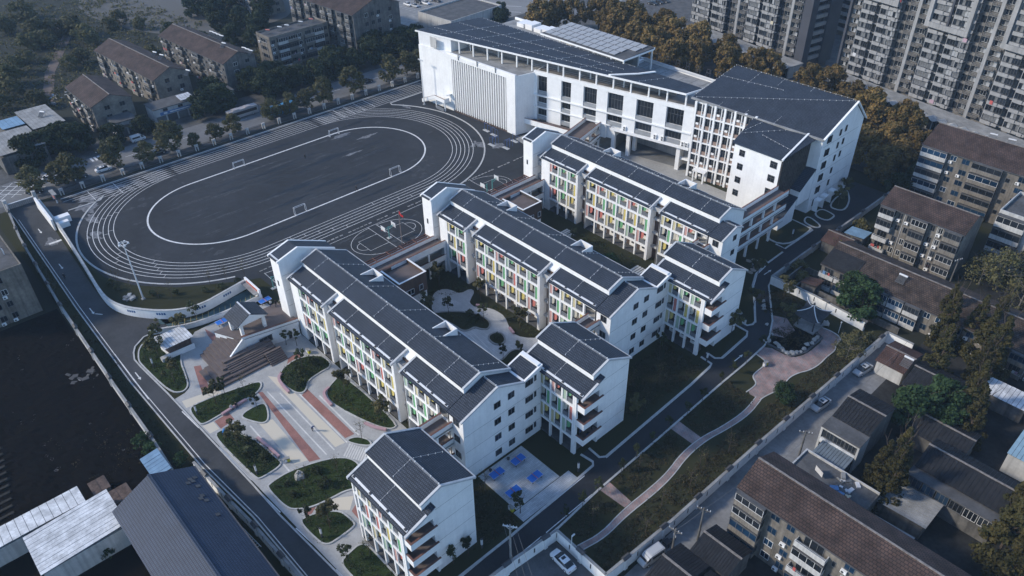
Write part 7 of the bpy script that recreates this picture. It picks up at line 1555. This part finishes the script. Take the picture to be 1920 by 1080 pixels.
# plaza, courtyard and garden planting
for k, x, y, l in (('leafy',-117.6,29.5,'young leafy tree in the oval lawn bed by the drive'),('bare',-117.1,35.1,'reddish bare sapling at the far end of the oval lawn bed'),('leafy',-104.6,27.5,'young leafy tree at the head of the large shrub bed'),('bare',-87.0,37.3,'gnarled bare tree on the boulder lawn by the corner wing'),('bare',-88.5,31.6,'bare forked trunk beside the pale boulder'),('leafy',-103.1,49.1,'slender tree in the yellow flowered bed by the facade'),('leafy',-92.4,50.2,'bushy young tree at the corner of the yellow flowered bed'),('sapling',-115.0,46.8,'young tree in the shrub bed under the facade'),('sapling',-111.0,34.6,'small tree on the triangular lawn island'),('sapling',-119.2,32.0,'small round headed tree on the oval lawn bed'),('bare',-90.4,44.6,'small bare tree on the crescent lawn island'),('leafy',-78.1,30.2,'leafy young tree in the bed below the boulder lawn'),('sapling',-81.5,28.0,'thin sapling at the drive corner of the small bed'),('sapling',-71.0,28.8,'thin sapling at the tip of the corner wing bed'),('bare',-69.2,32.0,'bare sapling against the corner wing arcade'),('sapling',-59.4,40.6,'dark sapling by the corner wing on the road side'),('sapling',-58.9,43.2,'second dark sapling by the corner wing on the road side'),('leafy',-129.0,26.2,'young tree in the middle of the shed bed'),('leafy',-143.6,29.4,'tree at the corner of the drive beside the shed'),('leafy',-142.6,33.8,'tree behind the pale ribbed shed roof'),('leafy',-139.6,27.2,'tree leaning over the front of the shed'),('sapling',-124.0,48.2,'small tree against the white deck wall'),('sapling',-122.2,49.6,'small tree beside the deck door'),('sapling',-145.2,38.0,'small tree rising out of the cycle ramp')): tree(k, x, y, l)
row('bare', [(-170.5,30.6),(-164.6,31.6),(-158.4,35.2),(-155.6,46.2),(-154.2,49.6),(-157.0,37.6),(-153.0,53.6)], 'thin bare sapling outside the track bend, %s from the drive', group='saplings round the track bend')
for k, x, y, l in (('leafy',-107.5,87.8,'tree by the facade at the narrow end of the paved courtyard'),('sapling',-101.1,83.1,'dark little tree on the big courtyard bed'),('leafy',-94.2,87.4,'leafy tree in front of the courtyard facade'),('sapling',-87.6,81.3,'dark tree on the corner bed of the courtyard'),('sapling',-89.2,78.0,'low dark tree at the plaza block end of the corner bed'),('leafy',-112.4,76.2,'tree beside the brick pavilion'),('leafy',-118.0,84.2,'broad tree filling the corner by the brick pavilion'),('sapling',-108.6,79.4,'small round tree on the big courtyard bed'),('bush',-95.0,81.6,'clipped bush in the round courtyard bed'),('bush',-105.0,82.4,'clipped ball bush on the big courtyard bed'),('bush',-102.8,82.8,'second clipped bush on the big courtyard bed'),('bright',-96.2,118.4,'bright little tree in the planted courtyard'),('sapling',-104.0,114.2,'dark tree in the planted courtyard'),('sapling',-109.2,119.6,'thin tree near the slab walk of the planted courtyard'),('bush',-110.8,116.6,'dark bush near the slab walk of the planted courtyard')): tree(k, x, y, l, 'bush' if k == 'bush' else 'tree', s=.42 if k == 'bright' else 1.0)
row('sapling', [(-53.3,59.1),(-53.1,63),(-53.2,67.0),(-53.4,73.1),(-53.8,77.6),(-54.0,82.2),(-54.2,86.8),(-54.1,92.6),(-54.3,97.5),(-54.7,104.2),(-54.8,108.2),(-54.6,112.6),(-55.2,119)], 'small dark roadside sapling, %s from the utility pole', group='roadside saplings', s=.75)
row('bare', [(-42.6,66.4),(-43.4,79.1),(-43.4,90.2),(-51.6,75.5),(-49.8,61.8),(-45,84),(-44.2,72.5)], 'spindly bare tree on the garden lawn, %s from the roadside wall', group='bare garden saplings')
for x, y, l, k in ((-43.8,108.6,'fresh green tree by the pink path curve','bright'),(-41.6,128.6,'grey green tree by the garden wall near the pavilion','bigbare'),(-66.6,53.4,'twin stemmed bare sapling at the terrace corner','bare'),(-59.2,54.6,'dark sapling at the roadside end of the terrace','sapling'),(-65.8,90.8,'bare tree on the dark lawn behind the table tennis wing','bare'),(-63,95.4,'second bare tree on the dark lawn behind the table tennis wing','bare'),(-68.6,102.6,'palm like tree at the wall behind the table tennis wing','sapling'),(-59.6,84.6,'dark shrub tree at the end wall of the table tennis wing','leafy'),(-62.2,118.6,'dark shrub tree at the end wall of the pavilion garden wing','leafy'),(-69.4,139.2,'dark tree at the bend by the stacked link','leafy'),(-53.4,127.4,'sparse tree in the pond bed','bare'),(-56.4,129.6,'dark tree in front of the garden pavilion','leafy'),(-73.4,183.6,'small tree on the island by the tall classroom building','leafy'),(-75.2,190.2,'dark small tree at the far corner of the tall classroom building','leafy'),(-61.4,137.6,'small tree inside the white boundary wall','leafy'),(-63.5,128.5,'dark tree at the bend opposite the pavilion','leafy')): tree(k, x, y, l, s=.5 if k == 'bright' else (.55 if k == 'bigbare' else 1.0))
row('bush', [(-172,29.4),(-168.4,29.6),(-160.6,34.6),(-157.6,38.8),(-153.8,44.2),(-152.4,47.4),(-151.6,51.2)], 'dark round bush inside the curved wall, %s from the drive', 'bush', 'bushes inside the curved wall')
row('bush', [(-104.2,29.2,1.1),(-101.4,28.0,1.2),(-98.6,29.6,1.2),(-113.6,45.6,1.1),(-111.2,43.8,1.0),(-114.4,49.2,1.2)], 'rounded dark shrub in the plaza shrub beds, %s from the drive', 'bush', 'shrubs in the plaza beds')
row('bush', [(-89.8,34.6),(-86.2,34.2,1.2),(-88.0,29.2,.9),(-90.6,29.6,.8),(-84.8,38.6)], 'low shrub on the boulder lawn, %s from the boulder', 'bush', 'shrubs on the boulder lawn')
# ground cover nobody could count
def inside(p, poly):
    c = False; n = len(poly)
    for i in range(n):
        a, b = poly[i], poly[i-1]
        if (a[1] > p[1]) != (b[1] > p[1]) and p[0] < (b[0]-a[0])*(p[1]-a[1])/(b[1]-a[1])+a[0]: c = not c
    return c
def cover(name, label, polys, m, dens, leaf, hmax, seed, clump=.5, z=.12, inset=.9):
    rr = random.Random(seed); mb = MB()
    for p in polys:
        cx, cy = sum(a for a, _ in p)/len(p), sum(b for _, b in p)/len(p); p = [(cx+(a-cx)*inset, cy+(b-cy)*inset) for a, b in p]
        xs_, ys_ = [a for a, _ in p], [b for _, b in p]; A = (max(xs_)-min(xs_))*(max(ys_)-min(ys_))
        for _ in range(int(A*dens)):
            q = (rr.uniform(min(xs_),max(xs_)), rr.uniform(min(ys_),max(ys_)))
            if not inside(q, p): continue
            h = hmax*rr.uniform(.25,1)**1.6; leaf_quads(mb, (q[0],q[1],z+h*.45), clump*rr.uniform(.6,1.3), rr.randint(8,14), leaf, rr, min(1,h/clump*.5))
    return tag(link(name, mb.mesh(name, m)), label, 'ground cover', None, 'stuff')
bd = beds
cover('shrubbery', 'dark mixed shrubs filling the plaza lawn beds', [bd['d'], bd['e']], LSHRUB, 4.6, .17, 1.5, 11, .55)
cover('shrubbery', 'low green ground cover over the plaza lawn beds', [bd['a'], bd['b'], bd['h'], bd['i'], bd['j'], bd['f']], LSHRUB, 2.4, .14, .9, 12, .5)
cover('yellow_ground_cover', 'yellow leaved ground cover along the bed below the facade', [[(-106.0,46.8),(-107,49),(-104,48.6),(-97,48.2),(-91,50.6),(-89.6,50.2),(-93.1,48.1),(-101.4,46.2),(-104.2,46.2)]], LYEL, 3.4, .13, .5, 13, .35)
cover('grass', 'short green grass on the lawn beds', [bd['b'], bd['c'], bd['g'], bd['h'], bd['i'], bd['j'], bd['a']], leafmat('grass_blade', (0.030,0.045,0.014), (0.055,0.075,0.022), None, 0.1), 3.0, .10, .18, 14, .5, .10, .97)
cover('shrubbery', 'dark low planting in the courtyards and along the arcades', [[(-114,103.6),(-92,103.6),(-92,125.6),(-114,125.6)], [(-111,77),(-103,78),(-99,83),(-104,83.6)], [(-118,78),(-111,87),(-113,89),(-120,88)], [(-104,87.6),(-90,86.8),(-90,89.2),(-108,89.2)]], LSHRUB, 1.0, .17, 1.1, 15, .55, .02, .95)
SCR = leafmat('dry_scrub_leaf', (0.034,0.032,0.018), (0.076,0.064,0.036), (0.095,0.074,0.044), 0.1)
cover('undergrowth', 'dry brown undergrowth on the garden lawns and behind the wings', [[(-52.4,58),(-48.6,58),(-48.6,67.4),(-53,67.2)],[(-53.3,70.4),(-48.6,70.2),(-49.4,87),(-53.9,87)],[(-54,90.6),(-48.6,90.2),(-47.6,104.6),(-54.2,106)],[(-46.2,57),(-41.4,56),(-40.6,95),(-39.8,130),(-43.8,130),(-45,106),(-45.8,90),(-46.2,70)],[(-69,84),(-60,84.4),(-59.4,105.6),(-70,106)],[(-72,46.6),(-58,46.6),(-58,53.6),(-72,53.6)],[(-57,124),(-50,122),(-49,130),(-56,129)],[(-65,132.6),(-61,129),(-56,132.6),(-56,139),(-65,139)]], SCR, 3.0, .17, .7, 16, .5, .02, .98)
cover('weeds', 'rough weeds over the vacant lot and the strip beside the drive', [[(-168,17.4),(-134,17.2),(-134,19.6),(-168,20)],[(-134,17),(-106,16.8),(-106,20.3),(-134,19.6)],[(-200,19.6),(-170,18.2),(-170,20.2),(-200,21)],[(-130,3),(-112,5),(-112,15.6),(-124,15.6)]], SCR, 1.0, .16, .5, 17, .6, -.02, 1.0)
cover('undergrowth', 'tangled scrub over the waste ground beyond the street', [[(-440,40),(-290,38),(-286,54),(-314,76),(-316,96),(-340,130),(-440,120)],[(-300,112),(-266,112),(-270,150),(-320,150)]], LOLIVE, .10, .55, 2.4, 18, 1.9, -.02, 1.0)
cover('debris', 'fine pale debris scattered on the dark vacant lot', [[(-168,-14),(-110,-14),(-108,15),(-168,16)]], mat('debris_chip', (0.12,0.115,0.11), 0.9, 0.3, 1), .10, .28, .08, 19, .5, -.04, 1.0)

# ------------------------------------------------------------------ vehicles
TYRE = mat('tyre', (0.02,0.02,0.02), 0.9, 0, 1); CGL = mat('car_glass', (0.015,0.018,0.022), 0.08, 0, 1, spec=.6); HL = mat('headlamp', (0.5,0.5,0.5), 0.2, 0, 1); TL = mat('tail_lamp', (0.35,0.02,0.02), 0.3, 0, 1)
def loft(st, smooth=True):
    mb = MB(); n = len(st)
    for (x, hw, z0, z1, tw) in st: mb.v += [(x,-hw,z0),(x,hw,z0),(x,hw,z0+(z1-z0)*.55),(x,tw,z1),(x,-tw,z1),(x,-hw,z0+(z1-z0)*.55)]
    for i in range(n-1):
        a, b = 6*i, 6*(i+1)
        for j in range(6): k = (j+1) % 6; mb.f.append((a+j,b+j,b+k,a+k)); mb.mi.append(0)
    mb.f.append((5,4,3,2,1,0)); a = 6*(n-1); mb.f.append((a,a+1,a+2,a+3,a+4,a+5)); mb.mi += [0,0]; return mb
_cm = {}
def car_meshes(kind):
    if kind in _cm: return _cm[kind]
    if kind == 'sedan':
        body = loft([(-2.3,.62,.38,.72,.55),(-2.2,.84,.28,.92,.74),(-1.5,.9,.22,1.0,.80),(-.9,.9,.22,.98,.82),(.9,.9,.22,.96,.80),(1.6,.9,.22,.90,.76),(2.15,.82,.28,.76,.66),(2.3,.62,.36,.62,.5)])
        cab = loft([(-1.75,.70,.95,1.0,.62),(-1.05,.78,.95,1.40,.60),(.1,.79,.94,1.45,.62),(.55,.78,.94,1.36,.60),(1.25,.72,.92,.96,.66)]); roof = loft([(-1.0,.62,1.39,1.44,.56),(-.4,.64,1.42,1.49,.58),(.3,.62,1.40,1.46,.56)]); wb_, wr = 1.38, .33
        sun = MB().box(-.35,-.36,1.488,.15,.36,1.496)
    elif kind == 'van':
        body = loft([(-2.2,.78,.35,1.85,.70),(-2.1,.86,.28,1.95,.76),(.6,.86,.26,1.98,.76),(1.15,.86,.26,1.7,.74),(1.6,.84,.26,1.15,.72),(2.1,.78,.3,.95,.66),(2.2,.65,.38,.8,.55)])
        cab = loft([(.7,.78,1.1,1.9,.74),(1.0,.865,1.1,1.78,.75),(1.64,.80,1.08,1.17,.74)]); roof = MB().box(-1.9,-.6,1.97,.4,.6,2.02); wb_, wr = 1.3, .31
        sun = MB().box(-1.9,-.868,1.15,.5,-.862,1.65).box(-1.9,.862,1.15,.5,.868,1.65)
    else:
        body = loft([(-5.2,1.1,.45,2.8,1.0),(-5.1,1.22,.35,2.95,1.12),(5.0,1.22,.35,2.95,1.12),(5.2,1.12,.45,2.8,1.0)]); cab = MB().box(-4.9,-1.235,1.35,4.7,1.235,2.25).box(4.9,-1.0,1.2,5.22,1.0,2.4); roof = MB().box(-3.4,-.9,2.95,-1.2,.9,3.15).box(1.0,-.9,2.95,3.0,.9,3.15); wb_, wr = 3.2, .48; sun = MB().box(-4.9,-1.24,2.3,4.9,1.24,2.36)
    wh = MB(); wy = .9 if kind != 'bus' else 1.2
    tyre = MB().tube((0,-.11,0),(0,.11,0),wr,None,14); rim = MB().tube((0,-.12,0),(0,.12,0),wr*.6,None,10)
    _cm[kind] = (body, cab, roof, sun, wb_, wr, wy, tyre.mesh('tyre', TYRE), rim.mesh('rim', METAL)); return _cm[kind]
PAINTS = {}
def paint(c):
    if c not in PAINTS: PAINTS[c] = mat('car_paint_%d' % len(PAINTS), c, 0.28, 0, 1, spec=.55)
    return PAINTS[c]
def car(label, x, y, rz, c, kind='sedan', group=None, z=0.0):
    body, cab, roof, sun, wb_, wr, wy, ty, ri = car_meshes(kind); P0 = paint(c)
    t = thing({'sedan':'parked_car','van':'van','bus':'bus'}[kind], label, {'sedan':'car','van':'van','bus':'bus'}[kind], (x,y,z), rz, group)
    key = (kind, c)
    link('body', cached(('body',)+key, lambda: body, P0), t); link('glasshouse', cached(('glasshouse',kind), lambda: cab, CGL), t); link('roof_panel', cached(('roof_panel',)+key, lambda: roof, P0), t); link('roof_glass', cached(('roof_glass',kind), lambda: sun, CGL), t)
    for sx in (-wb_, wb_):
        for sy in (-wy+.1, wy-.1): w = link('wheel', ty, t, (sx,sy,wr)); link('rim', ri, w)
    fx = 2.24 if kind != 'bus' else 5.2
    for sy in (-.58, .58):
        link('headlight', cached(('headlight',), lambda: MB().box(-.06,-.17,-.07,.04,.17,.07), HL), t, (fx-.04,sy,.66)); link('tail_light', cached(('tail_light',), lambda: MB().box(-.04,-.17,-.07,.06,.17,.09), TL), t, (-fx+.02,sy,.78))
W_, S_, K_, B_ = (0.70,0.70,0.70), (0.42,0.43,0.44), (0.02,0.02,0.022), (0.10,0.19,0.30)
car('white car with black window line parked in the walled yard corner', -47.9, 53.0, R(176), W_, z=.01)
car('silver van parked along the garden wall in the back lane', -39.1, 63.4, R(262), S_, 'van')
car('silver car with open looking sunroof parked near the end of the back lane', -37.5, 127.2, R(262), S_)
car('silver car halfway along the back lane beside the garden wall', -38.2, 112.4, R(264), S_)
car('dark blue car half hidden by the brown roofed flats', -35.4, 88.6, R(270), B_)
car('white car on the street beside the first street trees', -237.2, 35.8, R(92), W_)
car('white car passing the third fence post on the street', -231.8, 49.0, R(88), W_)
car('black car waiting at the street corner by the gate', -231.8, 30.2, R(60), K_); car('black car under the corner street tree', -231.9, 42.2, R(90), K_)
car('dark car beside the zebra stripes', -244.6, 53.0, R(40), K_); car('dark grey car next to the dark car by the zebra stripes', -245.6, 57.4, R(40), (0.06,0.065,0.07)); car('white van under the trees across the street', -245.0, 64.4, R(90), W_, 'van'); car('black car in the shade of the middle street tree', -231.4, 65.2, R(90), K_); car('black car driving towards the gym end of the street', -234.8, 143.4, R(90), K_)
car('blue bus half hidden by the street trees', -232.0, 107.5, R(90), (0.05,0.20,0.36), 'bus'); car('pale bus with a red roof unit stopped at the shops', -239.0, 97.0, R(90), (0.36,0.33,0.32), 'bus')
for i, (x, y) in enumerate(((-300.5,210.5),(-296.6,211.5),(-300.2,216.5),(-296.2,217.5),(-299.8,222.5),(-295.8,223.5))): car('car in the open car park, %s from the white office' % ordi(i), x, y, R(4), (W_,S_,K_)[i % 3], group='cars in the car park')
for i, (x, y) in enumerate(((-222,290),(-221.2,293.4),(-220.6,296.8))): car('dark car parked beyond the autumn trees, %s of three' % ordi(i), x, y, R(10), K_, group='dark cars beyond the trees')
mo = thing('motor_tricycle', 'small dark motor tricycle parked ahead of the silver van', 'tricycle', (-38.9,67.8,0), R(80))
lpart('frame', MB().box(-.9,-.3,.4,.6,.3,.6).tube((.5,0,.5),(1.0,0,1.1),.05,None,5), STEEL, mo); lpart('cargo_box', MB().box(-1.1,-.5,.6,-.1,.5,.95), K_m := mat('dark_panel',(0.03,0.03,0.035),0.5,0,1), mo); lpart('seat', MB().box(0,-.2,.6,.5,.2,.78), STEEL, mo); lpart('windscreen', MB().box(.9,-.3,.9,.95,.3,1.5), METAL, mo); lpart('handlebar', MB().tube((.95,-.4,1.1),(.95,.4,1.1),.03,None,5), STEEL, mo)
for (x, y) in ((1.05,0),(-.7,.5),(-.7,-.5)): lpart('wheel', MB().tube((x,y-.06,.27),(x,y+.06,.27),.27,None,12), TYRE, mo)

# ------------------------------------------------------------------ people
SKIN = mat('skin', (0.38,0.24,0.17), 0.6, 0, 1); HAIR = mat('dark_hair', (0.015,0.012,0.012), 0.7, 0, 1); SHOE = mat('shoe', (0.03,0.03,0.03), 0.7, 0, 1)
def body_mesh(pose):
    """joints posed, grown with a skin modifier, baked; materials: 0 top, 1 trousers, 2 skin, 3 hair, 4 shoe"""
    V, E_, Rr = [], [], []
    def v(x, y, z, r): V.append((x,y,z)); Rr.append(r); return len(V)-1
    def ch(*idx):
        for a, b in zip(idx[:-1], idx[1:]): E_.append((a, b))
    st = {'walk':.32, 'stand':.06, 'sit':0, 'bend':.1}[pose]
    hz = .95 if pose != 'sit' else .52; ln = {'walk':.06,'stand':.0,'sit':.05,'bend':.55}[pose]
    pel = v(0,0,hz,.15); ab = v(0,ln*.3,hz+.2,.14); chs = v(0,ln*.7,hz+.42-ln*.15,.16); nk = v(0,ln*1.0,hz+.56-ln*.3,.06); hd0 = v(0,ln*1.1+.01,hz+.64-ln*.35,.085); hd1 = v(0,ln*1.2+.02,hz+.75-ln*.42,.10)
    ch(pel, ab, chs, nk, hd0, hd1)
    for s_ in (-1, 1):
        sh = v(s_*.19,ln*.75,hz+.45-ln*.18,.075); el = v(s_*.25,ln*.75-s_*st*.5+.02,hz+.18-ln*.1,.05); hn = v(s_*.24,ln*.9-s_*st*.7+.14,hz-.03,.035); fi = v(s_*.23,ln*.9-s_*st*.7+.2,hz-.12,.03)
        ch(chs, sh, el, hn, fi)
        hp = v(s_*.1,0,hz-.05,.11)
        if pose == 'sit': kn = v(s_*.12,.44,.5,.075); an = v(s_*.12,.46,.1,.05); to = v(s_*.12,.62,.05,.045)
        else: kn = v(s_*.11,s_*st*.55+.05,.5,.08); an = v(s_*.11,s_*st*1.0,.1,.05); to = v(s_*.11,s_*st*1.0+.17,.05,.045)
        ch(pel, hp, kn, an, to)
    me = bpy.data.meshes.new('person_base'); me.from_pydata(V, E_, []); o = bpy.data.objects.new('person_base', me); col.objects.link(o)
    sm = o.modifiers.new('skin', 'SKIN'); ss = o.modifiers.new('sub', 'SUBSURF'); ss.levels = 1; ss.render_levels = 1
    sv = me.skin_vertices[0].data
    for i, r in enumerate(Rr): sv[i].radius = (r, r); 
    sv[0].use_root = True
    dg = bpy.context.evaluated_depsgraph_get(); out = bpy.data.meshes.new_from_object(o.evaluated_get(dg)); bpy.data.objects.remove(o)
    out.name = 'person'; out.materials.clear()
    for mm in (CLOTH[0], STEEL, SKIN, HAIR, SHOE): out.materials.append(mm)
    hd = Vector(V[hd1])
    for p in out.polygons:
        c = p.center; k = 0
        if c.z < .11: k = 4
        elif c.z < hz-.02 and not (abs(c.x) > .19 and c.z > hz-.2): k = 1
        if abs(c.x) > .19 and c.z < hz+.04 and c.z > hz-.25: k = 2
        if (c-hd).length < .19 and c.z > V[nk][2]+.02: k = 3 if (c.z > hd.z+.015 or c.y < hd.y-.03) else 2
        p.material_index = k; p.use_smooth = True
    return out
POSES = {k: body_mesh(k) for k in ('walk','stand','sit','bend')}
def person(label, x, y, z, rz, pose, top, legs, s=1.0):
    key = (pose, top, legs)
    if key not in _bc:
        me = POSES[pose].copy(); me.materials[0] = paint2(top); me.materials[1] = paint2(legs); _bc[key] = me
    return tag(link('person', _bc[key], None, (x,y,z), (0,0,rz), s), label, 'person', 'people about the school')
_p2 = {}
def paint2(c):
    if c not in _p2: _p2[c] = mat('fabric_%d' % len(_p2), c, 0.9, 0, 1)
    return _p2[c]
NV, BK, WT, RD, BL_ = (0.03,0.05,0.12), (0.02,0.02,0.022), (0.55,0.55,0.55), (0.4,0.06,0.05), (0.05,0.22,0.5)
person('person in dark blue bending forward while crossing the striped plaza', -98.8, 39.3, .025, R(-60), 'bend', NV, BK)
person('person in blue stooping in the large shrub bed', -108.8, 26.8, .14, R(30), 'bend', BL_, NV)
person('person in pale top sitting on the bench by the oval bed', -114.4, 31.0, .0, R(-80), 'sit', WT, BK); person('person in dark clothes sitting on the bench by the oval bed', -114.3, 32.0, .0, R(-95), 'sit', BK, NV)
person('person in dark clothes standing on the football pitch', -196.7, 95.6, .01, R(20), 'stand', BK, BK); person('person in black walking along the inner white line of the track', -169.4, 95.8, .01, R(180), 'walk', BK, BK)
person('person in black walking down the school drive by the wall', -181.7, 22.2, .02, R(-90), 'walk', BK, BK)
person('person in black standing near the stair tower by the deck', -135.7, 53.4, .03, R(120), 'stand', BK, BK); person('person in pale top leaning over by the stair tower', -137.3, 54.6, .03, R(200), 'bend', WT, BK)
person('person in patterned top with a bag at the edge of the brown deck', -133.0, 50.4, 3.95, R(60), 'walk', WT, NV); person('person in dark clothes at the edge of the brown deck', -132.2, 51.2, 3.95, R(60), 'walk', BK, BK)
person('person in black crossing the wide footbridge', -137.9, 159.9, 7.6, R(160), 'walk', BK, BK)
person('person in dark clothes standing on the lowest balcony of the table tennis wing', -61.9, 71.6, 3.82, R(-90), 'stand', NV, BK); person('person in black at the inner side of the lowest balcony of the table tennis wing', -61.4, 74.0, 3.82, R(-60), 'stand', BK, BK); person('person in dark jacket at the rail of the lowest balcony of the table tennis wing', -60.9, 72.2, 3.82, R(-90), 'bend', BK, NV)
person('person in black on the top balcony of the pavilion garden wing', -62.2, 109.6, 11.42, R(-90), 'stand', BK, BK)

# ------------------------------------------------------------------ haze
HZ = bpy.data.materials.new('haze_air'); HZ.use_nodes = True; hn = HZ.node_tree; hn.nodes.clear()
ho = hn.nodes.new('ShaderNodeOutputMaterial'); pv_ = hn.nodes.new('ShaderNodeVolumePrincipled'); pv_.inputs['Color'].default_value = (0.55,0.76,1.0,1); pv_.inputs['Density'].default_value = HAZE_D; pv_.inputs['Anisotropy'].default_value = 0.0
hn.links.new(pv_.outputs[0], ho.inputs['Volume'])
hb = MB().box(-1810,-1510,-1.1,1510,1810,108); tag(link('haze', hb.mesh('haze', HZ)), 'thin blue haze in the air over the whole site', 'haze', None, 'stuff')
